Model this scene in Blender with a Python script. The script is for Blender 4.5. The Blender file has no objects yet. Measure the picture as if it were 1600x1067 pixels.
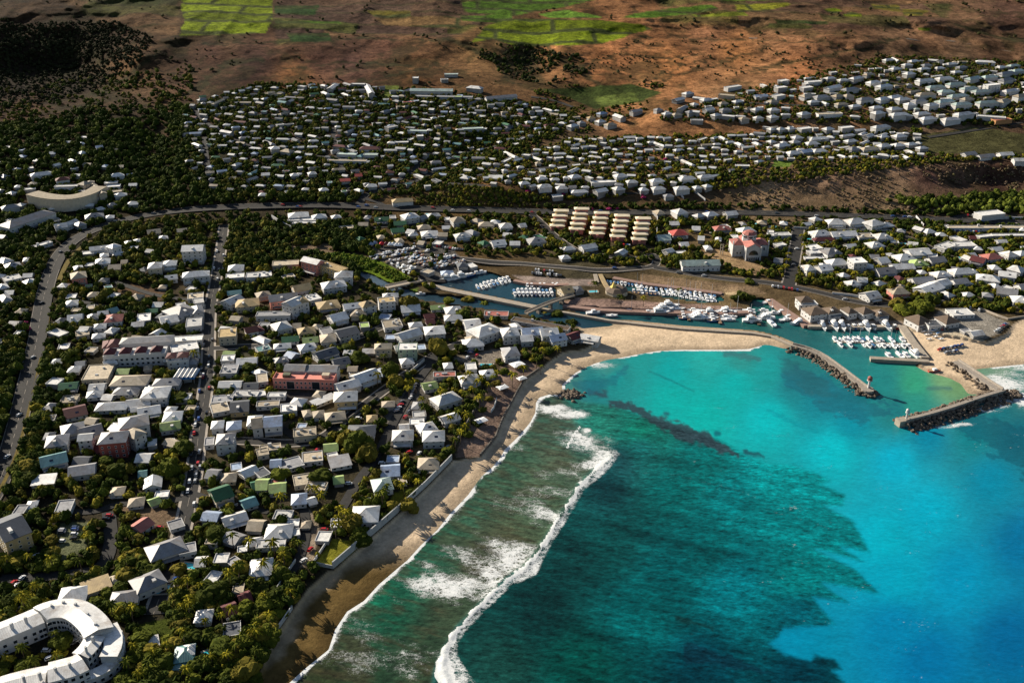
import bpy, bmesh, math, random
import numpy as np
from mathutils import Vector, Matrix
R = random.Random(7)
NR = np.random.RandomState(11)
SC = bpy.context.scene
# ---------------------------------------------------------------- camera, sky, sun, exposure
CAMH = 330.0; PITCH = 26.0; FPX = 1555.6
cam_d = bpy.data.cameras.new("camera"); cam = bpy.data.objects.new("camera", cam_d); SC.collection.objects.link(cam)
cam_d.lens = 35.0; cam_d.sensor_width = 36.0; cam_d.clip_start = 1.0; cam_d.clip_end = 30000.0
cam.location = (0, 0, CAMH); cam.rotation_euler = (math.radians(90 - PITCH), 0, 0)
SC.camera = cam
SUN_EL = 25.0
SH = (0.80, -0.60)                       # ground direction in which shadows fall
sun_dir = Vector((-SH[0]*math.cos(math.radians(SUN_EL)), -SH[1]*math.cos(math.radians(SUN_EL)), math.sin(math.radians(SUN_EL))))
w = bpy.data.worlds.new("World"); SC.world = w; w.use_nodes = True
nt = w.node_tree; bg = nt.nodes['Background']; bg.inputs[1].default_value = 0.05
sky = nt.nodes.new('ShaderNodeTexSky'); sky.sky_type = 'NISHITA'; sky.sun_disc = False
sky.sun_elevation = math.radians(SUN_EL); sky.sun_rotation = math.atan2(sun_dir.x, sun_dir.y)
nt.links.new(sky.outputs[0], bg.inputs[0])
sl = bpy.data.lights.new("sun", 'SUN'); sl.energy = 5.0; sl.angle = math.radians(0.5); sl.color = (1.0, 0.90, 0.74)
so = bpy.data.objects.new("sun", sl); SC.collection.objects.link(so)
so.rotation_euler = (-sun_dir).to_track_quat('-Z', 'Y').to_euler(); so.location = (0, 0, 600)
SC.view_settings.view_transform = 'Standard'; SC.view_settings.look = 'None'
SC.view_settings.exposure = 0.97; SC.view_settings.gamma = 1.0
SC.cycles.max_bounces = 5; SC.cycles.diffuse_bounces = 2; SC.cycles.glossy_bounces = 2
COL = SC.collection
# ---------------------------------------------------------------- projection helpers
cp, sp = math.cos(math.radians(PITCH)), math.sin(math.radians(PITCH))
def ray(px, py):
    px = np.asarray(px, float); py = np.asarray(py, float)
    dx = px - 800.0; u = 533.5 - py
    return dx, FPX*cp + u*sp, -FPX*sp + u*cp
def unp(px, py, z):
    rx, ry, rz = ray(px, py); rz = np.minimum(rz, -2.0)
    t = (np.asarray(z, float) - CAMH)/rz
    return rx*t, ry*t
def proj(x, y, z):
    x = np.asarray(x, float); y = np.asarray(y, float); z = np.asarray(z, float) - CAMH
    d = y*cp - z*sp; u = y*sp + z*cp
    return 800 + FPX*x/d, 533.5 - FPX*u/d
def scale_at(py, z=5): # px per metre
    x, y = unp(800, py, z); return FPX/(y*cp - (z-CAMH)*sp)
# ---------------------------------------------------------------- noise (numpy)
_P = NR.rand(256, 256)
def vnoise(x, y):
    x = np.asarray(x, float); y = np.asarray(y, float)
    xi = np.floor(x).astype(int); yi = np.floor(y).astype(int); fx = x - xi; fy = y - yi
    fx = fx*fx*(3-2*fx); fy = fy*fy*(3-2*fy)
    a = _P[xi % 256, yi % 256]; b = _P[(xi+1) % 256, yi % 256]; c = _P[xi % 256, (yi+1) % 256]; d = _P[(xi+1) % 256, (yi+1) % 256]
    return (a*(1-fx)+b*fx)*(1-fy) + (c*(1-fx)+d*fx)*fy
def fbm(x, y, o=4):
    s = 0; a = .5; n = 0
    for i in range(o):
        s = s + a*vnoise(x*2**i + 17.3*i, y*2**i + 5.1*i); n += a; a *= .5
    return s/n
def ridge(x, y, o=4):
    s = 0; a = .5; n = 0
    for i in range(o):
        s = s + a*(1-np.abs(2*vnoise(x*2**i + 31.7*i, y*2**i + 9.4*i)-1)); n += a; a *= .5
    return s/n
def sstep(a, b, x):
    t = np.clip((np.asarray(x, float)-a)/(b-a), 0, 1); return t*t*(3-2*t)
def sdf(px, py, poly):          # signed distance, positive inside, same units as given
    px = np.asarray(px, float).ravel(); py = np.asarray(py, float).ravel()
    P = np.array(poly, float); Q = np.roll(P, -1, 0)
    out = np.empty(len(px)); K = 20000
    for s in range(0, len(px), K):
        x = px[s:s+K, None]; y = py[s:s+K, None]
        ax, ay = P[:, 0], P[:, 1]; bx, by = Q[:, 0], Q[:, 1]
        ex, ey = bx-ax, by-ay; L = ex*ex+ey*ey+1e-9
        t = np.clip(((x-ax)*ex + (y-ay)*ey)/L, 0, 1)
        d = np.sqrt(((x-ax-t*ex)**2 + (y-ay-t*ey)**2).min(1))
        c = ((ay > y) != (by > y)) & (x < (bx-ax)*(y-ay)/np.where(by == ay, 1e-9, by-ay) + ax)
        out[s:s+K] = np.where(c.sum(1) % 2 == 1, d, -d)
    return out
def dline(x, y, pts, widths=None):    # distance to polyline; with widths returns d - interpolated width
    x = np.asarray(x, float).ravel(); y = np.asarray(y, float).ravel(); out = np.full(len(x), 1e9)
    for i in range(len(pts)-1):
        ax, ay = pts[i]; bx, by = pts[i+1]; ex, ey = bx-ax, by-ay
        t = np.clip(((x-ax)*ex+(y-ay)*ey)/(ex*ex+ey*ey+1e-9), 0, 1)
        d = np.sqrt((x-ax-t*ex)**2+(y-ay-t*ey)**2)
        if widths is not None: d = d - (widths[i]*(1-t)+widths[i+1]*t)
        out = np.minimum(out, d)
    return out
def W(poly, z=0.0):
    a = np.array(poly, float); x, y = unp(a[:, 0], a[:, 1], z); return list(zip(x, y))
# ---------------------------------------------------------------- shorelines (photo positions of real edges)
SEA = [(250,1600),(440,1067),(470,1040),(505,1012),(515,982),(535,952),(562,935),(585,910),(612,887),(630,872),(650,850),(677,825),(695,802),(725,771),(737,754),(747,741),(762,729),(775,714),(782,701),(800,684),(805,679),(822,659),(830,644),(831,629),(837,619),(857,613),(872,614),(872,601),(882,591),(894,581),(907,574),(925,566),(945,560),(970,556),(995,551),(1025,546),(1062,544),(1100,544),(1137,544),(1167,543),(1178,540),(1192,536),(1205,537),(1225,542),(1236,536),(1215,527),(1200,522),(1175,518),(1112,514),(1065,511),(1000,504),(950,498),(905,489),(888,483),(874,484),(868,484),(800,468),(735,455),(672,443),(690,441),(700,436),(730,430),(757,424),(775,429),(800,438),(825,443),(862,447),(867,452),(868,462),(873,474),(900,479),(940,482),(1007,485),(1132,487),(1175,485),(1172,474),(1180,467),(1200,469),(1232,489),(1262,509),(1330,510),(1407,509),(1425,534),(1443,557),(1435,571),(1450,579),(1487,589),(1507,599),(1517,613),(1540,612),(1562,607),(1530,588),(1506,576),(1550,571),(1600,566),(1800,548),(2500,500),(3300,470),(3300,1600)]
RIVER = [(560,424),(578,428),(612,444),(655,459),(700,462),(800,476),(870,487),(900,492),(945,500),(970,507),(955,512),(930,514),(910,516),(887,507),(825,492),(797,487),(745,480),(650,467),(617,458),(598,449),(562,430)]
CANAL = [(943,436),(960,437),(1010,446),(1060,452),(1125,461),(1130,470),(1110,474),(1060,467),(1000,459),(975,452),(948,444)]
SANDW = [(250,1400),(330,1200),(400,1067),(415,1012),(457,950),(480,918),(495,905),(512,889),(520,889),(622,801),(665,761),(707,718),(750,712),(774,683),(785,655),(796,635),(808,612),(819,593),(842,577),(862,560),(880,548),(912,544),(930,534),(905,523),(895,512),(910,505),(945,500),(1000,500),(1180,515),(1240,530),(1240,560),(1000,640),(800,760),(600,1000),(500,1400)]
SANDE = [(1409,512),(1440,515),(1500,525),(1540,533),(1572,520),(1582,506),(1600,495),(1800,470),(2500,440),(2500,560),(1600,620),(1510,640),(1420,590),(1445,560)]
WAT = [(W(SEA), 'sea'), (W(RIVER), 'riv'), (W(CANAL), 'can')]
SW_, SE_ = W(SANDW, 1), W(SANDE, 1)
def water_sd(x, y):            # metres, positive in water
    return np.maximum.reduce([sdf(x, y, p) for p, _ in WAT])
# ---------------------------------------------------------------- terrain height as a function of sight line
_ROW = np.array([(-226,300),(-200,285),(-160,238),(-100,178),(-60,145),(0,110),(50,85),(100,65),(150,50),(200,39),(255,27),(300,16),(330,9),(360,6),(450,3.6),(600,4.2),(1100,5.5),(1600,6)], float)
def g2(px, py, cx, cy, rx, ry): return np.exp(-((px-cx)/rx)**2 - ((py-cy)/ry)**2)
def zbase(px, py):
    z = np.interp(py, _ROW[:, 0], _ROW[:, 1])
    hill = sstep(345, 180, py)
    # inland rise on the left, plateau and scarp on the right
    z = z + 4.0*sstep(260, 0, px)*sstep(330, 420, py)*sstep(1100, 500, py)
    r = sstep(1090, 1190, px)
    z = z + r*(.5*g2(px, py, 1400, 296, 900, 18) + 3.5*g2(px, py, 1400, 258, 900, 26))
    z = z + 5*g2(px, py, 760, 296, 90, 18)
    z = z + sstep(660, 760, px)*4*g2(px, py, 1000, 280, 300, 22)
    z = z + 7*sstep(990, 1040, px)*g2(px, py, 1200, 170, 500, 30)
    # ravines and the dark valley
    z = z - 24*g2(px, py, 95, 118, 125, 42) + 8*g2(px, py, 220, 95, 60, 25)*sstep(300, 200, px)
    z = z - 9*g2(px, py, 245, 235, 45, 60) - 9*g2(px, py, 830, 100, 45, 30) - 7*g2(px, py, 910, 160, 60, 26)
    z = z - 5*np.exp(-((px - (780 - (py-210)*1.6))/45)**2)*g2(px, py, 760, 225, 150, 40)
    z = z - 2*g2(px, py, 1180, 95, 60, 14) + 5*g2(px, py, 1350, 64, 110, 14) - 7*g2(px, py, 1560, 285, 90, 22)
    return z
def zground(px, py, shore=True):
    px = np.asarray(px, float).ravel(); py = np.asarray(py, float).ravel()
    z = zbase(px, py); x, y = unp(px, py, z)
    hill = sstep(330, 120, py)
    town = sstep(60, 120, np.abs(px-600)*0+py)*sstep(260, 320, px)
    amp = hill*(1.5 + 7*sstep(170, 60, py))
    z = z + amp*(ridge(x/230, y/300)-.62)*1.7 + amp*.5*(fbm(x/60, y/60)-.5)
    sc = sstep(1110, 1190, px)*sstep(335, 318, py)*sstep(246, 258, py)
    z = z + sc*2.6*(fbm(x/28, y/28)-.5)
    z = z + .5*(fbm(x/25, y/25, 3)-.5)
    if shore:
        x0, y0 = unp(px, py, 0.0); s = -water_sd(x0, y0)
        sand = np.maximum(sdf(x0, y0, SW_), sdf(x0, y0, SE_))
        near = py > 400
        hb = np.where(s > 0, np.minimum(z, 1.2+ .9*sstep(.5, 14, s) + np.maximum(0, s-14)*.12), -3.0)
        steep = np.where(s > 0, hb, -3.0)
        soft = np.where(s > 0, np.minimum(z, .25 + .055*s), np.maximum(-3, .25+.09*s))
        zz = np.where(sand > 0, soft, np.where(s < 400, steep, z))
        t = sstep(0, 3, sand); zz = np.where(s > 0, steep*(1-t)+soft*t, np.where(sand > -3, soft, steep))
        z = np.where(near, z + (zz-z)*sstep(400, 418, py), z)
        z = np.where(near & (s > 0), np.maximum(z, .2), z)
    return z
def G(px, py, dz=0.0):
    z = zground([px], [py])[0] + dz; x, y = unp(px, py, z - dz)
    return float(x), float(y), float(z)
def zworld(x, y):
    x = np.asarray(x, float).ravel(); y = np.asarray(y, float).ravel(); z = np.full(len(x), 5.0)
    for i in range(7):
        px, py = proj(x, y, z); z = .5*z + .5*zbase(px, py) if i < 5 else z
    px, py = proj(x, y, z); z = zground(px, py)
    for i in range(3):
        px, py = proj(x, y, z); z = .5*z+.5*zground(px, py)
    return z
# ---------------------------------------------------------------- object helpers
def tag(o, label=None, cat=None, group=None, kind=None):
    if label: o['label'] = label
    if cat: o['category'] = cat
    if group: o['group'] = group
    if kind: o['kind'] = kind
    return o
def mesh_obj(name, V, F, mats, parent=None, mi=None, smooth=False, origin=None):
    me = bpy.data.meshes.new(name)
    if origin is not None: V = [(v[0]-origin[0], v[1]-origin[1], v[2]-origin[2]) for v in V]
    me.from_pydata([tuple(map(float, v)) for v in V], [], F)
    for m in (mats if isinstance(mats, (list, tuple)) else [mats]): me.materials.append(m)
    if mi is not None: me.polygons.foreach_set('material_index', mi)
    if smooth: me.polygons.foreach_set('use_smooth', [True]*len(me.polygons))
    o = bpy.data.objects.new(name, me); COL.objects.link(o)
    if parent is not None: o.parent = parent
    return o
def empty(name, loc, rz=0.0):
    o = bpy.data.objects.new(name, None); COL.objects.link(o); o.location = loc; o.rotation_euler = (0, 0, rz); o.empty_display_size = .5
    return o
def big_mesh(name, V, F4, mats, colors=None, attrs=None, smooth=True, mi=None):
    """V (n,3), F4 (m,4) or (m,3) arrays"""
    me = bpy.data.meshes.new(name); V = np.asarray(V, np.float32); F = np.asarray(F4, np.int32); k = F.shape[1]
    me.vertices.add(len(V)); me.vertices.foreach_set('co', V.ravel())
    me.loops.add(F.size); me.loops.foreach_set('vertex_index', F.ravel())
    me.polygons.add(len(F)); me.polygons.foreach_set('loop_start', np.arange(0, F.size, k, dtype=np.int32))
    try: me.polygons.foreach_set('loop_total', np.full(len(F), k, np.int32))
    except Exception: pass
    me.polygons.foreach_set('use_smooth', np.full(len(F), smooth))
    for m in (mats if isinstance(mats, (list, tuple)) else [mats]): me.materials.append(m)
    if mi is not None: me.polygons.foreach_set('material_index', np.asarray(mi, np.int32))
    me.update(calc_edges=True); me.validate()
    if colors is not None:
        a = me.color_attributes.new('tint', 'FLOAT_COLOR', 'POINT')
        c = np.ones((len(V), 4), np.float32); c[:, :3] = colors; a.data.foreach_set('color', c.ravel())
    for n, d in (attrs or {}).items():
        a = me.attributes.new(n, 'FLOAT', 'POINT'); a.data.foreach_set('value', np.asarray(d, np.float32))
    o = bpy.data.objects.new(name, me); COL.objects.link(o); return o
def lin(c):
    c = np.asarray(c, float)/255.0
    return np.where(c <= .04045, c/12.92, ((c+.055)/1.055)**2.4)
def grid_faces(nr, nc, keep):
    idx = np.arange(nr*nc).reshape(nr, nc)
    f = np.stack([idx[:-1, :-1], idx[1:, :-1], idx[1:, 1:], idx[:-1, 1:]], -1).reshape(-1, 4)
    k = keep.reshape(nr, nc); kk = (k[:-1, :-1] | k[1:, :-1] | k[1:, 1:] | k[:-1, 1:]).ravel()
    f = f[kk]; used = np.unique(f); remap = np.full(nr*nc, -1); remap[used] = np.arange(len(used))
    return remap[f], used
# ---------------------------------------------------------------- materials
class MB:
    def __init__(s, name, rough=.8, spec=.3):
        s.m = bpy.data.materials.new(name); s.m.use_nodes = True; s.t = s.m.node_tree; s.b = s.t.nodes['Principled BSDF']
        s.b.inputs['Roughness'].default_value = rough; s.b.inputs['Specular IOR Level'].default_value = spec
    def n(s, typ, **kw):
        n = s.t.nodes.new(typ)
        for k, v in kw.items():
            if k.startswith('i_'): n.inputs[k[2:].replace('_', ' ')].default_value = v
            else: setattr(n, k, v)
        return n
    def l(s, a, b): s.t.links.new(a, b)
    def noise(s, scale, detail=4, rough=.6, vec=None, obj=False):
        n = s.n('ShaderNodeTexNoise'); n.inputs['Scale'].default_value = scale; n.inputs['Detail'].default_value = detail; n.inputs['Roughness'].default_value = rough
        if vec is None:
            g = s.n('ShaderNodeTexCoord').outputs['Object'] if obj else s.n('ShaderNodeNewGeometry').outputs['Position']
            s.l(g, n.inputs['Vector'])
        else: s.l(vec, n.inputs['Vector'])
        return n.outputs['Fac']
    def ramp(s, fac, stops):
        r = s.n('ShaderNodeValToRGB'); e = r.color_ramp.elements
        while len(e) < len(stops): e.new(.5)
        for k, (p, c) in enumerate(stops):
            e[k].position = p; e[k].color = (*c, 1) if hasattr(c, '__len__') else (c, c, c, 1)
        s.l(fac, r.inputs[0]); return r.outputs[0]
    def mix(s, a, b, fac, mode='MIX'):
        n = s.n('ShaderNodeMix', data_type='RGBA', blend_type=mode)
        for k, v in ((6, a), (7, b), (0, fac)):
            sock = n.inputs[k]
            if isinstance(v, bpy.types.NodeSocket): s.l(v, sock)
            elif isinstance(v, (int, float)) : sock.default_value = v if k == 0 else (v, v, v, 1)
            else: sock.default_value = (*v, 1)
        return n.outputs[2]
    def math(s, op, a, b=0.0, c=None):
        n = s.n('ShaderNodeMath', operation=op)
        for k, v in enumerate((a, b) if c is None else (a, b, c)):
            if isinstance(v, bpy.types.NodeSocket): s.l(v, n.inputs[k])
            else: n.inputs[k].default_value = v
        return n.outputs[0]
    def attr(s, name, out='Fac'):
        return s.n('ShaderNodeAttribute', attribute_name=name).outputs[out]
    def base(s, sock): s.l(sock, s.b.inputs['Base Color'])
    def bump(s, h, strength=.5, dist=.1):
        b = s.n('ShaderNodeBump'); b.inputs['Strength'].default_value = strength; b.inputs['Distance'].default_value = dist
        s.l(h, b.inputs['Height']); s.l(b.outputs[0], s.b.inputs['Normal'])
def paint(name, col, rough=.75, var=.12, spec=.25, scale=.35):
    """a weathered painted or rendered surface"""
    m = MB(name, rough, spec); info = m.n('ShaderNodeObjectInfo')
    v = m.n('ShaderNodeMapRange'); v.inputs[3].default_value = 1-var*1.4; v.inputs[4].default_value = 1+var*.5; m.l(info.outputs['Random'], v.inputs[0])
    d = m.ramp(m.noise(scale, 5, .65), [(.3, 1-var*1.6), (.62, 1.0)])
    c = m.mix(col, v.outputs[0], 1.0, 'MULTIPLY'); c = m.mix(c, d, 1.0, 'MULTIPLY')
    m.base(c); return m.m
def roofmat(name, col, rough=.5, var=.16, rib=True):
    """sheet-metal or tile roof: ribs running down the slope, streaks, patches of dirt"""
    m = MB(name, rough, .35); info = m.n('ShaderNodeObjectInfo')
    v = m.n('ShaderNodeMapRange'); v.inputs[3].default_value = 1-var*1.6; v.inputs[4].default_value = 1+var*.4; m.l(info.outputs['Random'], v.inputs[0])
    d = m.ramp(m.noise(.25, 6, .7), [(.28, 1-var*2), (.6, 1.0)])
    d2 = m.ramp(m.noise(1.6, 3, .6), [(.3, 1-var*.9), (.7, 1.02)])
    c = m.mix(col, v.outputs[0], 1.0, 'MULTIPLY'); c = m.mix(c, d, 1.0, 'MULTIPLY'); c = m.mix(c, d2, 1.0, 'MULTIPLY')
    rust = m.ramp(m.noise(.11, 6, .75), [(.50, 0.0), (.66, .55)]); c = m.mix(c, (.24, .17, .11) if sum(col) > .9 else tuple(x*.7 for x in col), rust)
    if rib:
        uv = m.n('ShaderNodeUVMap').outputs[0]; wv = m.n('ShaderNodeTexWave', wave_type='BANDS', bands_direction='X')
        wv.inputs['Scale'].default_value = .45; wv.inputs['Distortion'].default_value = .3; m.l(uv, wv.inputs['Vector'])
        c = m.mix(c, m.ramp(wv.outputs['Fac'], [(.0, .86), (.35, 1.0)]), 1.0, 'MULTIPLY')
        m.bump(wv.outputs['Fac'], .35, .06)
    m.base(c); return m.m
# ---------------------------------------------------------------- ground colours (albedo of soil, grass, crops, sand, paving; upper-left valley with shade mixed in)
def idw(px, py, pts, p=2.5):
    num = 0; den = 0
    for (x, y), c in pts:
        wgt = 1/(((px-x)**2 + ((py-y)*1.0)**2 + 60.0)**(p/2)); num = num + wgt[:, None]*c[None, :]; den = den + wgt
    return num/den[:, None]
SOIL = [((1050,100),(.30,.135,.055)),((1150,80),(.31,.145,.06)),((950,90),(.26,.115,.05)),((860,75),(.27,.125,.055)),((1250,110),(.27,.12,.055)),
 ((1100,45),(.20,.10,.055)),((1300,60),(.17,.09,.05)),((1450,60),(.15,.085,.05)),((1580,20),(.07,.04,.03)),((1550,80),(.13,.075,.045)),
 ((600,75),(.10,.05,.035)),((500,90),(.09,.045,.033)),((650,40),(.17,.09,.045)),((500,40),(.11,.065,.035)),((460,125),(.18,.085,.035)),((640,115),(.16,.08,.036)),
 ((330,80),(.075,.04,.03)),((300,120),(.08,.045,.03)),((200,110),(.16,.09,.045)),((180,10),(.07,.045,.03)),((50,20),(.08,.05,.03)),((60,100),(.028,.021,.015)),((160,70),(.024,.020,.014)),((30,130),(.024,.019,.014)),((110,120),(.022,.018,.013)),  # upper-left valley points: dark cover with the valley's shade put into the colour
 ((50,170),(.09,.05,.03)),((200,170),(.05,.035,.022)),((330,45),(.08,.06,.025)),((750,60),(.14,.08,.035)),((830,90),(.04,.035,.02)),((780,45),(.11,.08,.035)),
 ((740,300),(.20,.11,.05)),((700,290),(.13,.085,.04)),((1300,270),(.32,.205,.145)),((1200,300),(.34,.225,.15)),((1400,305),(.34,.225,.15)),((1450,275),(.11,.06,.05)),((1550,290),(.055,.03,.025)),((1130,270),(.08,.05,.035)),
 ((1100,200),(.34,.17,.08)),((1180,195),(.30,.15,.075)),((1000,195),(.28,.14,.065)),((1350,185),(.2,.11,.06)),
 ((1300,160),(.06,.055,.035)),((1500,130),(.06,.055,.035)),((1150,165),(.09,.07,.04)),((550,100),(.075,.04,.033)),((400,100),(.075,.04,.033)),((600,20),(.10,.065,.04)),((1200,20),(.12,.075,.045)),((500,220),(.055,.045,.032)),((350,240),(.045,.04,.028)),((900,240),(.07,.06,.04)),((1100,260),(.07,.06,.04)),((1400,140),(.10,.08,.055)),((1400,220),(.08,.065,.045)),
 ((150,400),(.045,.038,.028)),((400,380),(.06,.048,.034)),((100,600),(.02,.018,.014)),((200,800),(.07,.055,.04)),((60,900),(.03,.027,.024)),((300,950),(.035,.03,.022)),((450,700),(.10,.08,.06)),((600,800),(.07,.06,.04)),((700,600),(.09,.075,.055)),((600,500),(.07,.06,.048)),((900,420),(.10,.08,.055)),((1100,440),(.20,.14,.085)),((1350,440),(.16,.115,.075)),((1500,430),(.10,.08,.05)),((1300,370),(.09,.07,.045)),((1000,380),(.08,.06,.04)),((400,550),(.10,.085,.065))]
SOIL = [(p, np.array(c)) for p, c in SOIL]
BG_, MG_, DG_, YG_, OL_ = (.155,.20,.010), (.065,.125,.013), (.025,.055,.014), (.15,.125,.022), (.07,.068,.02)
FIELDS = [([(286,-6),(425,-6),(427,30),(415,52),(281,57),(283,45),(289,33),(283,18)], BG_), ([(428,10),(500,9),(492,25),(430,22)], DG_), ([(448,53),(515,52),(518,65),(455,66)], DG_), ([(428,33),(530,34),(535,38),(430,37)], MG_),
 ([(572,17),(640,17),(643,27),(585,27)], YG_), ([(585,28),(700,25),(740,33),(720,46),(600,40)], (.2,.12,.05)), ([(717,26),(800,22),(800,38),(722,33)], MG_), ([(720,0),(800,-2),(800,14),(725,20)], OL_), ([(735,67),(752,50),(757,42),(800,30),(860,30),(925,31),(1000,38),(1021,46),(990,53),(975,59),(940,69),(900,71),(830,73),(800,71),(770,61)], BG_),
 ([(720,5),(800,-4),(945,-4),(880,12),(800,25),(730,20)], MG_), ([(840,23),(880,15),(930,24),(945,29),(860,29)], (.09,.17,.02)), ([(970,27),(1010,18),(1110,7),(1123,14),(1100,20),(1010,29)], MG_), ([(1080,24),(1160,18),(1170,25),(1090,27)], (.17,.2,.02)), ([(1060,-4),(1240,-4),(1220,2),(1100,2)], MG_),
 ([(1150,8),(1230,4),(1237,8),(1200,17),(1150,18)], (.2,.2,.02)), ([(1287,14),(1305,13),(1318,17),(1305,22),(1292,20)], BG_), ([(1317,22),(1330,19),(1346,22),(1345,27),(1320,26)], BG_), ([(1360,7),(1405,9),(1408,20),(1365,14)], YG_), ([(1410,14),(1452,17),(1437,26),(1410,24)], YG_), ([(1433,43),(1455,44),(1452,49),(1435,47)], (.18,.22,.02)), ([(1200,37),(1270,40),(1265,45),(1200,44)], OL_), ([(1210,31),(1290,33),(1295,38),(1215,38)], DG_),
 ([(840,140),(900,137),(985,131),(1035,145),(1000,160),(930,171),(880,150)], (.045,.062,.016)), ([(925,152),(990,143),(1000,160),(940,168)], (.10,.13,.03)), ([(600,135),(625,134),(618,152),(600,152)], (.12,.15,.03)),
 ([(500,393),(560,398),(600,410),(645,435),(612,443),(585,432),(540,412)], (.10,.15,.012)), ([(1420,214),(1520,198),(1640,215),(1640,242),(1450,240),(1400,228)], (.065,.062,.025)), ([(1210,250),(1240,252),(1235,262),(1205,262)], (.12,.18,.03)),
 ([(500,885),(492,880),(520,842),(560,845),(560,855),(522,886)], (.20,.19,.022)), ([(600,798),(615,770),(665,755),(662,760),(622,798)], (.17,.17,.02)), ([(940,500),(972,505),(962,513),(950,508)], (.12,.17,.02)), ([(640,452),(655,450),(650,459),(636,457)], (.1,.16,.02)),
 ([(215,975),(262,965),(270,990),(225,1000)], (.05,.065,.01)), ([(1132,405),(1150,408),(1145,417),(1128,415)], (.10,.14,.03))]
PAVES = [([(575,385),(700,382),(722,405),(740,422),(700,440),(660,440),(640,418),(620,420),(590,405)], (.10,.095,.09)), ([(1470,484),(1530,484),(1578,505),(1562,520),(1530,534),(1480,523),(1440,513)], (.24,.22,.19)), ([(1175,486),(1172,474),(1260,498),(1410,502),(1412,510),(1262,512)], (.30,.24,.19)),
 ([(873,474),(900,465),(1130,478),(1175,484),(1132,487),(1007,485),(940,482)], (.30,.2,.165)), ([(945,436),(1130,457),(1130,461),(1060,452),(1010,446),(960,438)], (.32,.23,.19)), ([(1125,450),(1180,455),(1160,462),(1135,460)], (.55,.42,.25)), ([(800,430),(900,436),(945,436),(930,446),(862,447),(825,443)], (.28,.22,.19)), ([(445,612),(510,612),(500,632),(445,632)], (.05,.045,.045)), ([(350,475),(800,470),(800,486),(350,700)], None),
 ([(610,700),(600,650),(640,600),(680,580),(690,590),(655,640),(625,690)], (.11,.10,.09)), ([(717,694),(737,655),(752,622),(767,595),(782,575),(802,561),(825,563),(845,575),(821,594),(798,636),(776,684),(748,714),(712,714)], (.21,.145,.115)), ([(700,560),(800,540),(790,565),(740,570)], (.2,.17,.14)), ([(480,790),(500,820),(490,880),(460,890),(470,840)], (.25,.2,.15)), ([(90,815),(140,815),(135,860),(85,880)], (.12,.13,.07)), ([(160,790),(215,785),(280,800),(260,830),(200,800)], (.16,.11,.07)),
 ([(1000,428),(1180,448),(1200,460),(1100,455),(1000,440)], (.22,.15,.09)), ([(1480,556),(1415,512),(1500,520),(1540,533),(1520,545),(1492,560)], (.60,.50,.36)), ([(1100,385),(1145,395),(1200,420),(1180,430),(1130,415),(1090,395)], (.3,.2,.11)), ([(455,385),(520,380),(520,395),(455,395)], (.17,.12,.08)), ([(180,440),(260,450),(250,470),(170,460)], (.12,.075,.045))]
GX = np.unique(np.concatenate([np.linspace(-700, -20, 60), np.arange(-20, 1622, 2.6), np.linspace(1622, 2500, 70)]))
GY = np.unique(np.concatenate([np.linspace(-222, -20, 60), np.arange(-20, 440, 1.7), np.arange(440, 1085, 2.6), np.linspace(1085, 1600, 60)]))
PX, PY = np.meshgrid(GX, GY); sh = PX.shape; PX = PX.ravel(); PY = PY.ravel()
GZ = zground(PX, PY); XX, YY = unp(PX, PY, GZ)
x0, y0 = unp(PX, PY, 0.0); WSD = water_sd(x0, y0)
n1 = fbm(XX/45, YY/45); n2 = fbm(XX/12+50, YY/12+9); n3 = fbm(XX/140+5, YY/140+77)
jx = (n2-.5)*10; jy = (n1-.5)*5
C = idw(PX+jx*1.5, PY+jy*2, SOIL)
hillm = sstep(345, 250, PY)
# scrub on the dry slopes
scr = sstep(.48, .62, .55*fbm(XX/38+3, YY/60+8)+.45*fbm(XX/12, YY/18))*hillm
C = C*(1-.62*scr[:, None]) + np.array([.035,.036,.015])*(.62*scr[:, None])*.8
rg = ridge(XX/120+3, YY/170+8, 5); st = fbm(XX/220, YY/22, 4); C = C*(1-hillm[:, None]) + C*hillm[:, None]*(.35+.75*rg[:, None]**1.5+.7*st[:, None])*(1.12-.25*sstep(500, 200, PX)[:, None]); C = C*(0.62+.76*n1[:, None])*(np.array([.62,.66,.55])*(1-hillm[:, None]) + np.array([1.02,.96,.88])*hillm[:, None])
# patchwork of small plots and vegetated gullies
pw = np.maximum(sstep(-3, 6, sdf(PX+jx, PY+jy*.6, [(425,-20),(770,-20),(770,35),(700,62),(560,56),(430,72)])), .75*sstep(-4, 10, sdf(PX+jx, PY+jy*.6, [(1020,-20),(1500,-20),(1480,40),(1300,50),(1150,44),(1030,40)])))
pw = np.maximum(pw, .6*sstep(-4, 8, sdf(PX+jx, PY+jy*.6, [(60,-20),(283,-20),(280,60),(170,45)])))*(PY < 90)
ku = np.floor((YY+.12*XX+25*fbm(XX/160, YY/300))/58); kv = np.floor((XX+ku*83)/(110+60*vnoise(ku*3.1, ku*0+2))); cellr = _P[(ku.astype(int)*37+kv.astype(int)*11) % 256, (ku.astype(int)*13+kv.astype(int)*59) % 256]
eu = np.abs(((YY+.12*XX+25*fbm(XX/160, YY/300))/58) % 1 - .5); PAL = np.array([(.07,.042,.032),(.16,.09,.045),(.11,.065,.042),(.05,.07,.018),(.14,.12,.04),(.09,.055,.04),(.19,.11,.055),(.085,.095,.022)])
pc = PAL[(cellr*7.99).astype(int)]*(.8+.4*n1[:, None]); hd_ = sstep(.40, .47, eu)[:, None]*.75; pc = pc*(1-hd_) + np.array([.04,.045,.018])*hd_; C = C*(1-.85*pw[:, None]) + pc*(.85*pw[:, None])
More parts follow.
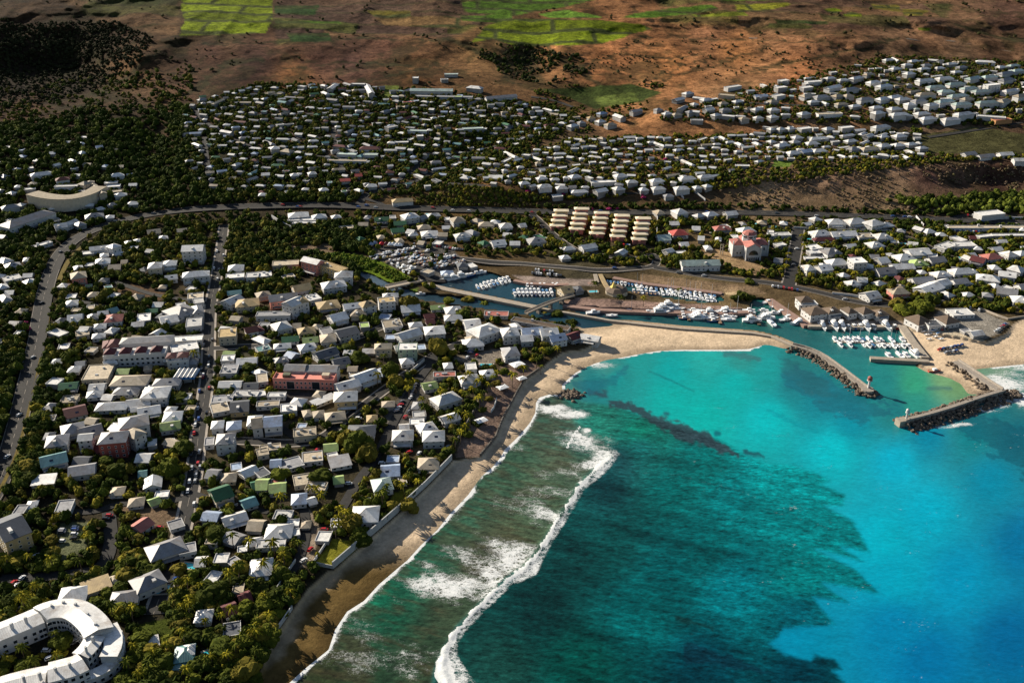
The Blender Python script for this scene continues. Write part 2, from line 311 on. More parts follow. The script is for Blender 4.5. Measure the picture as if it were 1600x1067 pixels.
for pts_, w_ in (([(700,62),(745,78),(790,100),(800,130)], 5), ([(850,62),(870,90),(915,120),(960,160)], 6), ([(1010,58),(960,84),(915,104),(880,112)], 3), ([(1210,72),(1130,98),(1060,118),(1000,148)], 3), ([(1400,60),(1320,82),(1240,96),(1180,112)], 3), ([(242,85),(205,112),(150,148),(120,200)], 7), ([(320,70),(420,66),(560,60),(700,64)], 2), ([(290,150),(330,120),(350,100),(400,92)], 6), ([(450,110),(540,98),(640,102)], 2), ([(560,128),(640,112),(700,100)], 3), ([(1060,60),(1180,64),(1300,66)], 1.5), ([(960,84),(1040,92),(1100,86)], 2), ([(1010,128),(1060,104),(1120,92)], 2), ([(1500,40),(1560,60),(1620,66)], 3)):
    dg = dline(PX+(n2-.5)*26+(n1-.5)*20, PY+(n2-.5)*9, pts_) ; tg = sstep(w_*1.3, w_*.2, dg)*.8*(PY < 210); C = C*(1-tg[:, None]) + np.array([.032,.034,.015])*tg[:, None]
# old terrace lines on the dry hills
ln = np.abs(((YY + 60*fbm(XX/260, YY/300))/34) % 1 - .5); tl = sstep(.06, .0, ln)*sstep(120, 60, PY)*(fbm(XX/90, YY/40) > .5)
C = C*(1-.5*tl[:, None])
for poly, c in FIELDS:
    s = sdf(PX + (n2-.5)*4, PY+(n2-.5)*2, poly); t = sstep(-.6, .8, s)
    fc = np.array(c)*(0.75+.5*n2[:, None])
    if PY.min() < 0 and poly[0][1] < 75:
        u = (YY + 30*fbm(XX/160, YY/300) + .08*XX)/62; k = np.floor(u); e = np.abs(u % 1 - .5); v = (XX+k*61)/150; e2 = np.abs(v % 1 - .5); shade = .6+.8*vnoise(k*7.7, np.floor(v)*3.3)
        hed = np.maximum(sstep(.33, .42, e), sstep(.465, .485, e2))*.95; fc = fc*shade[:, None]*(1-hed[:, None]) + np.array([.05,.06,.02])*hed[:, None]
    C = C*(1-t[:, None]) + fc*t[:, None]
for poly, c in PAVES:
    if c is None: continue
    s = sdf(PX, PY, poly); t = sstep(-1, 1, s)*.9
    C = C*(1-t[:, None]) + np.array(c)*(0.8+.4*n2[:, None])*t[:, None]
sd_ = np.maximum(sdf(x0, y0, SW_), sdf(x0, y0, SE_)); ts = sstep(-.5, .8, sd_)*(PY > 400)
land = -WSD
wet = sstep(7, 1, land + (n2-.5)*5)
sandc = np.array([.56,.43,.295])*(.93+.14*n2[:, None])
low = sstep(840, 900, PY)*sstep(700, 600, PX)                        # weedy wet flats at the southern end of the beach
sandc = sandc*(1-.45*low[:, None]) + np.array([.20,.14,.06])*(.45*low[:, None])
flat_ = low*sstep(20, 11, land + (n2-.5)*16)
sandc = sandc*(1-flat_[:, None]) + np.array([.13,.085,.03])*flat_[:, None]*(.7+.6*n2[:, None])
sandc = sandc*(1-.35*wet[:, None])
C = C*(1-ts[:, None]) + sandc*ts[:, None]
keep = WSD < 16
F, used = grid_faces(*sh, keep)
gm = MB('ground_soil', .98, .03)
t = gm.attr('tint', 'Color'); k1 = gm.ramp(gm.noise(.55, 6, .72), [(.3, .45), (.7, 1.4)]); k2 = gm.ramp(gm.noise(.09, 5, .7), [(.32, .5), (.68, 1.35)])
rg_ = gm.attr('rough'); spk = gm.mix(gm.ramp(gm.noise(.17, 6, .8), [(.42, .32), (.50, 1.0)]), gm.ramp(gm.noise(.03, 7, .75), [(.38, .45), (.52, 1.0), (.66, 1.35)]), 1.0, 'MULTIPLY'); gm.base(gm.mix(gm.mix(gm.mix(t, k1, gm.math('MULTIPLY', rg_, .85), 'MULTIPLY'), k2, gm.math('MULTIPLY', rg_, .85), 'MULTIPLY'), spk, gm.attr('scrub'), 'MULTIPLY')); gm.bump(gm.math('MULTIPLY', gm.noise(.35, 6, .7), rg_), .8, 1.2)
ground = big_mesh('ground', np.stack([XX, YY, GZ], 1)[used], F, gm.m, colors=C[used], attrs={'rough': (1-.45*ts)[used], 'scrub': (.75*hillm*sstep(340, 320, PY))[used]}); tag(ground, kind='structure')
# ---------------------------------------------------------------- water
def cpts(s):
    out = []
    for it in s.split(';'):
        a = [float(v) for v in it.replace(':', ',').split(',')]; out.append(((a[0], a[1]), lin(a[2:5])))
    return out
CLEAR = cpts("950,575:60,140,140;1000,560:25,150,152;1050,580:0,160,165;1150,600:0,172,176;1100,556:30,165,165;1160,560:40,140,140;1240,600:25,125,140;1200,580:20,150,155;1280,630:15,130,150;1200,650:0,178,190;1100,640:0,166,166;1050,620:0,165,165;1300,700:0,178,198;1400,720:0,165,200;1450,800:0,165,200;1550,750:0,130,165;1500,900:0,140,185;1400,900:0,155,190;1580,1000:0,98,152;1450,1030:0,110,165;1250,1000:0,130,170;1380,840:0,170,200;1400,980:0,125,175;1590,680:10,100,120;1520,680:10,122,137;1450,680:0,130,165;1380,600:30,130,133;1430,600:50,155,125;1480,590:120,165,120;1430,630:40,140,130;1500,600:110,150,105;1400,640:25,115,125;1330,660:0,135,160;1560,640:20,110,125;1560,570:120,150,130;1595,600:60,120,115;1100,500:30,85,90;1300,530:35,100,105;850,460:30,60,75;700,460:30,50,65;1000,495:28,72,80;600,440:80,95,112;1320,560:35,118,122;1050,455:30,60,62;1190,480:35,95,85;910,503:35,60,75;1600,850:0,110,160;1250,560:35,115,120;890,600:60,120,120;930,600:20,115,125;960,590:10,140,145;2000,800:0,70,120;1900,1400:0,115,165")
REEFC = cpts("1000,700:15,95,95;950,760:10,60,65;1050,760:0,88,88;1150,780:0,112,118;1250,800:0,128,134;1100,850:0,92,96;950,850:5,65,65;850,950:5,50,50;1000,950:0,88,92;1150,920:0,112,125;1250,900:0,120,125;1250,960:0,85,100;900,1040:0,72,66;1100,1040:0,60,75;1250,1050:0,55,70;780,1050:15,60,55;1000,640:20,120,110;940,660:30,120,105;1000,670:10,130,110;900,640:40,110,100;1100,720:0,105,105;1200,750:0,140,145;1050,900:0,80,85;900,870:6,55,55;970,720:20,70,75")
LAGC = cpts("850,650:70,100,85;800,720:70,98,78;750,800:66,102,82;850,760:88,104,82;700,850:48,95,75;650,900:35,100,80;600,960:30,85,65;700,950:72,82,62;560,1030:45,70,48;650,1030:60,75,55;800,850:95,102,78;900,690:60,108,98;590,940:25,110,85;500,1050:55,60,35;760,880:85,85,65;880,720:95,108,88")
REEF = [(872,612),(905,627),(960,634),(1000,648),(1060,668),(1120,685),(1170,712),(1200,724),(1240,727),(1275,738),(1297,751),(1285,757),(1320,772),(1322,790),(1290,790),(1335,815),(1362,862),(1315,854),(1350,877),(1275,858),(1340,890),(1372,927),(1287,910),(1327,941),(1272,932),(1284,950),(1307,975),(1260,979),(1222,982),(1212,1000),(1202,1006),(1225,1022),(1265,1031),(1275,1023),(1305,1031),(1317,1046),(1300,1048),(1317,1065),(1340,1085),(1322,1120),(1290,1140),(1330,1175),(1260,1210),(1310,1260),(1230,1300),(1280,1380),(1190,1440),(1240,1600),(900,1600),(800,1400),(740,1220),(700,1120),(678,1067),(695,1005),(735,955),(800,905),(845,850),(890,775),(930,735),(955,715),(900,668),(860,640)]
LAG = [(872,612),(890,640),(905,668),(940,690),(955,712),(930,735),(905,757),(888,785),(872,812),(850,845),(820,885),(790,905),(740,955),(715,980),(695,1010),(683,1040),(678,1067),(700,1120),(740,1220),(800,1400),(900,1600),(200,1600),(400,1067),(560,900),(700,780),(800,660),(850,600)]
BREAK = [(957,712),(940,728),(905,757),(888,785),(872,812),(850,845),(835,870),(820,887),(790,905),(765,930),(740,955),(715,980),(700,1000),(693,1020),(692,1045),(700,1075),(712,1120),(735,1200),(770,1300),(820,1420),(880,1580)]
BW = [1,2,2.4,3,2.2,3,3.6,6,2.8,3,2.6,3,4.5,7,12,17,24,18,12,16,14]
wx = np.unique(np.concatenate([np.linspace(200, 400, 30), np.arange(400, 1622, 2.0), np.linspace(1622, 3000, 90)]))
wy = np.unique(np.concatenate([np.arange(415, 1085, 2.0), np.linspace(1085, 1600, 60)]))
QX, QY = np.meshgrid(wx, wy); shw = QX.shape; QX = QX.ravel(); QY = QY.ravel(); UX, UY = unp(QX, QY, 0.0)
ws = water_sd(UX, UY)
m1 = fbm(UX/14+9, UY/14); m2 = fbm(UX/4, UY/4); m3 = fbm(UX/55, UY/55+40)
# grooves in the reef follow the swell
ax_, ay_ = unp(1150, 880, 0); bx_, by_ = unp(1350, 928, 0); gang = math.atan2(by_-ay_, bx_-ax_)
ca, sa = math.cos(gang), math.sin(gang); U = UX*ca+UY*sa; V = -UX*sa+UY*ca
gr = fbm(U/60, V/7); gr2 = fbm(U/16, V/2.6)
cc = idw(QX, QY, CLEAR, 3.2); rc = idw(QX, QY, REEFC, 3.2); lc = idw(QX, QY, LAGC, 3.2)
HARB = [(560,420),(870,425),(1180,450),(1262,503),(1410,503),(1452,561),(1362,563),(1300,553),(1238,537),(1200,523),(965,510),(900,520),(600,460)]
hc = idw(QX, QY, cpts("600,440:80,95,112;700,460:35,55,68;780,445:28,62,78;850,460:28,60,75;910,503:30,60,75;1000,493:28,74,82;1050,455:28,66,66;1100,500:30,84,90;1190,480:30,90,88;1250,520:33,95,100;1320,520:35,98,102;1400,540:34,105,108;1330,555:35,112,118"), 3.2)
hm_ = sstep(-5, 5, sdf(QX, QY, HARB)); cc = cc*(1-hm_[:, None]) + hc*hm_[:, None]
cc = cc*(.86+.28*m3[:, None])*np.array([1,1.06,1.0]); 
rc = rc*(.30+.9*gr[:, None]+.6*gr2[:, None]) 
lt = sstep(.40, .60, m1*.5+gr2*.5)*1.5
lc = lc*(.5+.9*m1[:, None])*np.array([.85,1.08,1.02]); lc = lc*(1-.4*lt[:, None]) + np.array(lin((70,60,42)))*(.4*lt[:, None])
rs = sdf(QX+(gr-.5)*12, QY+(m2-.5)*2+(gr2-.5)*3, REEF); tr = sstep(-4, 5, rs)
lsd = sdf(QX+(m1-.5)*8, QY, LAG); tl_ = sstep(-10, 8, lsd)
wc = cc*(1-tr[:, None]) + rc*tr[:, None]; wc = wc*(1-tl_[:, None]) + lc*tl_[:, None]
def spot(pts, wd, col, jit=14, f=1.0):
    global wc
    d = dline(QX+(m1-.5)*jit, QY+(m2-.5)*jit*.6, pts, wd); t_ = sstep(2.5, -2.5, d)[:, None]*f
    wc = wc*(1-t_) + lin(col)*t_*(.8+.4*m1[:, None])
spot([(950,632),(985,636),(1010,650),(1035,662),(1070,675),(1110,688),(1150,712)], [3,6,8,9,11,10,3], (48,62,72), 30, .9)
spot([(1165,706),(1190,714)], [4,2], (25,90,100), 14); spot([(925,612),(945,618)], [6,5], (45,60,75), 20, .8)
spot([(890,598),(925,605),(960,592),(985,575)], [3,10,8,3], (25,100,118), 30, .6); spot([(1120,677),(1124,678)], [4,3], (10,110,120), 6); spot([(1040,646),(1044,647)], [3,3], (30,100,110), 6)
spot([(1015,580),(1050,595),(1085,612)], [.5,.7,.3], (15,85,95), 2, .8); spot([(1132,552),(1185,560)], [4,5], (60,110,115), 16, .7)
spot([(1245,590),(1290,610),(1340,640),(1400,640)], [16,26,20,4], (25,95,115), 50, .6); spot([(1215,560),(1245,580),(1290,610)], [4,10,14], (35,95,105), 40, .5); spot([(1450,606),(1485,606)], [3,3], (60,105,110), 10, .6)
spot([(1060,965),(1120,982)], [5,1], (10,45,45), 20, .8); spot([(1080,1020),(1130,1030),(1200,1050)], [14,10,2], (5,45,60), 30, .8); spot([(1490,650),(1600,700),(1700,760)], [15,30,50], (12,85,105), 60, .6)
spot([(1200,640),(1230,655),(1290,680)], [2,4,1], (0,140,155), 14, .5)
# foam density
fo = np.zeros(len(QX))
wn_ = fbm(UX/9+60, UY/9+5, 2); db = dline(QX+(m2-.5)*12+(m1-.5)*10, QY+(m1-.5)*12, BREAK, BW) + (wn_-.42)*9*sstep(1090, 940, QY); fo = np.maximum(fo, sstep(3.4, -1.2, db)*(.58+.62*m2+.30*m1))
db2 = dline(QX, QY, [(p[0]+w_*1.2+3, p[1]+4) for p, w_ in zip(BREAK, BW)], [w_*1.4+4 for w_ in BW]); fo = np.maximum(fo, sstep(5, -6, db2)*.6*(.5+m1))
dl = dline(QX, QY, BREAK); inl = sstep(-6, 6, lsd); fo = np.maximum(fo, inl*np.minimum(.48, np.exp(-dl/46)*.40 + .34*np.exp(-((QX-695)/90)**2-((QY-965)/70)**2) + .26*sstep(600, 800, QY+QX*0))*(.42+.9*sstep(.25, .72, fbm(U/30+4, V/12)))*(.5+.85*m1)*sstep(1100, 1040, QY+QX*0))
for (a, b, rx, ry, d) in [(915,690,42,20,.62),(935,712,25,16,.6),(860,641,30,9,.58),(890,650,34,8,.54),(912,672,9,4,.75),(900,680,8,5,.7),(930,570,30,9,.5),(1575,600,42,22,.62),(1598,625,20,16,.66),(1540,640,30,7,.55),(1480,664,45,5,.6),(1560,628,22,12,.65),(1592,575,30,7,.5),(815,678,14,7,.6),(812,700,20,6,.5)]:
    fo = np.maximum(fo, d*1.12*np.exp(-(((QX+(m3-.5)*40-a)/rx/1.25)**2+((QY+(m1-.5)*12-b)/ry/1.25)**2))*(.45+1.1*m1))
sdc = ws - 3.2 + (m1-.5)*3.5 + (m2-.5)*2
op = sstep(520, 560, QY)*(1-sstep(1430, 1440, QX)*sstep(1530, 1515, QX)*sstep(640, 600, QY))*sstep(1215, 1180, QX) + sstep(1540, 1560, QX)*(QY > 530)
fo = np.maximum(fo, (sstep(1.6, .3, sdc)*1.05 + sstep(8, 1.0, sdc)*.5)*np.clip(op, 0, 1)*(.25+.75*sstep(.38, .52, m1*.5+m3*.5)))
for pts_, wv_ in (([(990,737),(1060,742),(1100,752),(1150,765),(1190,780)], .5), ([(1165,725),(1200,740),(1225,750)], .5), ([(1200,798),(1240,806),(1310,830)], .4), ([(908,666),(897,680),(884,700)], 2.2)):
    fo = np.maximum(fo, sstep(2.0, 0, dline(QX+(m1-.5)*14, QY+(m2-.5)*5, pts_))*(.42 if wv_ < 1 else .95))
pat = fbm(U/34+8, V/14+3); wc = wc*(1 - tr[:, None]*(1-(.62+.85*pat[:, None])))
Fw, uw = grid_faces(*shw, ws > -3.0)
wm = MB('sea_water', .3, .12)
pos = wm.n('ShaderNodeNewGeometry').outputs['Position']
mp = wm.n('ShaderNodeMapping'); mp.inputs['Rotation'].default_value = (0, 0, -gang); mp.inputs['Scale'].default_value = (.55, 1, 1); wm.l(pos, mp.inputs['Vector'])
mp2 = wm.n('ShaderNodeMapping'); mp2.inputs['Rotation'].default_value = (0, 0, -gang); mp2.inputs['Scale'].default_value = (.42, 1, 1); wm.l(pos, mp2.inputs['Vector'])
fine = wm.noise(.55, 5, .7, mp.outputs[0]); fine2 = wm.noise(.16, 4, .65, mp.outputs[0]); fine3 = wm.noise(.28, 5, .72, mp2.outputs[0])
tint = wm.attr('tint', 'Color'); rf = wm.attr('reef'); wv = wm.mix(wm.mix(wm.mix(tint, wm.ramp(fine, [(.3, .78), (.7, 1.18)]), .8, 'MULTIPLY'), wm.ramp(wm.math('ADD', wm.math('MULTIPLY', fine3, .6), wm.math('MULTIPLY', fine, .45)), [(.40, .22), (.50, .72), (.58, 1.1), (.68, 1.8)]), rf, 'MULTIPLY'), wm.ramp(fine2, [(.3, .82), (.7, 1.15)]), .7, 'MULTIPLY')
fn = wm.noise(.22, 5, .7, mp.outputs[0]); fn3 = wm.noise(.5, 4, .7); fn2 = wm.noise(1.3, 4, .7)
den = wm.attr('foam'); rid = lambda s_: wm.math('SUBTRACT', 1.0, wm.math('MULTIPLY', wm.math('ABSOLUTE', wm.math('SUBTRACT', s_, .5)), 5.0))
f1 = wm.math('MAXIMUM', wm.math('ADD', wm.math('MULTIPLY', rid(fn), .75), wm.math('MULTIPLY', fn2, .35)), wm.math('MULTIPLY', wm.math('ADD', wm.math('MULTIPLY', rid(fn3), .75), wm.math('MULTIPLY', fn2, .35)), .95))
f2 = wm.math('SUBTRACT', wm.math('ADD', f1, wm.math('MULTIPLY', den, 1.15)), 1.28); fm = wm.n('ShaderNodeMapRange'); fm.inputs[1].default_value = -.02; fm.inputs[2].default_value = .3; fm.interpolation_type = 'SMOOTHSTEP'; wm.l(f2, fm.inputs[0])
wcn = wm.noise(.09, 2, .5, mp.outputs[0]); wcn2 = wm.noise(.9, 3, .6, mp.outputs[0])   # whitecaps
cap = wm.n('ShaderNodeMapRange'); cap.inputs[1].default_value = 1.31; cap.inputs[2].default_value = 1.40; cap.inputs[4].default_value = .5; wm.l(wm.math('ADD', wcn, wcn2), cap.inputs[0])
cap2 = wm.math('MULTIPLY', cap.outputs[0], wm.attr('open'))
ff = wm.math('MAXIMUM', fm.outputs[0], cap2)
wm.base(wm.mix(wv, wm.ramp(fn3, [(.35, (.50, .53, .54)), (.6, (.66, .67, .67))]), ff)); wm.l(wm.math('MULTIPLY_ADD', ff, .5, .28), wm.b.inputs['Roughness'])
wm.bump(wm.math('ADD', fine, wm.math('MULTIPLY', ff, .6)), .35, .6)
opn = sstep(1000, 1200, QX)*sstep(560, 700, QY)
UZ = .5*np.exp(-(dline(QX, QY, BREAK)/6)**2)*(QY > 700)*(.4+1.2*m2)
water = big_mesh('water', np.stack([UX, UY, UZ], 1)[uw], Fw, wm.m, colors=np.clip(wc*.745, 0, 1)[uw], attrs={'foam': fo[uw], 'open': opn[uw], 'reef': np.clip(np.maximum(tr*.85, tl_*.8), 0, 1)[uw]}); tag(water, kind='structure')
# ---------------------------------------------------------------- material library
RC = {'w': (.80,.79,.77), 'g': (.34,.34,.355), 'd': (.12,.13,.15), 'c': (.52,.44,.33), 'y': (.50,.37,.19), 'r': (.13,.028,.03), 'R': (.50,.085,.07), 'G': (.035,.16,.075), 'b': (.42,.52,.70), 'p': (.46,.16,.13), 'l': (.42,.56,.20), 't': (.16,.33,.34), 'B': (.19,.135,.095), 'o': (.13,.14,.09), 's': (.50,.62,.58)}
ROOFM = {k: roofmat('roof_sheet_'+k, c, .5 if k in 'wgbts' else .75, .16 if k == 'w' else .2) for k, c in RC.items()}
WALLC = {'w': (.56,.55,.54), 'c': (.50,.43,.33), 'y': (.50,.38,.20), 'r': (.33,.08,.06), 'p': (.62,.24,.19), 'g': (.45,.45,.44), 'G': (.35,.42,.30), 'b': (.25,.40,.55), 'o': (.55,.28,.12)}
WALLM = {k: paint('render_wall_'+k, c, .85, .14) for k, c in WALLC.items()}
FLATM = {k: paint('flat_roof_'+k, tuple(v*.92 for v in c), .85, .26, .2, .5) for k, c in RC.items()}
GLASS = MB('window_glass', .12, .8); GLASS.b.inputs['Base Color'].default_value = (.02, .025, .03, 1); GLASS = GLASS.m
FRAME = paint('white_trim', (.75, .75, .73), .5, .06)
CONC = paint('concrete', (.33, .29, .25), .9, .25, .2, .8)
CONCD = paint('old_concrete', (.30, .26, .22), .9, .35, .2, .6)
CONCL = paint('pale_concrete', (.42, .36, .29), .9, .2, .2, .6)
PINKP = paint('pink_paving', (.34, .22, .18), .9, .2, .2, .5)
CREAM = paint('cream_roof', (.80, .68, .48), .8, .06)
SOLAR = MB('solar_glass', .15, .6); SOLAR.b.inputs['Base Color'].default_value = (.012, .016, .035, 1); SOLAR = SOLAR.m
WOOD = paint('weathered_timber', (.20, .13, .085), .85, .25)
STEEL = paint('grey_metal', (.45, .46, .47), .4, .1)
POOLM = MB('pool_water', .08, .6); POOLM.b.inputs['Base Color'].default_value = (.05, .45, .55, 1); POOLM = POOLM.m
def asphalt():
    m = MB('asphalt', .9, .2); m.base(m.ramp(m.noise(.5, 5, .7), [(.3, (.018, .0175, .017)), (.7, (.036, .034, .033))])); return m.m
ASPH = asphalt()
# ---------------------------------------------------------------- auto labels: every thing gets its neighbour and rank
ANCH = [(90,1000,'the white horseshoe resort'),(30,850,'the big dark-roofed cream block'),(108,840,'the olive parking deck'),(222,820,'the salmon-roofed house'),(262,865,'the cream star-roofed villa'),(345,770,'the big green gabled house'),(240,755,'the narrow white gabled house'),(195,680,'the red balconied flats'),(112,645,'the dark red barn roof'),(210,545,'the long red-turreted building'),(290,582,'the blue ribbed canopy'),(301,390,'the tall white house'),(110,312,'the curved terraced hotel'),(40,345,'the long grey hotel roof'),(477,590,'the pink arcaded building'),(560,600,'the white skylit roof'),(565,675,'the dark blue hip roof'),(655,685,'the twin white villas'),(668,725,'the cream pavilion by the beach wall'),(530,862,'the walled lawn by the beach'),(437,830,'the bright white hip roof with sheds'),(800,548,'the grey-roofed beach hotel'),(850,528,'the blue and white beachside roofs'),(755,508,'the big white harbour roofs'),(590,478,'the tan-topped flats'),(515,420,'the long tan roofed slab'),(470,343,'the white school roofs'),(650,405,'the boatyard'),(632,318,'the yellow roof by the junction'),(560,405,'the green reed bed'),(735,457,'the old stone causeway'),(1172,395,'the pink-roofed church'),(1094,413,'the long pale green hall'),(1060,363,'the bright red hip roof'),(940,350,'the terraced apartment rows'),(965,450,'the yellow-peaked quay restaurant'),(858,478,'the timber footbridge'),(1341,408,'the white cube house'),(1530,402,'the dark red gabled house'),(1320,487,'the brown-roofed marina cafes'),(1447,480,'the big round shade trees'),(1540,510,'the beach car park'),(1240,400,'the palm-lined side street'),(1450,385,'the diagonal lane'),(1560,357,'the long white roadside walls'),(1255,145,'the white hillside flats'),(1550,135,'the white tower block on the hill'),(1450,165,'the green-grey hillside blocks'),(1404,212,'the pyramid roof on the ridge'),(1530,242,'the row of roofs over the scarp'),(1150,145,'the cream slab on the hill'),(1060,295,'the last ridge houses above the scarp'),(900,285,'the bougainvillea below the ridge'),(675,142,'the serrated-roof school'),(575,232,'the dark red hall'),(330,255,'the upper end of the ravine wood'),(90,250,'the left hillside houses'),(72,500,'the western highway bend'),(338,420,'the top of the main street'),(322,560,'the middle of the main street'),(305,720,'the lower main street'),(640,520,'the cream flats behind the beach'),(470,500,'the grey gabled block in the centre'),(420,660,'the white and cream arcades'),(380,760,'the teal-roofed cottages'),(620,780,'the house on the beach lawn'),(730,600,'the palm grove behind the beach'),(700,400,'the trees behind the boatyard'),(1000,440,'the boat canal'),(1100,490,'the harbour channel'),(1180,455,'the round palm clump on the quay'),(230,460,'the villas above the old town'),(180,500,'the salmon hip roof'),(400,520,'the tan flat roof'),(430,720,'the L-shaped cream roofs'),(330,960,'the pavilion among dark gardens'),(370,930,'the red roofs near the beach path'),(500,300,'the road below the hill suburb'),(800,380,'the white-roofed villas above the yard'),(1120,350,'the villas behind the church'),(1400,430,'the white stepped villa'),(1300,350,'the villas below the scarp')]
REG = []
def reg(o, px, py, desc, cat, group=None):
    REG.append([o, px, py, desc, cat, group])
ORD = ['nearest', 'second nearest', 'third nearest', 'fourth nearest', 'fifth nearest', 'sixth nearest', 'seventh nearest', 'eighth nearest', 'ninth nearest', 'tenth nearest', 'eleventh nearest', 'twelfth nearest']
def ordn(k):
    if k < 12: return ORD[k]
    k += 1; s = 'th' if 10 <= k % 100 <= 20 else {1: 'st', 2: 'nd', 3: 'rd'}.get(k % 10, 'th'); return '%d%s nearest' % (k, s)
def finish_labels():
    buckets = {}
    for r in REG:
        o, px, py, desc, cat, grp = r
        a = min(ANCH, key=lambda t: (t[0]-px)**2 + ((t[1]-py)*1.4)**2)
        dx, dy = px-a[0], (py-a[1])*1.4
        if abs(dx) > abs(dy): w_ = 'right of' if dx > 0 else 'left of'
        else: w_ = 'in front of' if dy > 0 else 'behind'
        buckets.setdefault((desc, w_, a[2]), []).append((dx*dx+dy*dy, r))
    cnt = {}
    for r in REG: cnt[r[3]] = cnt.get(r[3], 0)+1
    for (desc, w_, an), L in buckets.items():
        L.sort(key=lambda t: t[0])
        for k, (d, r) in enumerate(L):
            lab = '%s %s %s' % (desc, w_, an)
            if cnt[desc] == 1 and len(desc.split()) >= 6: lab = desc
            if len(L) > 1: lab += ', ' + ordn(k)
            r[0]['label'] = lab; r[0]['category'] = r[4]
            if r[5]: r[0]['group'] = r[5]
# ---------------------------------------------------------------- houses
class Geo:
    """collects boxes, prisms; build(name, mats, parent, origin)"""
    def __init__(s): s.V = []; s.F = []; s.M = []; s.UV = []
    def face(s, pts, m=0, uv=None):
        n = len(s.V); s.V += pts; s.F.append(tuple(range(n, n+len(pts)))); s.M.append(m); s.UV.append(uv or [(0, 0)]*len(pts))
    def box(s, fr, x0, x1, y0, y1, z0, z1, m=0, bottom=False):
        p = [fr(x, y, z) for z in (z0, z1) for x, y in ((x0, y0), (x1, y0), (x1, y1), (x0, y1))]
        for a, b, c, d in ((0, 1, 5, 4), (1, 2, 6, 5), (2, 3, 7, 6), (3, 0, 4, 7), (4, 5, 6, 7)) + (((3, 2, 1, 0),) if bottom else ()):
            s.face([p[a], p[b], p[c], p[d]], m, [(0, 0), (1, 0), (1, 1), (0, 1)])
    def build(s, name, mats, parent=None, origin=None, smooth=False):
        if not s.F: return None
        o = mesh_obj(name, s.V, s.F, mats, parent, s.M, smooth, origin)
        uvl = o.data.uv_layers.new(name='UVMap'); flat = [c for f in s.UV for p in f for c in p]
        uvl.data.foreach_set('uv', flat); return o
def frame(cx, cy, ang):
    c, s = math.cos(ang), math.sin(ang)
    return lambda x, y, z: (cx + x*c - y*s, cy + x*s + y*c, z)
def roof_hip(g, fr, L, Wd, z, rise, ov=.6, t=.25, gable=False, m=0):
    a, b = L/2+ov, Wd/2+ov; lo = z - .12
    if gable: rx = a
    else: rx = max(.15, a-b)
    sw = b > a and not gable
    if sw: R0, R1 = (0, -(b-a), z+rise), (0, b-a, z+rise)
    else: R0, R1 = (-rx, 0, z+rise), (rx, 0, z+rise)
    A, B, C_, D = (-a, -b, lo), (a, -b, lo), (a, b, lo), (-a, b, lo)
    def f(pts, u):
        uv = [((p[0] if u == 'x' else p[1])*1.0, p[2]) for p in pts]
        g.face([fr(p[0], p[1], p[2]+t) for p in pts], m, uv)
    if sw:
        f([A, B, R0], 'x'); f([B, C_, R1, R0], 'y'); f([C_, D, R1], 'x'); f([D, A, R0, R1], 'y')
    else:
        f([A, B, R1, R0], 'x'); f([C_, D, R0, R1], 'x')
        if not gable: f([B, C_, R1], 'y'); f([D, A, R0], 'y')
    rim = [A, B, C_, D]
    for i in range(4):
        p, q = rim[i], rim[(i+1) % 4]
        if gable and i in (1, 3):
            r = R1 if i == 1 else R0
            g.face([fr(*p), fr(r[0], r[1], r[2]), fr(r[0], r[1], r[2]+t), fr(p[0], p[1], p[2]+t)], m); g.face([fr(r[0], r[1], r[2]), fr(*q), fr(q[0], q[1], q[2]+t), fr(r[0], r[1], r[2]+t)], m)
        else: g.face([fr(*p), fr(*q), fr(q[0], q[1], q[2]+t), fr(p[0], p[1], p[2]+t)], m)
    g.face([fr(*D), fr(*C_), fr(*B), fr(*A)], m)
FOOT = []      # footprints (x, y, halfL, halfW, ang) to keep trees and cars clear
WINM = {}
def win_mesh(w_, h_):
    k = (w_, h_)
    if k not in WINM:
        me = bpy.data.meshes.new('window'); V = []; F = []; mi = []
        def bx(x0, x1, z0, z1, y0, y1, m):
            n = len(V); V.extend([(x, y, z) for z in (z0, z1) for x, y in ((x0, y0), (x1, y0), (x1, y1), (x0, y1))])
            for f in ((0, 1, 5, 4), (1, 2, 6, 5), (2, 3, 7, 6), (3, 0, 4, 7), (4, 5, 6, 7), (3, 2, 1, 0)): F.append(tuple(n+i for i in f)); mi.append(m)
        bx(-w_/2, w_/2, 0, h_, -.05, .04, 0)
        bx(-w_/2-.1, w_/2+.1, -.12, 0, -.14, .04, 1); bx(-w_/2-.08, -w_/2, 0, h_, -.09, .04, 1); bx(w_/2, w_/2+.08, 0, h_, -.09, .04, 1); bx(-w_/2-.1, w_/2+.1, h_, h_+.1, -.12, .04, 1)
        me.from_pydata(V, [], F); me.materials.append(GLASS); me.materials.append(FRAME); me.polygons.foreach_set('material_index', mi); WINM[k] = me
    return WINM[k]
def put_window(parent, org, x, y, z, ang, size=(1.3, 1.3), name='window'):
    o = bpy.data.objects.new(name, win_mesh(*size)); COL.objects.link(o); o.parent = parent
    o.location = (x-org[0], y-org[1], z-org[2]); o.rotation_euler = (0, 0, ang); return o
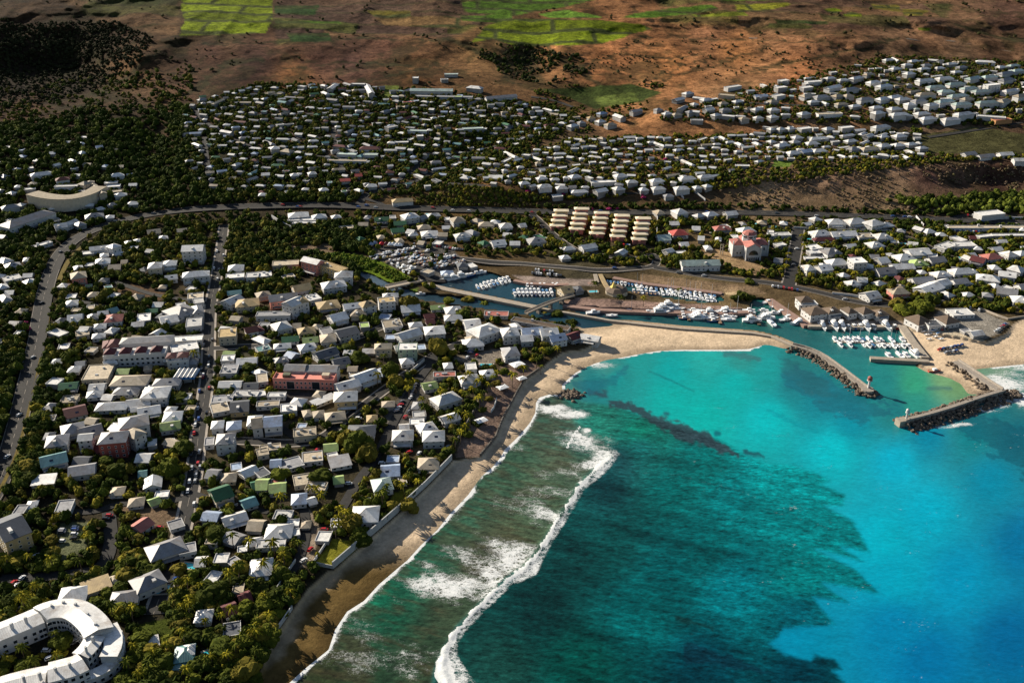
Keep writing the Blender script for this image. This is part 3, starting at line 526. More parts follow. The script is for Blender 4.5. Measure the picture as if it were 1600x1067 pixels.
def windows_on(parent, org, fr, ang, L, Wd, z0, H, dens=1.0, cap=18, size=(1.3, 1.3)):
    n = max(1, int(round(H/3.1))); cnt = 0
    for (sx, sy, a, ln, off) in ((0, -1, 0, L, Wd/2), (-1, 0, -math.pi/2, Wd, L/2), (1, 0, math.pi/2, Wd, L/2)):
        wa = ang + a; nx, ny = math.sin(wa), -math.cos(wa)
        cx, cy, _ = fr(0, 0, 0)
        if nx*(-cx) + ny*(-cy) < .1*math.hypot(cx, cy): continue
        k = max(1, int(ln/3.4*dens)); k = min(k, 9)
        for fl in range(n):
            for i in range(k):
                if cnt >= cap: return
                u = (i+.5)/k*ln - ln/2
                lx, ly = (u, -off) if a == 0 else ((-off, -u) if a < 0 else (off, u))
                x, y, z = fr(lx, ly, z0 + fl*3.05 + 1.0)
                put_window(parent, org, x, y, z, wa, size if R.random() > .25 else (.9, 1.3)); cnt += 1
COLN = {'w': 'white', 'g': 'grey', 'd': 'dark slate', 'c': 'cream', 'y': 'tan yellow', 'r': 'dark red', 'R': 'bright red', 'G': 'green', 'b': 'pale blue', 'p': 'salmon', 'l': 'lime green', 't': 'teal', 'B': 'brown', 'o': 'olive', 's': 'pale green'}
FORM = {'h': 'hip-roofed', 'g': 'gabled', 'f': 'flat-roofed', 's': 'lean-to'}
HOUSES = []
WALLD = paint('shaded_render_wall', (.36, .35, .34), .9, .3, .2, .08)  # far house walls: darker copy of the render, shade put into its colour
SMATS = []; SIDX = {}; SG = None
def smat(m):
    if m.name not in SIDX: SIDX[m.name] = len(SMATS); SMATS.append(m)
    return SIDX[m.name]
def absorb(g, mats):
    for f, m, uv in zip(g.F, g.M, g.UV):
        n = len(SG.V); SG.V += [g.V[i] for i in f]; SG.F.append(tuple(range(n, n+len(f)))); SG.M.append(smat(mats[m])); SG.UV.append(uv)
def house(spec, ox, oy, detail, stuff=False):
    """spec: x1 y1 x2 y2 width height type colour [wall]; wings after '+' ; x,y of the long axis at eaves height"""
    parts = spec.split('+'); root = None; org = None
    global SG
    if SG is None: SG = Geo()
    walls = Geo(); roof = Geo(); extra = []; first = None
    for pi, s in enumerate(parts):
        a = s.split(); x1, y1, x2, y2, wd, H = map(float, a[:6]); my_ = oy+(y1+y2)/8; H = (H*.52 if my_ < 330 else (H*.74 if H < 8 else H*.88)) if not stuff else H*.62; typ, col = a[6], a[7]; wc = a[8] if len(a) > 8 else ('w' if col not in 'cy' else R.choice('wc'))
        X1, Y1, X2, Y2 = ox+x1/4, oy+y1/4, ox+x2/4, oy+y2/4
        mx, my = (X1+X2)/2, (Y1+Y2)/2; sc = scale_at(my)
        zg = zground([mx], [my + H*.85*sc*.8])[0]; ze = zg + H
        ax, ay = unp(X1, Y1, ze); bx, by = unp(X2, Y2, ze)
        L = math.hypot(bx-ax, by-ay); ang = math.atan2(by-ay, bx-ax); 
        if ang > math.pi/2: ang -= math.pi
        if ang < -math.pi/2: ang += math.pi
        cx, cy = (ax+bx)/2, (ay+by)/2; L = max(L-1.0, 4)
        if my < 330: wd = min(wd*.8, 9); L = L*.88
        fr = frame(cx, cy, ang); FOOT.append((cx, cy, L/2, wd/2, ang))
        base = zg - (1.5 if my > 345 else 4); detail = detail and not stuff
        if root is None:
            org = (cx, cy, zg); kind = 'apartment_building' if H >= 9 or (H >= 7 and L > 22) else ('shed' if L < 7.5 and wd <= 7 else ('hall' if L > 34 or wd >= 20 else 'house'))
            root = 1 if stuff else empty(kind, org); first = (mx, my, L, wd, H, typ, col, kind, wc)
        if typ == 'f':
            walls.box(fr, -L/2, L/2, -wd/2, wd/2, base, ze-.05)
            roof.box(fr, -L/2-.15, L/2+.15, -wd/2-.15, wd/2+.15, ze-.05, ze+.12, bottom=True)
            for (p, q, r_, s_) in ((-L/2-.2, L/2+.2, -wd/2-.2, -wd/2+.1), (-L/2-.2, L/2+.2, wd/2-.1, wd/2+.2), (-L/2-.2, -L/2+.1, -wd/2+.1, wd/2-.1), (L/2-.1, L/2+.2, -wd/2+.1, wd/2-.1)):
                roof.box(fr, p, q, r_, s_, ze+.12, ze+.55, 1)
            if detail and L > 9:
                for q in range(R.randint(1, 3)):
                    u, v = R.uniform(-L*.35, L*.35), R.uniform(-wd*.3, wd*.3); e = Geo(); hh = R.choice((.7, 1.1, 2.2))
                    e.box(fr, u-.7, u+.7+R.random(), v-.6, v+.7, ze+.13, ze+hh); extra.append((e, 'roof_vent' if hh < 1.5 else 'stair_hood', STEEL if hh < 1.5 else WALLM['w']))
        elif typ == 's':
            walls.box(fr, -L/2, L/2, -wd/2, wd/2, base, ze-.35)
            p = [(-L/2-.5, -wd/2-.5, ze-.3), (L/2+.5, -wd/2-.5, ze-.3), (L/2+.5, wd/2+.5, ze+.6), (-L/2-.5, wd/2+.5, ze+.6)]
            roof.face([fr(*q) for q in p], 0, [(q[0], q[1]) for q in p]); roof.face([fr(q[0], q[1], q[2]-.2) for q in p][::-1], 0)
            for i in range(4):
                q, r_ = p[i], p[(i+1) % 4]; roof.face([fr(q[0], q[1], q[2]-.2), fr(r_[0], r_[1], r_[2]-.2), fr(*r_), fr(*q)], 0)
        else:
            short = min(L, wd) if typ == 'h' else wd; rise = short*(.27 if typ == 'h' else .25)*(1 if short < 14 else .8)
            if typ == 'g':
                walls.box(fr, -L/2, L/2, -wd/2, wd/2, base, ze-.1)
                for sx in (-1, 1):
                    walls.face([fr(sx*L/2, -wd/2, ze-.1), fr(sx*L/2, wd/2, ze-.1), fr(sx*L/2, 0, ze-.1+rise*.93)], 0)
                roof_hip(roof, fr, L, wd, ze, rise, gable=True)
            else:
                walls.box(fr, -L/2, L/2, -wd/2, wd/2, base, ze-.05); roof_hip(roof, fr, L, wd, ze, rise)
            if detail and pi == 0 and L > 9:
                q = R.random()
                if q < .3:    # solar heater
                    e = Geo(); u = R.uniform(-L*.2, L*.2); v0, v1 = -wd*.34, -wd*.34+1.3
                    zz = lambda v: ze + rise*(1-abs(v)/(wd/2+.6)) + .22
                    P_ = [(u-1, v0, zz(v0)), (u+1, v0, zz(v0)), (u+1, v1, zz(v1)), (u-1, v1, zz(v1))]
                    e.face([fr(*t) for t in P_]); e.face([fr(t[0], t[1], t[2]-.12) for t in P_][::-1])
                    for i in range(4): t, t2 = P_[i], P_[(i+1) % 4]; e.face([fr(t[0], t[1], t[2]-.12), fr(t2[0], t2[1], t2[2]-.12), fr(*t2), fr(*t)])
                    extra.append((e, 'solar_panel', SOLAR))
                elif q < .55: # dormer
                    e = Geo(); u = R.uniform(-L*.2, L*.2); e.box(fr, u-.9, u+.9, -wd*.36, -wd*.12, ze+rise*.2, ze+rise*.62+.4); extra.append((e, 'dormer', WALLM['w']))
                if R.random() < .55 and L > 10:  # veranda roof
                    e = Geo(); s_ = -1; l0, l1 = -L/2+R.uniform(0, L*.2), L/2-R.uniform(0, L*.2); zt = min(ze-.35, zg+3.0)
                    P_ = [(l0, -wd/2-2.6, zt-.5), (l1, -wd/2-2.6, zt-.5), (l1, -wd/2+.02, zt), (l0, -wd/2+.02, zt)]
                    e.face([fr(*t) for t in P_]); e.face([fr(t[0], t[1], t[2]-.1) for t in P_][::-1]); e.face([fr(P_[0][0], P_[0][1], zt-.6), fr(P_[1][0], P_[1][1], zt-.6), fr(*P_[1]), fr(*P_[0])])
                    for u in (l0+.2, (l0+l1)/2, l1-.2): e.box(fr, u-.08, u+.08, -wd/2-2.5, -wd/2-2.34, base, zt-.5)
                    extra.append((e, 'veranda', ROOFM[col if col in 'wgc' else 'g']))
        if (detail or H >= 7.5) and not stuff: windows_on(root, org, fr, ang, L, wd, zg, H, .9 if detail else .7, 14 if H < 8 else 30)
    mx, my, L, wd, H, typ, col, kind, wc = first
    if stuff:
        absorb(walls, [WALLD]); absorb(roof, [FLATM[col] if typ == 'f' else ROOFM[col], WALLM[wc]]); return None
    walls.build('wall', WALLM[wc], root, org); roof.build('roof', [FLATM[col] if typ == 'f' else ROOFM[col], WALLM[wc]], root, org)
    for e, nm, mt in extra: e.build(nm, mt, root, org)
    if detail and kind in ('house', 'shed'):
        fr = frame(org[0], org[1], math.atan2(0, 1)); 
    size = 'long' if L > 2.4*wd else ('tall' if H >= 8 else ('small' if L*wd < 80 else ('large' if L*wd > 260 else '')))
    words = [size, COLN[col], FORM[typ] , {'apartment_building': 'flats'}.get(kind, kind)]
    if len(parts) > 1: words[0] = 'winged'
    reg(root, mx, my, ' '.join([w_ for w_ in words if w_]), {'apartment_building': 'apartment block'}.get(kind, kind), {'house': 'houses of the seaside town', 'shed': 'sheds and outbuildings', 'hall': 'large halls and shops', 'apartment_building': 'apartment blocks'}[kind])
    HOUSES.append((root, org, L, wd, H)); return root
# ---------------------------------------------------------------- ribbons: roads, walls, quays
def resample(pts, step):
    out = [pts[0]]
    for i in range(len(pts)-1):
        a, b = pts[i], pts[i+1]; d = math.hypot(b[0]-a[0], b[1]-a[1]); n = max(1, int(d/step))
        for k in range(1, n+1): out.append((a[0]+(b[0]-a[0])*k/n, a[1]+(b[1]-a[1])*k/n))
    return out
def smooth_line(pts, it=2):
    for _ in range(it):
        q = [pts[0]]
        for i in range(len(pts)-1):
            a, b = pts[i], pts[i+1]; q += [(a[0]*.75+b[0]*.25, a[1]*.75+b[1]*.25), (a[0]*.25+b[0]*.75, a[1]*.25+b[1]*.75)]
        q.append(pts[-1]); pts = q
    return pts
def world_line(pxs, z=None):
    out = []
    for p in pxs:
        if z is None: x, y, _ = G(p[0], p[1])
        else: x, y = unp(p[0], p[1], z)
        out.append((float(x), float(y)))
    return out
def normals(L):
    N = []
    for i in range(len(L)):
        a = L[max(0, i-1)]; b = L[min(len(L)-1, i+1)]; d = math.hypot(b[0]-a[0], b[1]-a[1]) or 1; N.append((-(b[1]-a[1])/d, (b[0]-a[0])/d))
    return N
ROADS = []
def ribbon(name, L, wid, mat, dz, lat=3, off=0.0, thick=.5):
    N = normals(L); V = []; F = []; n = lat+1; us = [(-1+2*k/lat)*wid/2+off for k in range(n)]
    X = [l[0]+nn[0]*u for l, nn in zip(L, N) for u in us]; Y = [l[1]+nn[1]*u for l, nn in zip(L, N) for u in us]
    Z = zworld(X, Y) + dz
    Zr = Z.reshape(-1, n); Zr[:] = np.maximum(Zr, Zr.mean(1)[:, None]-.1)
    V = list(zip(X, Y, Zr.ravel()))
    for i in range(len(L)-1):
        for k in range(lat): F.append((i*n+k+1, i*n+k, (i+1)*n+k, (i+1)*n+k+1))
    m0 = len(V)
    for i in range(len(L)):
        V.append((V[i*n][0], V[i*n][1], V[i*n][2]-thick)); V.append((V[i*n+lat][0], V[i*n+lat][1], V[i*n+lat][2]-thick))
    for i in range(len(L)-1):
        F.append((i*n, m0+2*i, m0+2*i+2, (i+1)*n)); F.append((i*n+lat, (i+1)*n+lat, m0+2*i+3, m0+2*i+1))
    return mesh_obj(name, V, F, mat, smooth=False)
def road(pxs, wid, name='road', dz=.35, pave=0.0, marks=False, mat=None):
    L = resample(smooth_line(world_line(pxs)), 5.0); ROADS.append((L, wid/2+pave*.3+.2))
    if pave: tag(ribbon('pavement', L, wid+2*pave, CONC, dz-.08), kind='structure')
    o = tag(ribbon(name, L, wid, mat or ASPH, dz), kind='structure')
    if marks:
        g = Geo(); N = normals(L)
        offs = [0] if wid < 12 else [-wid*.46, 0, wid*.46]
        for of in offs:
            P_ = [(l[0]+n_[0]*(of+s_), l[1]+n_[1]*(of+s_)) for l, n_ in zip(L, N) for s_ in (-.14, .14)]
            Z = zworld([p[0] for p in P_], [p[1] for p in P_]) + dz + .04
            for i in range(len(L)-1):
                if of == 0 and i % 2: continue
                a, b, c, d = 2*i, 2*i+1, 2*i+3, 2*i+2; g.face([(P_[k][0], P_[k][1], float(Z[k])+.04) for k in (b, a, d, c)])
        g.build('road_markings', CONC, o)
    return o
def wall_line(pxs, h, th, mat, desc, name='garden_wall', z=None, cat='wall', closed=False, group='boundary walls'):
    L = resample(world_line(pxs, z), 4.0); N = normals(L); g = Geo()
    Z = zworld([p[0] for p in L], [p[1] for p in L]) if z is None else [z]*len(L)
    org = (L[0][0], L[0][1], float(Z[0]))
    for i in range(len(L)-1):
        P_ = []
        for k in (i, i+1):
            for s_ in (-th/2, th/2): P_.append((L[k][0]+N[k][0]*s_, L[k][1]+N[k][1]*s_, float(Z[k])))
        a, b, c, d = P_; lo, hi = -2.5, h
        f = lambda p, q: (p[0], p[1], p[2]+q)
        g.face([f(a, lo), f(c, lo), f(c, hi), f(a, hi)][::-1]); g.face([f(b, lo), f(d, lo), f(d, hi), f(b, hi)]); g.face([f(a, hi), f(c, hi), f(d, hi), f(b, hi)])
        if i == 0: g.face([f(a, lo), f(b, lo), f(b, hi), f(a, hi)])
        if i == len(L)-2: g.face([f(c, lo), f(d, lo), f(d, hi), f(c, hi)][::-1])
    o = g.build(name, mat, None, org); o.location = org
    m = pxs[len(pxs)//2]; reg(o, m[0], m[1], desc, cat, group); return o
def slab(name, poly, z0, z1, mat, parent=None, topm=None, org=None):
    """poly: world xy list; a solid prism with vertical sides"""
    A = sum(poly[i][0]*poly[(i+1) % len(poly)][1]-poly[(i+1) % len(poly)][0]*poly[i][1] for i in range(len(poly)))
    if A < 0: poly = poly[::-1]
    g = Geo(); g.face([(p[0], p[1], z1) for p in poly], 1 if topm else 0)
    for i in range(len(poly)):
        a, b = poly[i], poly[(i+1) % len(poly)]; g.face([(a[0], a[1], z0), (b[0], b[1], z0), (b[0], b[1], z1), (a[0], a[1], z1)])
    return g.build(name, [mat, topm] if topm else mat, parent, org)
# ---------------------------------------------------------------- roads
road([(-40,820),(0,755),(18,700),(32,645),(45,590),(58,534),(63,495),(72,448),(85,412),(102,386),(128,367),(165,352),(215,339),(265,331),(330,326),(400,323),(500,321),(560,323),(640,327),(720,329),(800,331),(900,333),(1050,333),(1200,333),(1330,338),(1480,344),(1620,350),(1900,362)], 13, 'highway', .5, 0, True)
road([(350,352),(348,370),(344,400),(340,420),(335,450),(328,480),(326,530),(325,580),(318,630),(310,680),(305,730),(298,770),(285,830),(262,900),(240,960)], 7.5, 'main_street', .35, 1.6, True)
road([(560,322),(566,310),(577,302),(595,296),(625,290),(660,280),(690,262)], 8, 'junction_ramp', .45)
road([(600,322),(590,316),(572,312),(568,304)], 5, 'junction_ramp', .45)
road([(800,512),(765,520),(725,535),(690,548),(662,566),(600,610),(560,640),(530,664),(500,688),(450,694),(400,690),(355,688)], 7, 'side_street', .35, 1.2)
road([(690,550),(660,585),(640,615),(620,650),(600,690),(585,720),(560,750),(540,785),(530,800)], 6, 'side_street', .35)
road([(638,410),(655,425),(675,438),(700,444)], 9, 'yard_lane', .35)
road([(830,334),(850,352),(870,372),(905,395),(960,402),(1000,405),(1020,397),(1028,405),(1022,418),(980,421),(925,423),(870,417),(820,412),(760,410),(700,402)], 6, 'harbour_road', .35, 1)
road([(1022,418),(1080,428),(1140,437),(1200,441),(1275,455),(1335,472),(1380,477),(1425,478),(1480,472)], 7, 'harbour_road', .35, 1)
road([(1247,358),(1245,380),(1240,405),(1236,432),(1232,445)], 10, 'side_street', .35, 1.5)
road([(1405,366),(1440,380),(1472,396),(1505,410),(1535,422),(1570,440),(1640,460)], 5, 'lane', .4, .8)
road([(1200,356),(1300,360),(1390,364),(1405,367)], 5, 'lane', .4)
road([(365,470),(325,475),(300,470),(240,462),(180,440)], 5, 'lane', .35); road([(120,470),(170,480),(230,500),(326,520)], 5, 'lane', .35)
road([(326,575),(270,580),(200,590),(130,600)], 5, 'lane', .35); road([(325,545),(400,540),(440,545),(540,535),(600,510)], 6, 'side_street', .35, 1)
road([(315,640),(380,640),(420,655),(470,690)], 5, 'lane', .35); road([(298,770),(360,790),(420,800)], 4.5, 'lane', .35); road([(298,775),(240,790),(190,785),(150,800),(110,800)], 5, 'lane', .35)
road([(475,795),(480,830),(470,870),(440,920)], 5, 'beach_lane', .35); road([(170,800),(175,850),(160,890),(90,900),(0,905)], 7, 'side_street', .35)
road([(600,470),(560,500),(530,520)], 5, 'lane', .35); road([(760,352),(700,350),(620,352),(560,360),(460,370)], 5, 'lane', .4)
road([(1480,344),(1500,338),(1540,336),(1600,340)], 7, 'service_road', .5)
for pts in ([(300,165),(315,190),(360,215),(400,235)],[(320,215),(322,250),(330,290)],[(400,220),(520,215),(640,218),(760,222)],[(380,180),(520,178),(700,180),(850,182)],[(490,245),(600,250),(700,240),(780,228)],[(520,200),(530,250),(545,300)],[(660,250),(640,275),(600,290)],[(830,152),(870,158),(895,168)],
            [(745,275),(860,262),(980,255),(1100,250),(1180,240)],[(900,235),(1000,232),(1120,228),(1240,222),(1400,226)],[(1130,160),(1250,165),(1360,172),(1440,180),(1560,175)],[(1330,120),(1400,130),(1500,150),(1600,160)],[(1450,215),(1500,207),(1545,200),(1600,190)],[(700,288),(780,296),(900,303),(1050,300)]):
    road(pts, 6, 'hill_street', .7)
for pts in ([(1170,60),(1240,57),(1340,66),(1430,61),(1520,64),(1580,80)],[(800,60),(850,22),(900,5)],[(1010,32),(1030,40),(1110,42)]):
    road(pts, 5, 'farm_track', 1.0, 0, False, CONCD)

VERGE = paint('dry_verge', (.20, .15, .035), .95, .3, .1, .5)
road([(-4,775),(26,715),(44,650),(58,590),(70,534),(77,490)], 2.2, 'grass_verge', .55, 0, False, VERGE); road([(92,440),(104,412),(122,390),(150,372)], 4, 'grass_verge', .5, 0, False, VERGE)
# ---------------------------------------------------------------- houses: long axis (in quarter-pixel units within each tile of the view), width, eaves height, roof, colour
TILES = {
(0,534): """960 850 952 915 9 4 g w;400 452 540 420 14 4 g r w;370 282 490 270 9 4 g G;425 175 505 170 9 3 h w;530 195 700 185 22 5 f c;735 185 815 185 8 3 g l;700 245 930 238 14 6 h c;960 255 1130 250 10 5 h g;
890 320 1060 312 15 8 h w;560 285 660 280 9 3.5 g w;540 335 645 322 9 3.5 h w;710 310 870 308 10 3.5 h g;380 362 490 355 10 4 f c;790 388 945 372 10 4 g w;600 408 800 398 10 4 h w;860 442 1005 418 11 4 g w;815 427 890 415 6 3 g w;
1020 472 1140 462 12 5 h w;1000 535 1130 515 10 4.5 g l w;380 560 530 528 13 6 h g;490 575 640 540 13 6 g g;285 628 430 608 13 7 h g;740 515 930 482 14 12 h g;620 605 800 590 13 12 h g r;800 590 880 550 11 11 h c;490 600 585 592 8 10 g w;
250 755 420 715 12 6 g t w;430 812 600 788 11 5 g g;200 867 350 852 9 3.5 s w;865 828 922 820 7 3 g t;690 937 780 930 8 3 h c;800 1007 905 995 8 3 h c;930 1010 1000 985 7 3 g l;965 957 1060 950 6 3 f w;165 1022 235 1015 7 3 h w;350 1032 460 1022 11 4 f g;
1380 105 1470 100 9 5 f w;1380 172 1490 168 14 5 f g;1480 125 1610 118 10 5 g w;1370 267 1515 265 9 4 g w;1525 278 1620 275 9 4 g d;1455 322 1620 325 8 4 f w;1320 362 1460 352 9 4 f g;1315 422 1430 400 13 4 f c;1440 408 1560 398 15 5 g d y;1320 522 1400 515 9 6 h w;1415 528 1510 518 10 6 h b;1545 497 1640 490 12 7 h w;1350 612 1470 602 12 9 h g;1275 627 1342 620 9 4 f g;1505 832 1600 792 9 3.5 g w;1320 965 1440 925 13 7 g G c;1570 905 1640 890 9 4 g G;1510 1020 1600 990 9 3.5 g t;1380 852 1480 845 9 3.5 h c;
1180 430 1200 400 6 4 f c;600 640 640 690 5 4 g r;90 1050 170 1048 8 3.5 f g;300 480 350 475 7 3 f c""",
(0,800): """-20 130 150 62 22 12 g d y;840 112 930 52 9 4 g p;1050 92 1150 62 8 3 f g;920 268 1150 192 13 6 h g+1110 240 1230 215 8 5 f d;510 482 690 422 9 6 s y;690 430 735 415 6 5 h c;370 522 550 502 11 5 h w;830 472 1020 395 12 6 h g w+690 542 870 522 9 5 h g;1220 652 1330 645 8 4 h w;915 818 995 797 6 3 s w;1450 482 1530 475 7 3 f c;1390 622 1480 592 9 3.5 g r;1490 547 1570 522 8 3.5 g r;1390 742 1510 722 9 3.5 f d;1090 892 1220 872 10 4 h t;1390 62 1540 18 9 4 g w;1480 237 1550 228 5 3 f w;1540 192 1640 182 7 3 h w;1430 332 1500 292 7 3 f g;1150 865 1215 855 6 5 h w;1080 945 1190 935 7 3 s t""",
(400,800): """60 122 230 115 12 4 h w;217 132 278 122 6 3 f w;190 72 275 66 6 3 f w;280 78 345 75 6 3 h c;0 202 190 192 7 3.5 f w;-40 352 105 337 13 5 h w;110 17 230 20 8 3 f w;600 15 770 10 14 5 h w""",
(400,534): """370 92 500 52 11 6 g d;480 132 580 112 10 5 g d;110 32 220 22 8 4 h w;265 42 375 22 10 4 h w;0 52 90 32 9 4 f t;500 287 640 252 11 6 g w;610 242 750 192 13 7 g w;350 387 490 332 6 4 s w;485 347 635 337 13 8 h w y;110 122 200 107 8 4 h g;0 232 75 222 13 5 f c;70 332 190 330 6 4 f w;0 327 62 317 8 4 f w;0 392 150 382 7 4 f c;150 417 260 407 10 5 f w;290 452 350 442 8 4 h c;355 457 430 447 8 4 h c;430 472 560 457 10 4.5 h c;690 482 760 477 8 4 h y;570 562 745 560 15 6 h d;50 502 165 492 13 8 g b;-30 512 40 502 13 8 g c;230 572 380 557 10 6 f c;850 587 985 582 12 7 h w;1040 592 1180 587 12 7 h w;975 457 1065 450 7 4 f w;955 502 1055 497 7 3.5 f w;1010 547 1120 522 10 5 h w;1110 380 1260 332 12 6 h w;1160 492 1260 462 9 5 g w;1270 242 1395 227 12 6 h w;1040 282 1130 267 9 4 g l;1105 207 1250 202 7 4 f p;1305 157 1380 152 10 5 f w;1170 152 1230 147 8 4 h w;1400 202 1490 192 9 4 h w;900 127 985 117 9 4 h w;740 32 850 27 9 8 h c;885 32 1010 30 11 10 f w G;1290 12 1420 2 12 5 h w;1010 762 1145 760 12 4 h c;780 807 900 800 12 4 g b;725 902 850 882 12 5 h s;285 727 420 712 11 4 f c;140 782 290 742 11 3.5 f g;455 757 590 732 11 4 s g;445 717 515 702 5 3 f w;230 872 385 847 11 4 f c+310 900 445 905 8 4 f c;0 892 80 890 11 4 g l;82 917 190 907 10 4 g l;220 987 320 977 10 4 h b;320 1002 375 987 7 3 g w;20 672 160 652 7 4 f c;0 697 80 682 8 4 f c;0 832 75 802 9 4 f d;90 882 190 872 6 3 f p;590 212 650 197 8 4 f c;890 870 940 862 7 3 f c;1540 68 1640 58 14 7 h g""",
(0,267): """1140 487 1275 482 15 14 g w;925 597 1015 590 13 8 h w c;1020 582 1105 576 11 7 h w;1140 655 1310 640 11 8 h w;1030 672 1110 662 9 5 g w;1425 612 1525 605 13 6 h w;1410 662 1530 652 10 6 f w;1535 655 1620 650 11 6 f w;1405 832 1500 792 12 7 g w;1470 832 1620 817 15 7 h y;1170 787 1275 777 11 5 f c;1205 817 1275 807 11 5 f w;1060 902 1200 852 22 7 h g;1200 872 1270 862 15 7 h g;1000 937 1110 917 15 6 g w;1160 952 1265 942 16 6 f w;1100 847 1165 837 10 5 f w;1365 1017 1480 1007 15 8 f y;1530 1000 1610 985 10 5 g r;855 922 945 912 14 4 f w;825 962 905 957 8 4 g w;655 927 770 917 13 5 h p;545 917 615 907 10 4 h g;425 927 520 917 13 4 g w;680 882 735 867 10 5 g t;580 977 665 967 8 4 h w;575 1037 660 1027 8 4 h w;470 1022 560 1007 10 4 f c;410 832 490 822 10 4 h w;540 857 595 850 8 4 f c;445 872 510 870 6 3 f c;440 662 540 647 14 8 h c p;460 612 520 602 9 6 h w;510 517 590 510 8 4 f w;560 492 690 477 9 6 g w;680 482 740 462 9 9 h w;595 572 690 562 12 5 h w;625 532 680 525 8 4 h w;705 522 775 517 8 4 h w;680 607 760 602 11 4 g c;780 452 825 445 7 4 h w;835 442 890 435 8 4 h w;810 482 865 480 7 4 f w;920 387 1005 377 10 4 g c;990 422 1050 415 8 4 h w;1105 377 1170 370 8 4 g c;0 237 130 217 14 8 h g;20 352 315 255 17 9 h g;330 98 500 92 8 10 f w;340 352 420 340 11 6 g w+400 342 475 312 8 6 g w;470 342 525 327 10 6 h g;190 482 320 442 6 4 f w;30 602 130 582 10 4 h g;20 682 130 657 11 4 f w;150 702 220 682 8 4 h w;-20 732 50 717 10 4 h w;0 802 65 787 14 6 h g;530 292 650 277 12 5 h g;660 292 715 287 8 4 h w;600 242 660 232 10 4 h w;665 217 740 207 10 4 h g;790 207 870 202 10 4 h w;710 157 800 147 11 5 h w;660 97 760 92 10 4 f w;645 77 745 70 8 4 f w;675 37 780 22 12 5 h w;145 117 230 109 8 4 f w;180 32 340 12 13 7 h w;0 42 50 27 11 5 h g;690 132 780 122 8 4 f c;340 60 440 47 11 8 h r;530 722 580 717 5 3 f l;650 732 705 722 6 4 f t;1420 767 1510 757 8 4 g t;910 877 990 872 7 3 g G;960 1032 1010 1002 9 4 g w;1050 1057 1270 1042 9 5 f w""",
(400,267): """200 282 330 272 14 6 h w+200 302 380 300 11 5 f w+230 322 380 320 9 5 f w;350 292 440 282 10 5 h w;470 292 530 285 8 5 h w;300 552 405 577 10 12 g w p;410 577 550 622 10 11 f y y;490 652 605 647 13 9 h w;410 722 560 702 13 7 h w;0 652 100 642 12 5 f w;100 582 270 572 11 5 f c;230 742 340 722 13 6 g y;80 802 260 782 13 8 g g p;0 782 90 767 11 5 h c;160 667 240 652 8 4 f c;190 842 280 802 12 12 g w;250 817 320 802 10 12 h y;310 802 395 782 12 6 f w;380 847 520 827 15 5 h y;545 852 660 837 10 8 g w;650 842 740 822 10 10 h y;760 812 870 802 10 10 f y;590 892 690 887 11 6 h c;790 782 890 777 8 8 h w;460 927 560 902 13 6 g w;905 867 1025 857 13 5 g w;1090 857 1180 850 8 4 g l;1180 877 1285 867 13 5 h w;1175 922 1290 917 10 4 h w;1425 892 1580 895 9 4 f p;790 962 910 947 14 5 f c;885 1042 1020 1002 12 6 g w;1050 1002 1180 992 14 7 h w;955 967 1040 957 8 5 h w;1060 947 1115 940 8 4 g r;1050 912 1115 905 8 4 g r;1300 962 1400 952 17 6 g w;1350 1022 1500 972 16 8 h w;1530 1012 1640 1002 14 8 h w;1310 1057 1420 1047 9 5 h c;105 982 210 957 13 6 h w;260 1007 370 992 11 4 h y;405 1007 480 992 11 5 f g;500 1022 630 992 14 7 g d;400 1052 500 1042 13 6 h c;160 1057 270 1047 9 4 g G;290 1062 390 1052 9 4 g l;0 990 40 980 10 5 h r;0 897 220 892 8 6 f g;740 307 830 302 10 4 g G;860 332 940 327 10 4 g G;845 377 925 370 10 4 g G;915 292 1010 277 13 7 h w;1220 312 1300 302 12 6 h c;1070 282 1150 274 8 4 h w;1010 357 1090 350 10 4 h c;1030 397 1140 390 14 4 h w;1390 337 1490 337 11 4 h c;1520 347 1600 342 12 5 h w;1240 412 1340 402 11 5 h w;1470 457 1555 447 12 4 g w;840 192 990 182 12 6 h y;950 400 1010 394 8 4 h w;515 357 610 352 8 4 f c;675 98 760 92 10 4 h w;390 122 455 115 9 4 h w;180 135 230 128 8 4 g w;615 32 665 28 9 4 g R;520 62 595 58 9 4 g R;10 152 70 148 9 4 h w;1045 622 1100 637 8 4 f c;1255 592 1320 585 10 4 h d;1325 597 1370 587 10 4 f w;1155 642 1235 637 9 4 h b;210 30 270 24 9 4 h w;320 20 380 14 9 4 h w;30 25 90 22 9 4 g w;1280 40 1340 48 9 5 h w;1450 38 1550 45 11 4 g w""",
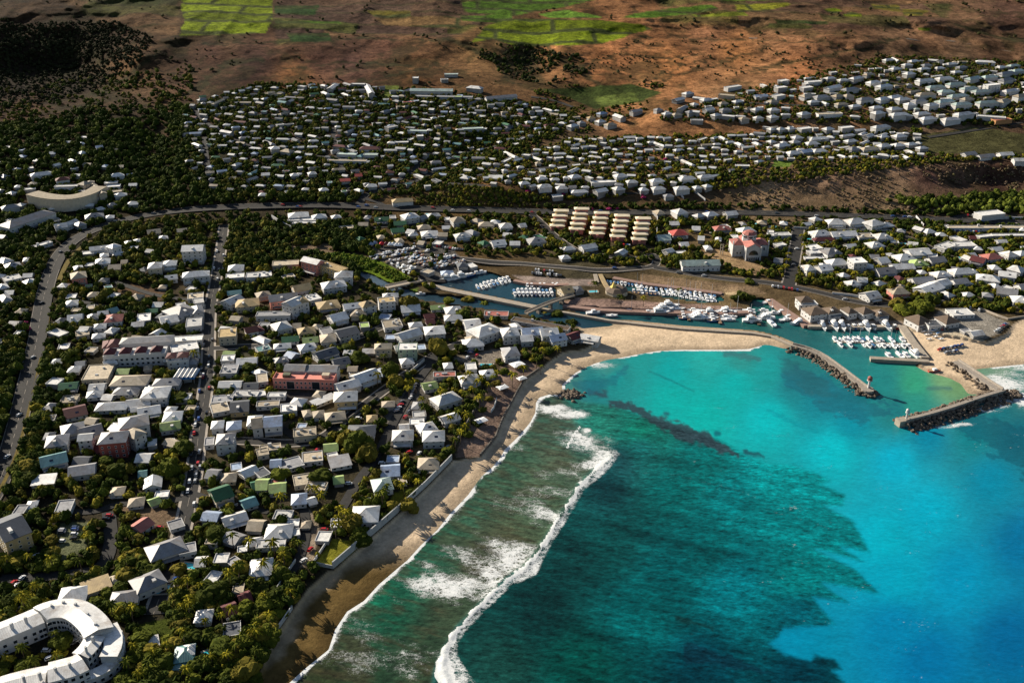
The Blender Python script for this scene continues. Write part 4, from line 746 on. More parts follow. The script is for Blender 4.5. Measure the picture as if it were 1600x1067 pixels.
(800,267): """990 392 1090 385 13 5 h R;905 422 985 418 13 5 g s;1055 580 1295 575 12 7 g s w;955 507 1000 495 8 6 g w;1020 512 1090 508 6 3 f w;100 442 205 432 13 5 h g;310 492 390 482 8 4 h w;430 482 520 467 10 5 g w;665 522 700 500 8 5 g w;300 545 360 538 8 4 h w;1010 262 1085 252 13 6 h w;1140 287 1190 274 8 5 h w;1205 277 1280 267 10 5 h w;1330 272 1400 264 10 5 g w;1415 377 1510 367 12 5 h w;1260 362 1365 357 10 5 h p;890 264 945 258 11 5 h c;355 42 430 32 11 5 h w;155 102 250 94 11 5 h w;270 110 350 104 10 4 h w;515 132 590 117 11 6 g w;630 117 700 107 11 5 h w;635 37 720 27 11 5 h w;480 72 660 64 9 4 f w;860 67 950 57 11 5 h w;870 114 960 108 10 5 h w;1040 52 1150 44 11 5 h w;1160 42 1260 32 10 6 h w;1010 114 1110 107 11 6 h w;1130 108 1185 102 9 4 h w;1195 100 1245 92 9 4 h w;790 120 850 114 10 4 h w;710 72 785 66 9 4 h w;150 52 220 44 9 4 h w;40 82 110 74 9 4 h w;945 160 1010 154 9 4 h g;360 134 480 127 9 4 h w;245 160 320 154 9 4 f w;300 750 370 737 12 6 g y;385 742 440 737 11 5 h d;60 1008 190 1000 13 7 g b;175 1012 285 1004 13 8 g w;230 1052 330 1035 11 7 g b;350 1045 420 1020 10 6 g r;430 1034 550 1054 9 5 g w;0 925 360 990 7 4 f B;0 977 50 967 11 5 h w;50 1050 130 1045 10 6 g w""",
(1200,267): """365 322 480 322 13 5 h w;490 322 605 312 13 6 h w;615 337 705 317 14 7 h w;700 342 775 334 10 5 h w;270 307 325 299 9 5 h w;0 400 140 394 9 4 f w;270 397 385 387 13 5 h w;390 400 545 392 12 5 g w;550 407 660 402 12 5 f c;665 414 760 407 12 6 h w;625 467 710 457 12 5 h w;280 432 420 427 7 4 h r;250 482 325 472 11 5 f w;250 510 325 504 9 5 f w;345 512 440 500 13 6 h g;225 545 350 543 6 3 f w;370 577 490 567 13 5 h w;515 562 605 557 13 11 f w;220 610 285 604 12 7 h w;310 612 385 602 12 6 g w;445 657 495 647 8 5 h w;495 707 565 697 10 5 h w;870 512 1000 502 15 6 g w;795 547 905 537 13 5 h w;885 577 990 574 12 4 h l;770 602 905 597 11 4 g w;670 632 785 620 13 5 g g;680 567 740 557 12 5 g w;1000 562 1095 552 12 5 g g;1070 482 1160 452 11 5 f w+1140 462 1290 457 12 5 f w;970 382 1035 374 10 5 h w;1270 547 1360 567 12 5 g r;1345 542 1450 532 12 5 h p;1225 537 1290 562 8 5 g w;1030 652 1130 642 11 5 h w;1140 634 1285 622 11 5 h w;895 692 1025 680 13 5 g g;950 752 1060 712 14 6 g w+1040 712 1120 692 11 6 g g;1300 662 1450 682 12 5 h w;1440 642 1550 657 11 5 g w;1510 602 1600 627 12 6 h w;1470 527 1540 517 12 5 h w;1550 520 1620 512 10 5 h w;1430 747 1560 767 13 5 g g;1520 802 1640 812 13 5 h w;1150 697 1240 687 10 5 g g;600 787 680 772 13 5 g w;760 757 870 750 11 7 h c p;1150 410 1230 440 8 4 f w;1560 730 1640 722 11 5 g g;1395 720 1440 715 8 4 h w;235 882 345 867 14 7 h B;355 877 440 867 11 6 h B;475 877 535 867 11 6 h B;565 880 640 867 11 6 h B;655 892 735 882 11 5 h B;185 807 270 802 11 6 h B;180 830 305 824 8 4 f w;895 942 985 922 15 6 h B;985 957 1075 953 10 5 f d;1075 937 1165 922 13 6 h B;1130 887 1270 880 13 4 f w;1310 272 1460 257 12 7 f w;1120 352 1640 352 7 4 f c;1310 412 1400 402 6 4 f w+1400 402 1640 400 6 4 f w;1210 1004 1270 997 6 3 f g;1260 1020 1335 1010 8 4 g w""",
(1200,0): """35 602 100 592 11 10 f w;45 550 115 542 11 8 f w;70 507 125 500 11 7 f w;205 550 275 542 12 7 f w;220 526 280 518 9 6 f w;230 514 335 507 12 8 f w;205 607 280 592 12 9 h c;285 612 385 602 12 8 h g;405 607 465 597 11 8 h c;470 604 530 597 11 8 h c;360 557 450 537 11 8 g w;355 494 420 487 9 5 h w;435 505 505 499 9 5 h w;465 567 560 552 12 8 h g;515 497 590 482 10 6 h w;600 472 660 462 9 5 h c;620 522 700 512 12 9 h w;680 547 770 532 12 9 h w;560 627 655 617 12 10 h g;680 627 750 612 12 9 h w;750 615 830 600 11 8 h w;800 627 885 617 11 8 h w;855 657 920 652 12 9 h w;900 637 990 627 12 9 h g;985 662 1060 652 11 9 h w;1050 642 1160 627 12 9 h s;1150 657 1270 647 12 9 h s;930 592 1050 587 13 10 h c;990 550 1110 542 12 7 h s;1065 577 1160 570 12 7 h s;1115 532 1230 522 12 7 h s;1205 560 1310 550 12 7 h s;1125 607 1250 594 12 8 h s;1275 577 1390 567 12 7 h s;925 512 1040 497 11 7 h w;1050 497 1155 487 11 7 h w;1240 500 1330 482 11 7 h s;1355 535 1445 525 13 16 f w;1335 487 1430 477 11 7 h s;1450 507 1530 492 11 8 h g;1440 467 1540 452 11 7 h g;1520 448 1600 440 11 7 h s;1430 425 1480 418 9 6 h w;1500 415 1570 408 9 6 h s;1465 577 1560 562 12 8 h w;1540 607 1640 592 13 12 h c;1445 642 1500 622 12 10 h c;1300 647 1440 637 12 10 h s;1210 625 1280 615 10 8 h c;650 712 725 702 11 8 h w;640 678 715 670 10 6 h w;750 687 830 677 11 7 h w;760 722 880 712 12 8 h w;915 717 1010 707 11 6 h w;950 747 1050 737 11 6 h w;1085 752 1200 742 12 7 h w;1165 722 1280 707 13 10 h w;1290 722 1500 737 11 6 f w;1400 752 1520 742 11 6 f p o;295 714 470 707 11 5 f c;190 717 260 707 11 5 h w;0 812 40 806 9 5 h w;55 812 105 804 9 5 h w;115 808 165 800 9 5 h w;190 807 270 797 10 7 f w;345 812 405 802 10 5 h w;445 800 535 792 10 6 f w;650 802 760 787 11 6 h w;780 857 860 847 12 5 h w;605 857 650 842 9 6 g w;690 858 750 850 9 5 h w;45 917 130 902 11 5 h w;140 892 195 884 9 5 h w;230 902 320 894 12 5 h w;270 947 370 940 13 6 h w;200 952 270 942 12 5 g b;115 962 200 952 12 5 h w;150 864 215 857 10 5 h w;250 872 380 862 9 5 h w;500 937 565 927 12 5 h g;575 937 690 927 12 5 h c;685 917 765 907 12 5 h w;775 912 850 905 12 5 h w;860 907 925 897 9 5 h w;930 930 995 922 9 5 h w;480 887 555 877 9 5 h w;1215 967 1295 957 13 5 g g;1305 982 1415 972 13 5 g g;1435 967 1530 962 13 5 g w;1525 1002 1620 1002 13 5 g w;0 890 40 882 9 5 h w;0 640 60 632 10 5 h c;0 690 70 684 10 5 h w;0 735 60 728 10 5 h w;250 640 320 634 9 5 h w;420 655 500 648 9 5 h c;510 668 580 660 9 5 h w;765 435 830 428 10 5 h w;850 466 915 458 11 7 h w;720 380 790 373 9 5 h w;840 410 900 404 9 5 h w;880 388 940 380 9 5 h w;940 435 1010 428 9 5 h w;960 412 1020 406 9 5 h g;1040 430 1100 424 9 5 h w;1110 405 1180 398 9 5 h w;1180 425 1240 418 9 5 h g;1290 385 1430 392 9 6 h w;1150 455 1210 448 9 5 h w""",
(400,0): """945 565 1250 568 13 7 g s g;970 600 1380 608 9 5 f g;640 928 790 930 14 5 h r;500 960 640 965 10 5 f s;665 965 770 966 10 5 f s;430 1000 710 1006 9 4 f c;910 640 995 636 7 4 f R;1280 806 1430 800 8 5 f s;1420 618 1640 600 13 6 g g;1170 465 1270 464 9 5 f s;975 487 1020 487 12 6 f w;1150 498 1205 496 8 4 f g;1315 545 1420 555 11 6 h w;1235 605 1290 605 9 6 f l;810 800 880 785 10 6 f g;940 815 1080 820 8 5 f s;1000 850 1050 848 9 7 f w;860 890 960 888 7 4 f w;85 930 150 925 11 7 h w;160 940 230 950 11 7 h c;690 530 725 590 9 7 g w;455 560 500 530 9 6 g w;590 525 690 527 8 6 f w;40 585 170 588 7 5 f c""",
(800,0): """1285 590 1400 600 11 8 f c;1330 550 1430 535 10 7 f w;1010 630 1070 615 10 6 g w;1070 590 1130 580 10 6 h w;740 700 810 690 10 7 g g;640 720 700 740 10 7 g w;535 715 590 705 9 6 h b;470 740 520 735 9 6 h y;525 765 580 755 10 6 h w;580 785 650 775 10 6 h c;350 795 410 780 10 6 h w;410 770 460 765 9 6 h g;1110 750 1200 752 9 4 f g;1510 605 1600 600 10 6 g b;890 690 940 684 9 4 h g;940 715 1000 708 9 4 h w;1000 720 1060 714 9 4 h c;1090 705 1140 698 9 5 h g;1200 690 1260 680 10 5 g w;1180 630 1250 620 10 5 h w;1300 720 1400 730 9 4 f w;1500 690 1560 680 10 5 h w;1510 740 1570 735 9 4 h w;1300 690 1370 684 9 4 h g;1250 725 1300 715 9 5 h w;1420 745 1480 740 9 5 h c;1040 690 1090 665 8 5 g g;1120 655 1160 650 9 5 h w;1380 640 1440 632 9 5 h w;1290 650 1350 644 9 5 h c"""}
LIST = []
for (ox, oy), s in TILES.items():
    for e in s.replace('\n', '').split(';'):
        e = e.strip()
        if not e: continue
        a = e.split('+')[0].split(); x1, y1, x2, y2, wd, H = map(float, a[:6]); my = oy+(y1+y2)/8; sc = scale_at(my)
        Lp = math.hypot(x2-x1, y2-y1)/4; big = H >= 9 or Lp/sc > 30 or (H >= 7 and Lp/sc > 21)
        LIST.append([e, ox, oy, my, Lp*wd*sc*.5*(1+H/12), big])
LIST.sort(key=lambda t: -t[4]); nh = 0
for t in LIST:
    if t[5]: t.append(False)
    else: t.append(nh >= 292); nh += 1
for e, ox, oy, my, a_, b_, stf in LIST: house(e, ox, oy, my > 335, stf)
# the crowded suburbs on the slopes and the infill too small to tell apart
SUB = [([(280,190),(310,152),(400,135),(530,130),(640,140),(760,152),(850,168),(905,182),(880,200),(840,212),(790,232),(720,258),(690,285),(640,298),(590,300),(520,303),(400,300),(330,296),(292,270),(300,230)], 14, 6.0, 'wwwwggggbbcdtdGwgr', 400),
 ([(715,272),(770,247),(850,232),(900,217),(1000,214),(1100,217),(1180,207),(1200,197),(1440,207),(1440,245),(1250,248),(1180,258),(1110,280),(1060,288),(960,297),(880,298),(800,288),(760,288)], 14, 6.5, 'wwwwwwwwwwcg', 270),
 ([(1030,180),(1080,152),(1150,137),(1230,127),(1280,118),(1370,92),(1480,95),(1600,102),(1720,112),(1720,180),(1580,178),(1480,188),(1300,184),(1180,184),(1060,188)], 15, 7, 'wwwwwwcgs', 130),
 ([(-60,228),(60,230),(130,207),(205,236),(215,300),(150,318),(100,342),(20,378),(-60,390)], 20, 9, 'wwwwgcb', 60),
 ([(-60,400),(48,402),(42,520),(15,525),(-60,560)], 26, 15, 'wwgc', 25),
 ([(1050,342),(1640,358),(1640,470),(1480,462),(1400,452),(1240,428),(1200,400),(1060,385)], 26, 11, 'wwwwwcgr', 70),
 ([(560,336),(830,346),(850,380),(700,384),(560,374)], 24, 10, 'wwcgG', 22), ([(105,385),(320,385),(315,560),(320,700),(70,745),(80,560),(90,450)], 30, 17, 'wwwgcd', 50), ([(340,470),(560,470),(680,520),(640,700),(500,860),(330,960),(290,860),(330,700)], 30, 17, 'wwwgcbl', 45),
 ([(1600,350),(1900,380),(1900,470),(1640,470)], 30, 12, 'wwc', 30)]
placed = []
for poly, dx, dy, cols, n in SUB:
    xs = [p[0] for p in poly]; ys = [p[1] for p in poly]; k = 0
    for t in range(n*60):
        if k >= n: break
        px, py = R.uniform(min(xs), max(xs)), R.uniform(min(ys), max(ys)); f = .62 + .75*(py-min(ys))/(max(ys)-min(ys)+1) if dy < 9 else 1
        if any(abs(px-q[0]) < dx*.5*(f+q[2]) and abs(py-q[1]) < dy*.5*(f+q[2]) for q in placed): continue
        if sdf([px], [py], poly)[0] < 0: continue
        H = R.choice((3.2, 3.5, 4, 5.5)); x, y, z = G(px, py)
        if py > 330 and (water_sd(np.array([x]), np.array([y]))[0] > -9): continue
        wd = R.uniform(7, 10); wd = R.uniform(4.5, 7) if dy < 9 else wd; Lm = (R.uniform(6, 11) if R.random() < .8 else R.uniform(11, 18)) if dy < 9 else R.uniform(6, 10)
        if any(abs(x-q[0]) < q[2]*.7+Lm*.55+1 and abs(y-q[1]) < q[3]+wd*.6+2.5 for q in FOOT): continue
        if py > 330 and any(math.hypot(x-p[0], y-p[1]) < w_+7 for L_, w_ in ROADS for p in L_[::2]): continue
        placed.append((px, py, f)); k += 1; sc = scale_at(py, z); hl = Lm*sc*.5; c = R.choice(cols); tilt = R.uniform(-.14, .14) if R.random() < .75 else R.uniform(-.5, .5)
        spec = '%f %f %f %f %f %f %s %s' % ((px-hl)*4, (py-hl*tilt)*4, (px+hl)*4, (py+hl*tilt)*4, wd, H, R.choice('hhggf' if py > 180 or px < 1000 else 'hhgff'), c)
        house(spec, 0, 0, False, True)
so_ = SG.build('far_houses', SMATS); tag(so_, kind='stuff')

# ---------------------------------------------------------------- vegetation
def leafmat(name, c1, c2, obj=True):
    m = MB(name, .95, .04); n = m.noise(.9, 4, .7)
    if obj:
        info = m.n('ShaderNodeObjectInfo'); f = m.math('ADD', m.math('MULTIPLY', n, .8), m.math('MULTIPLY', info.outputs['Random'], .4)); m.base(m.ramp(f, [(.3, c1), (.85, c2)]))
    else:
        m.base(m.mix(m.attr('tint', 'Color'), m.ramp(n, [(.3, .4), (.7, 1.6)]), 1.0, 'MULTIPLY'))
    m.b.inputs['Subsurface Weight'].default_value = 0.0
    return m.m
LEAF = [leafmat('leaf_dark', (.013,.020,.004), (.066,.078,.011)), leafmat('leaf_mid', (.026,.038,.006), (.115,.125,.015)), leafmat('leaf_olive', (.052,.048,.009), (.18,.145,.022)), leafmat('leaf_yellow', (.10,.09,.008), (.28,.24,.02)), leafmat('leaf_pink', (.10,.01,.04), (.32,.03,.12))]
BARK = paint('bark', (.13, .09, .06), .95, .2); LEAFS = leafmat('leaf_cover', None, None, False)
def ico():
    bm = bmesh.new(); bmesh.ops.create_icosphere(bm, subdivisions=2, radius=1); v = np.array([x.co[:] for x in bm.verts]); f = np.array([[q.index for q in p.verts] for p in bm.faces]); bm.free(); return v, f
IV, IF = ico()
bm = bmesh.new(); bmesh.ops.create_icosphere(bm, subdivisions=1, radius=1); IV1 = np.array([x.co[:] for x in bm.verts]); IF1 = np.array([[q.index for q in p.verts] for p in bm.faces]); bm.free()
def crown_mesh(nb, nleaf, leaf, seed, flat=.75, V0=None, F0=None, spread=.55, lift=.0):
    """lumpy crown of several irregular masses with loose leaf clumps sticking out; unit radius, base at z=0"""
    r = np.random.RandomState(seed); V0 = IV if V0 is None else V0; F0 = IF if F0 is None else F0; Vs = []; Fs = []; n = 0; cen = []
    for b in range(nb):
        a = r.rand()*6.28; d = spread*math.sqrt(r.rand())*(b > 0); c = np.array([d*math.cos(a), d*math.sin(a), flat*(.62 + .5*(r.rand()-.45)*(b > 0))]); rad = (.62 if b == 0 else .28+.26*r.rand()); cen.append((c, rad))
        dis = 1 + .55*(r.rand(len(V0))-.5); v = V0*dis[:, None]*rad*np.array([1, 1, flat]) + c
        v[:, 2] = np.maximum(v[:, 2], .06); Vs.append(v); Fs.append(F0+n); n += len(v)
    k = nleaf; pick = r.randint(0, nb, k); cc_ = np.array([cen[i][0] for i in pick]); rr = np.array([cen[i][1] for i in pick])
    d = r.normal(size=(k, 3)); d[:, 2] = np.abs(d[:, 2])*.9 - .25; d /= np.linalg.norm(d, axis=1)[:, None]
    p = cc_ + d*(rr*(.85+.35*r.rand(k)))[:, None]*np.array([1, 1, flat]); p[:, 2] = np.maximum(p[:, 2], .05)
    t = r.normal(size=(k, 3)); t -= (t*d).sum(1)[:, None]*d*.6; t /= np.linalg.norm(t, axis=1)[:, None]; u = np.cross(d, t); s = leaf*(.6+.8*r.rand(k))[:, None]
    q = np.stack([p-t*s, p+u*s*.8, p+t*s+d*s*.4], 1).reshape(-1, 3); Vs.append(q); Fs.append(np.arange(k*3).reshape(-1, 3)+n)
    return np.concatenate(Vs), np.concatenate(Fs)
def tri_data(name, V, F, mat, smooth=False):
    me = bpy.data.meshes.new(name); me.from_pydata([tuple(v) for v in V], [], [tuple(int(i) for i in f) for f in F]); me.materials.append(mat); return me
def tube(pts, rad, sides=6):
    V = []; F = []
    for i, (p, r_) in enumerate(zip(pts, rad)):
        for k in range(sides): a = 6.283*k/sides; V.append((p[0]+r_*math.cos(a), p[1]+r_*math.sin(a), p[2]))
    for i in range(len(pts)-1):
        for k in range(sides): F.append((i*sides+k, i*sides+(k+1) % sides, (i+1)*sides+(k+1) % sides, (i+1)*sides+k))
    return V, F
def trunk_mesh(seed, limbs=4):
    r = random.Random(seed); V, F = tube([(0, 0, -.15), (.02, .01, .2), (.03, 0, .5)], [.075, .055, .045])
    for i in range(limbs):
        a = 6.28*i/limbs + r.random(); l = .45; v, f = tube([(.02, 0, .28), (.5*l*math.cos(a), .5*l*math.sin(a), .5), (l*math.cos(a), l*math.sin(a), .75)], [.035, .025, .012], 4)
        n = len(V); V += v; F += [tuple(x+n for x in q) for q in f]
    me = bpy.data.meshes.new('trunk'); me.from_pydata(V, [], F); me.materials.append(BARK); return me
def palm_mesh(seed):
    r = random.Random(seed); lean = r.uniform(-.1, .1); tp = [(lean*t*t, 0, t*.95-.05*(t == 0)) for t in (0, .3, .6, .85, 1)]
    V, F = tube(tp, [.035, .024, .02, .018, .02]); tm = bpy.data.meshes.new('trunk'); tm.from_pydata(V, [], F); tm.materials.append(BARK)
    V = []; F = []; top = tp[-1]
    for k in range(16):
        a = 6.28*k/16 + r.uniform(-.2, .2); el = r.uniform(-.1, 1.0); L = .36*r.uniform(.85, 1.1); ca_, sa_ = math.cos(a), math.sin(a); prev = None; n0 = len(V)
        for i in range(7):
            t = i/6; rr = L*t*math.cos(el*.6); z = top[2] + L*(math.sin(el)*t - .75*t*t); wv_ = .055*math.sin(math.pi*(t*.85+.12))*(1 if i % 2 else .62)
            V += [(top[0]+ca_*rr-sa_*wv_, sa_*rr+ca_*wv_, z-.03), (top[0]+ca_*rr, sa_*rr, z+.01), (top[0]+ca_*rr+sa_*wv_, sa_*rr-ca_*wv_, z-.03)]
        for i in range(6): b = n0+3*i; F += [(b, b+1, b+4, b+3), (b+1, b+2, b+5, b+4)]
    return tm, V, F
BROAD = []
for k in range(10):
    V, F = crown_mesh(9+k % 4, 650, .085, 40+k, .78 if k % 3 else .62, spread=.62); BROAD.append((tri_data('crown', V, F, LEAF[(0,1,0,2,1,0,1,2,0,1)[k]]), trunk_mesh(k)))
PINKB = []
V, F = crown_mesh(7, 500, .08, 77, .5); PINKB.append((tri_data('crown', V, F, LEAF[4]), trunk_mesh(50)))
FEATH = []
for k in range(2):
    V, F = crown_mesh(14, 1300, .07, 90+k, 1.15, spread=.6); FEATH.append((tri_data('crown', V, F, LEAF[0 if k else 2]), trunk_mesh(60+k)))
PALM = []
for k in range(5):
    tm, V, F = palm_mesh(k); me = bpy.data.meshes.new('fronds'); me.from_pydata(V, [], F); me.materials.append(LEAF[3 if k < 3 else 1]); PALM.append((me, tm))
TREES = []
def tree(x, y, z, r_, typ, px, py, h=None):
    if typ == 'palm':
        k = R.randrange(5); cm, tm = PALM[k]; nm = 'palm_tree'; desc = ('yellow-green' if k < 3 else 'dark green') + ' palm'; s = (h or 10)
        sc3 = (s, s, s)
    elif typ == 'feather': k = R.randrange(2); cm, tm = FEATH[k]; nm = 'casuarina_tree'; desc = 'tall feathery casuarina'; sc3 = (r_, r_, r_*1.1)
    elif typ == 'pink': cm, tm = PINKB[0]; nm = 'bougainvillea_bush'; desc = 'magenta flowering bush'; sc3 = (r_, r_, r_)
    else:
        k = R.randrange(10); cm, tm = BROAD[k]; nm = 'broadleaf_tree'; desc = ('dark green', 'mid green', 'dark green', 'olive green', 'mid green', 'dark green', 'mid green', 'olive green', 'dark green', 'mid green')[k] + (' spreading tree' if k % 3 == 0 else ' rounded tree')
        sc3 = (r_, r_, r_*R.uniform(.85, 1.15))
    o = empty(nm, (x, y, z), R.random()*6.28); o.scale = sc3
    for me, n in ((cm, 'fronds' if typ == 'palm' else 'crown'), (tm, 'trunk')):
        c = bpy.data.objects.new(n, me); COL.objects.link(c); c.parent = o
    reg(o, px, py, desc, 'palm' if typ == 'palm' else ('bush' if typ == 'pink' else 'tree'), {'palm_tree': 'palms of the town', 'bougainvillea_bush': 'flowering bushes', 'casuarina_tree': 'casuarinas by the beach'}.get(nm, 'broadleaf trees of the town')); TREES.append((x, y, r_)); return o
# single trees that stand out in the view
SINGLE = [(742,640,5,'palm'),(750,628,5,'palm'),(757,616,5,'palm'),(762,604,5,'palm'),(770,594,5,'palm'),(735,655,5,'palm'),(728,668,5,'palm'),(720,680,5,'palm'),(712,690,5,'palm'),(776,586,5,'palm'),(755,640,3.5,'b'),(745,660,4,'b'),(733,678,4,'b'),(764,622,3.5,'b'),(700,705,4,'b'),(775,600,3.5,'b'),(788,580,4,'b'),(800,590,5,'palm'),(818,578,5,'palm'),(860,545,4,'b'),(850,552,4,'palm'),(870,548,4,'palm'),(835,557,4,'b'),(690,712,4,'b'),(680,722,4,'b'),(640,770,4,'b'),(655,755,5,'palm'),(615,790,4,'b'),(1408,482,9,'b'),(1398,476,7,'b'),(1425,478,6,'b'),(1445,480,9.5,'b'),(1455,468,7,'b'),(1436,488,6,'b'),(870,492,6,'b'),(893,505,5.5,'b'),(850,490,5,'b'),(1160,462,6,'b'),(1150,465,5,'b'),(1172,466,4.5,'b'),(1055,405,7,'b'),(685,548,8,'feather'),(560,700,9,'feather'),(545,690,7,'feather'),(575,712,7,'feather'),(612,585,7,'feather'),(618,600,6,'feather'),(640,480,8,'feather'),
 (285,700,7,'b'),(188,735,7,'b'),(265,735,8.5,'b'),(282,620,7,'b'),(258,735,7,'b'),(232,690,5,'b'),(165,720,5.5,'b'),(560,558,8,'b'),(390,576,6,'b'),(380,565,5,'b'),(730,470,6,'b'),(758,476,5,'b'),(700,470,6,'b'),(725,490,7,'b'),(1075,400,6,'b'),(1170,438,5,'b'),(1475,408,6,'b'),(1510,400,7,'b'),(545,545,7,'b'),(720,545,5,'b'),(340,835,8,'b'),(335,925,8,'b'),(260,615,6,'b'),(640,790,6,'b'),(500,745,7,'b'),(438,742,7,'b'),(590,780,6,'b'),(550,820,7,'b'),(570,845,6,'b'),(560,835,6,'b'),(190,950,7,'b'),(345,1010,8,'b'),(240,1045,6,'b'),(380,1050,7,'b'),(100,1000,6,'b'),(90,990,5,'palm'),(288,930,5,'b'),(440,895,6,'b'),(420,935,6,'b'),(405,990,6,'b'),(425,1000,5,'b'),
 (735,588,5,'palm'),(745,600,5,'palm'),(752,595,5,'palm'),(740,612,5,'palm'),(730,620,5,'palm'),(748,622,5,'palm'),(722,640,5,'palm'),(715,648,5,'palm'),(728,652,5,'palm'),(705,655,5,'palm'),(600,560,5,'palm'),(595,572,5,'palm'),(605,580,5,'palm'),(590,590,5,'palm'),(640,610,5,'palm'),(660,626,5,'palm'),(665,640,5,'palm'),(650,600,5,'palm'),(725,595,5,'palm'),(690,615,5,'palm'),(535,800,5,'palm'),(530,812,5,'palm'),(545,806,5,'palm'),(525,824,5,'palm'),(640,745,5,'palm'),(632,760,5,'palm'),(598,775,5,'palm'),(605,762,5,'palm'),(498,765,5,'palm'),(430,850,5,'palm'),(415,880,5,'palm'),(470,850,5,'palm'),(445,870,5,'palm'),(365,840,5,'palm'),(390,850,5,'palm'),(600,970-200,5,'palm'),(845,575,4,'palm'),(838,565,4,'palm'),(305,555,5,'palm'),(85,875,5,'palm'),(130,880,5,'palm'),(40,935,5,'palm'),(360,900,5,'palm'),(375,890,5,'palm'),(930,448,4,'palm'),(970,470,4,'palm'),(1005,468,4,'palm'),(1060,455,4,'palm'),(1230,400,5,'palm'),(1228,410,5,'palm'),(1226,420,5,'palm'),(1252,372,5,'palm'),(1254,388,5,'palm'),(880,385,5,'palm'),(862,378,5,'palm'),(1335,432,5,'palm'),(1385,450,5,'palm'),(1305,430,5,'palm'),(1290,440,5,'palm'),(485,765,5,'palm'),(505,775,5,'palm'),(440,780,5,'palm'),(1212,380,4,'palm'),(1190,372,4,'palm'),(1400,378,4,'palm'),(1120,380,4,'palm'),(1290,382,4,'palm'),(1350,388,4,'palm')]
for px, py, r_, ty in SINGLE:
    for t in ('broad' if ty == 'b' else ty,):
        hh = R.uniform(8, 12); dz = (r_*.5 if t != 'palm' else hh*.8)*scale_at(py)*.9; x, y, z = G(px, py+dz*.8); tree(x, y, z-.1, r_, t, px, py, hh)
for px, py in ((825,300),(832,303),(1005,310),(1003,305),(885,373),(893,370),(925,328),(952,328),(965,327),(1060,388),(1040,250),(40,505),(44,515),(495,708),(880,305)):
    x, y, z = G(px, py); tree(x, y, z, R.uniform(2.5, 4), 'pink', px, py)

# ---------------------------------------------------------------- landmark buildings
def sweep(g_wall, g_roof, path, wd, z0, ze, rise=1.4, ov=.5, closed_roof='g'):
    N = normals(path); w2 = wd/2; rows = []
    for p, n in zip(path, N):
        rows.append([(p[0]+n[0]*u, p[1]+n[1]*u) for u in (-w2, w2, -w2-ov, 0, w2+ov)])
    for i in range(len(path)-1):
        a, b = rows[i], rows[i+1]; s0 = i*3.0
        g_wall.face([(*b[0], z0), (*a[0], z0), (*a[0], ze), (*b[0], ze)][::-1]); g_wall.face([(*a[1], z0), (*b[1], z0), (*b[1], ze), (*a[1], ze)][::-1])
        rz = ze+rise
        g_roof.face([(*a[2], ze), (*b[2], ze), (*b[3], rz), (*a[3], rz)], 0, [(s0, 0), (s0+3, 0), (s0+3, 4), (s0, 4)])
        g_roof.face([(*a[3], rz), (*b[3], rz), (*b[4], ze), (*a[4], ze)], 0, [(s0, 0), (s0+3, 0), (s0+3, 4), (s0, 4)])
        g_roof.face([(*a[2], ze-.35), (*b[2], ze-.35), (*b[2], ze), (*a[2], ze)], 0); g_roof.face([(*b[4], ze-.35), (*a[4], ze-.35), (*a[4], ze), (*b[4], ze)], 0)
        g_roof.face([(*b[2], ze-.35), (*a[2], ze-.35), (*a[4], ze-.35), (*b[4], ze-.35)], 0)
    for a, fl in ((rows[0], 1), (rows[-1], 0)):
        q = [(*a[0], z0), (*a[1], z0), (*a[1], ze), (*a[0], ze)]; g_wall.face(q if fl else q[::-1]); g_wall.face([(*a[0], ze), (*a[1], ze), (*a[3], ze+rise-.1)])
        g_roof.face([(*a[2], ze-.35), (*a[4], ze-.35), (*a[4], ze), (*a[3], ze+rise), (*a[2], ze)])
def path_windows(root, org, path, wd, z0, H, side, step=3.6, cap=60, size=(1.3, 1.5)):
    L = resample(path, step); N = normals(L); c = 0
    for i in range(1, len(L)-1):
        nx, ny = N[i][0]*side, N[i][1]*side; x, y = L[i][0]+nx*wd/2, L[i][1]+ny*wd/2
        if nx*-x + ny*-y < 0: continue
        for f in range(max(1, int(H/3.1))):
            if c >= cap: return
            put_window(root, org, x, y, z0+f*3.05+.9, math.atan2(nx, -ny), size); c += 1
def zp(pts, z, s=6.39, ox=0, oy=900): return [tuple(float(v) for v in unp(ox+a/s, oy+b/s, z)) for a, b in pts]
def special(name, px, py, desc, cat, group=None, dz=0):
    x, y, z = G(px, py); o = empty(name, (x, y, z+dz)); reg(o, px, py, desc, cat, group); return o, (x, y, z+dz)
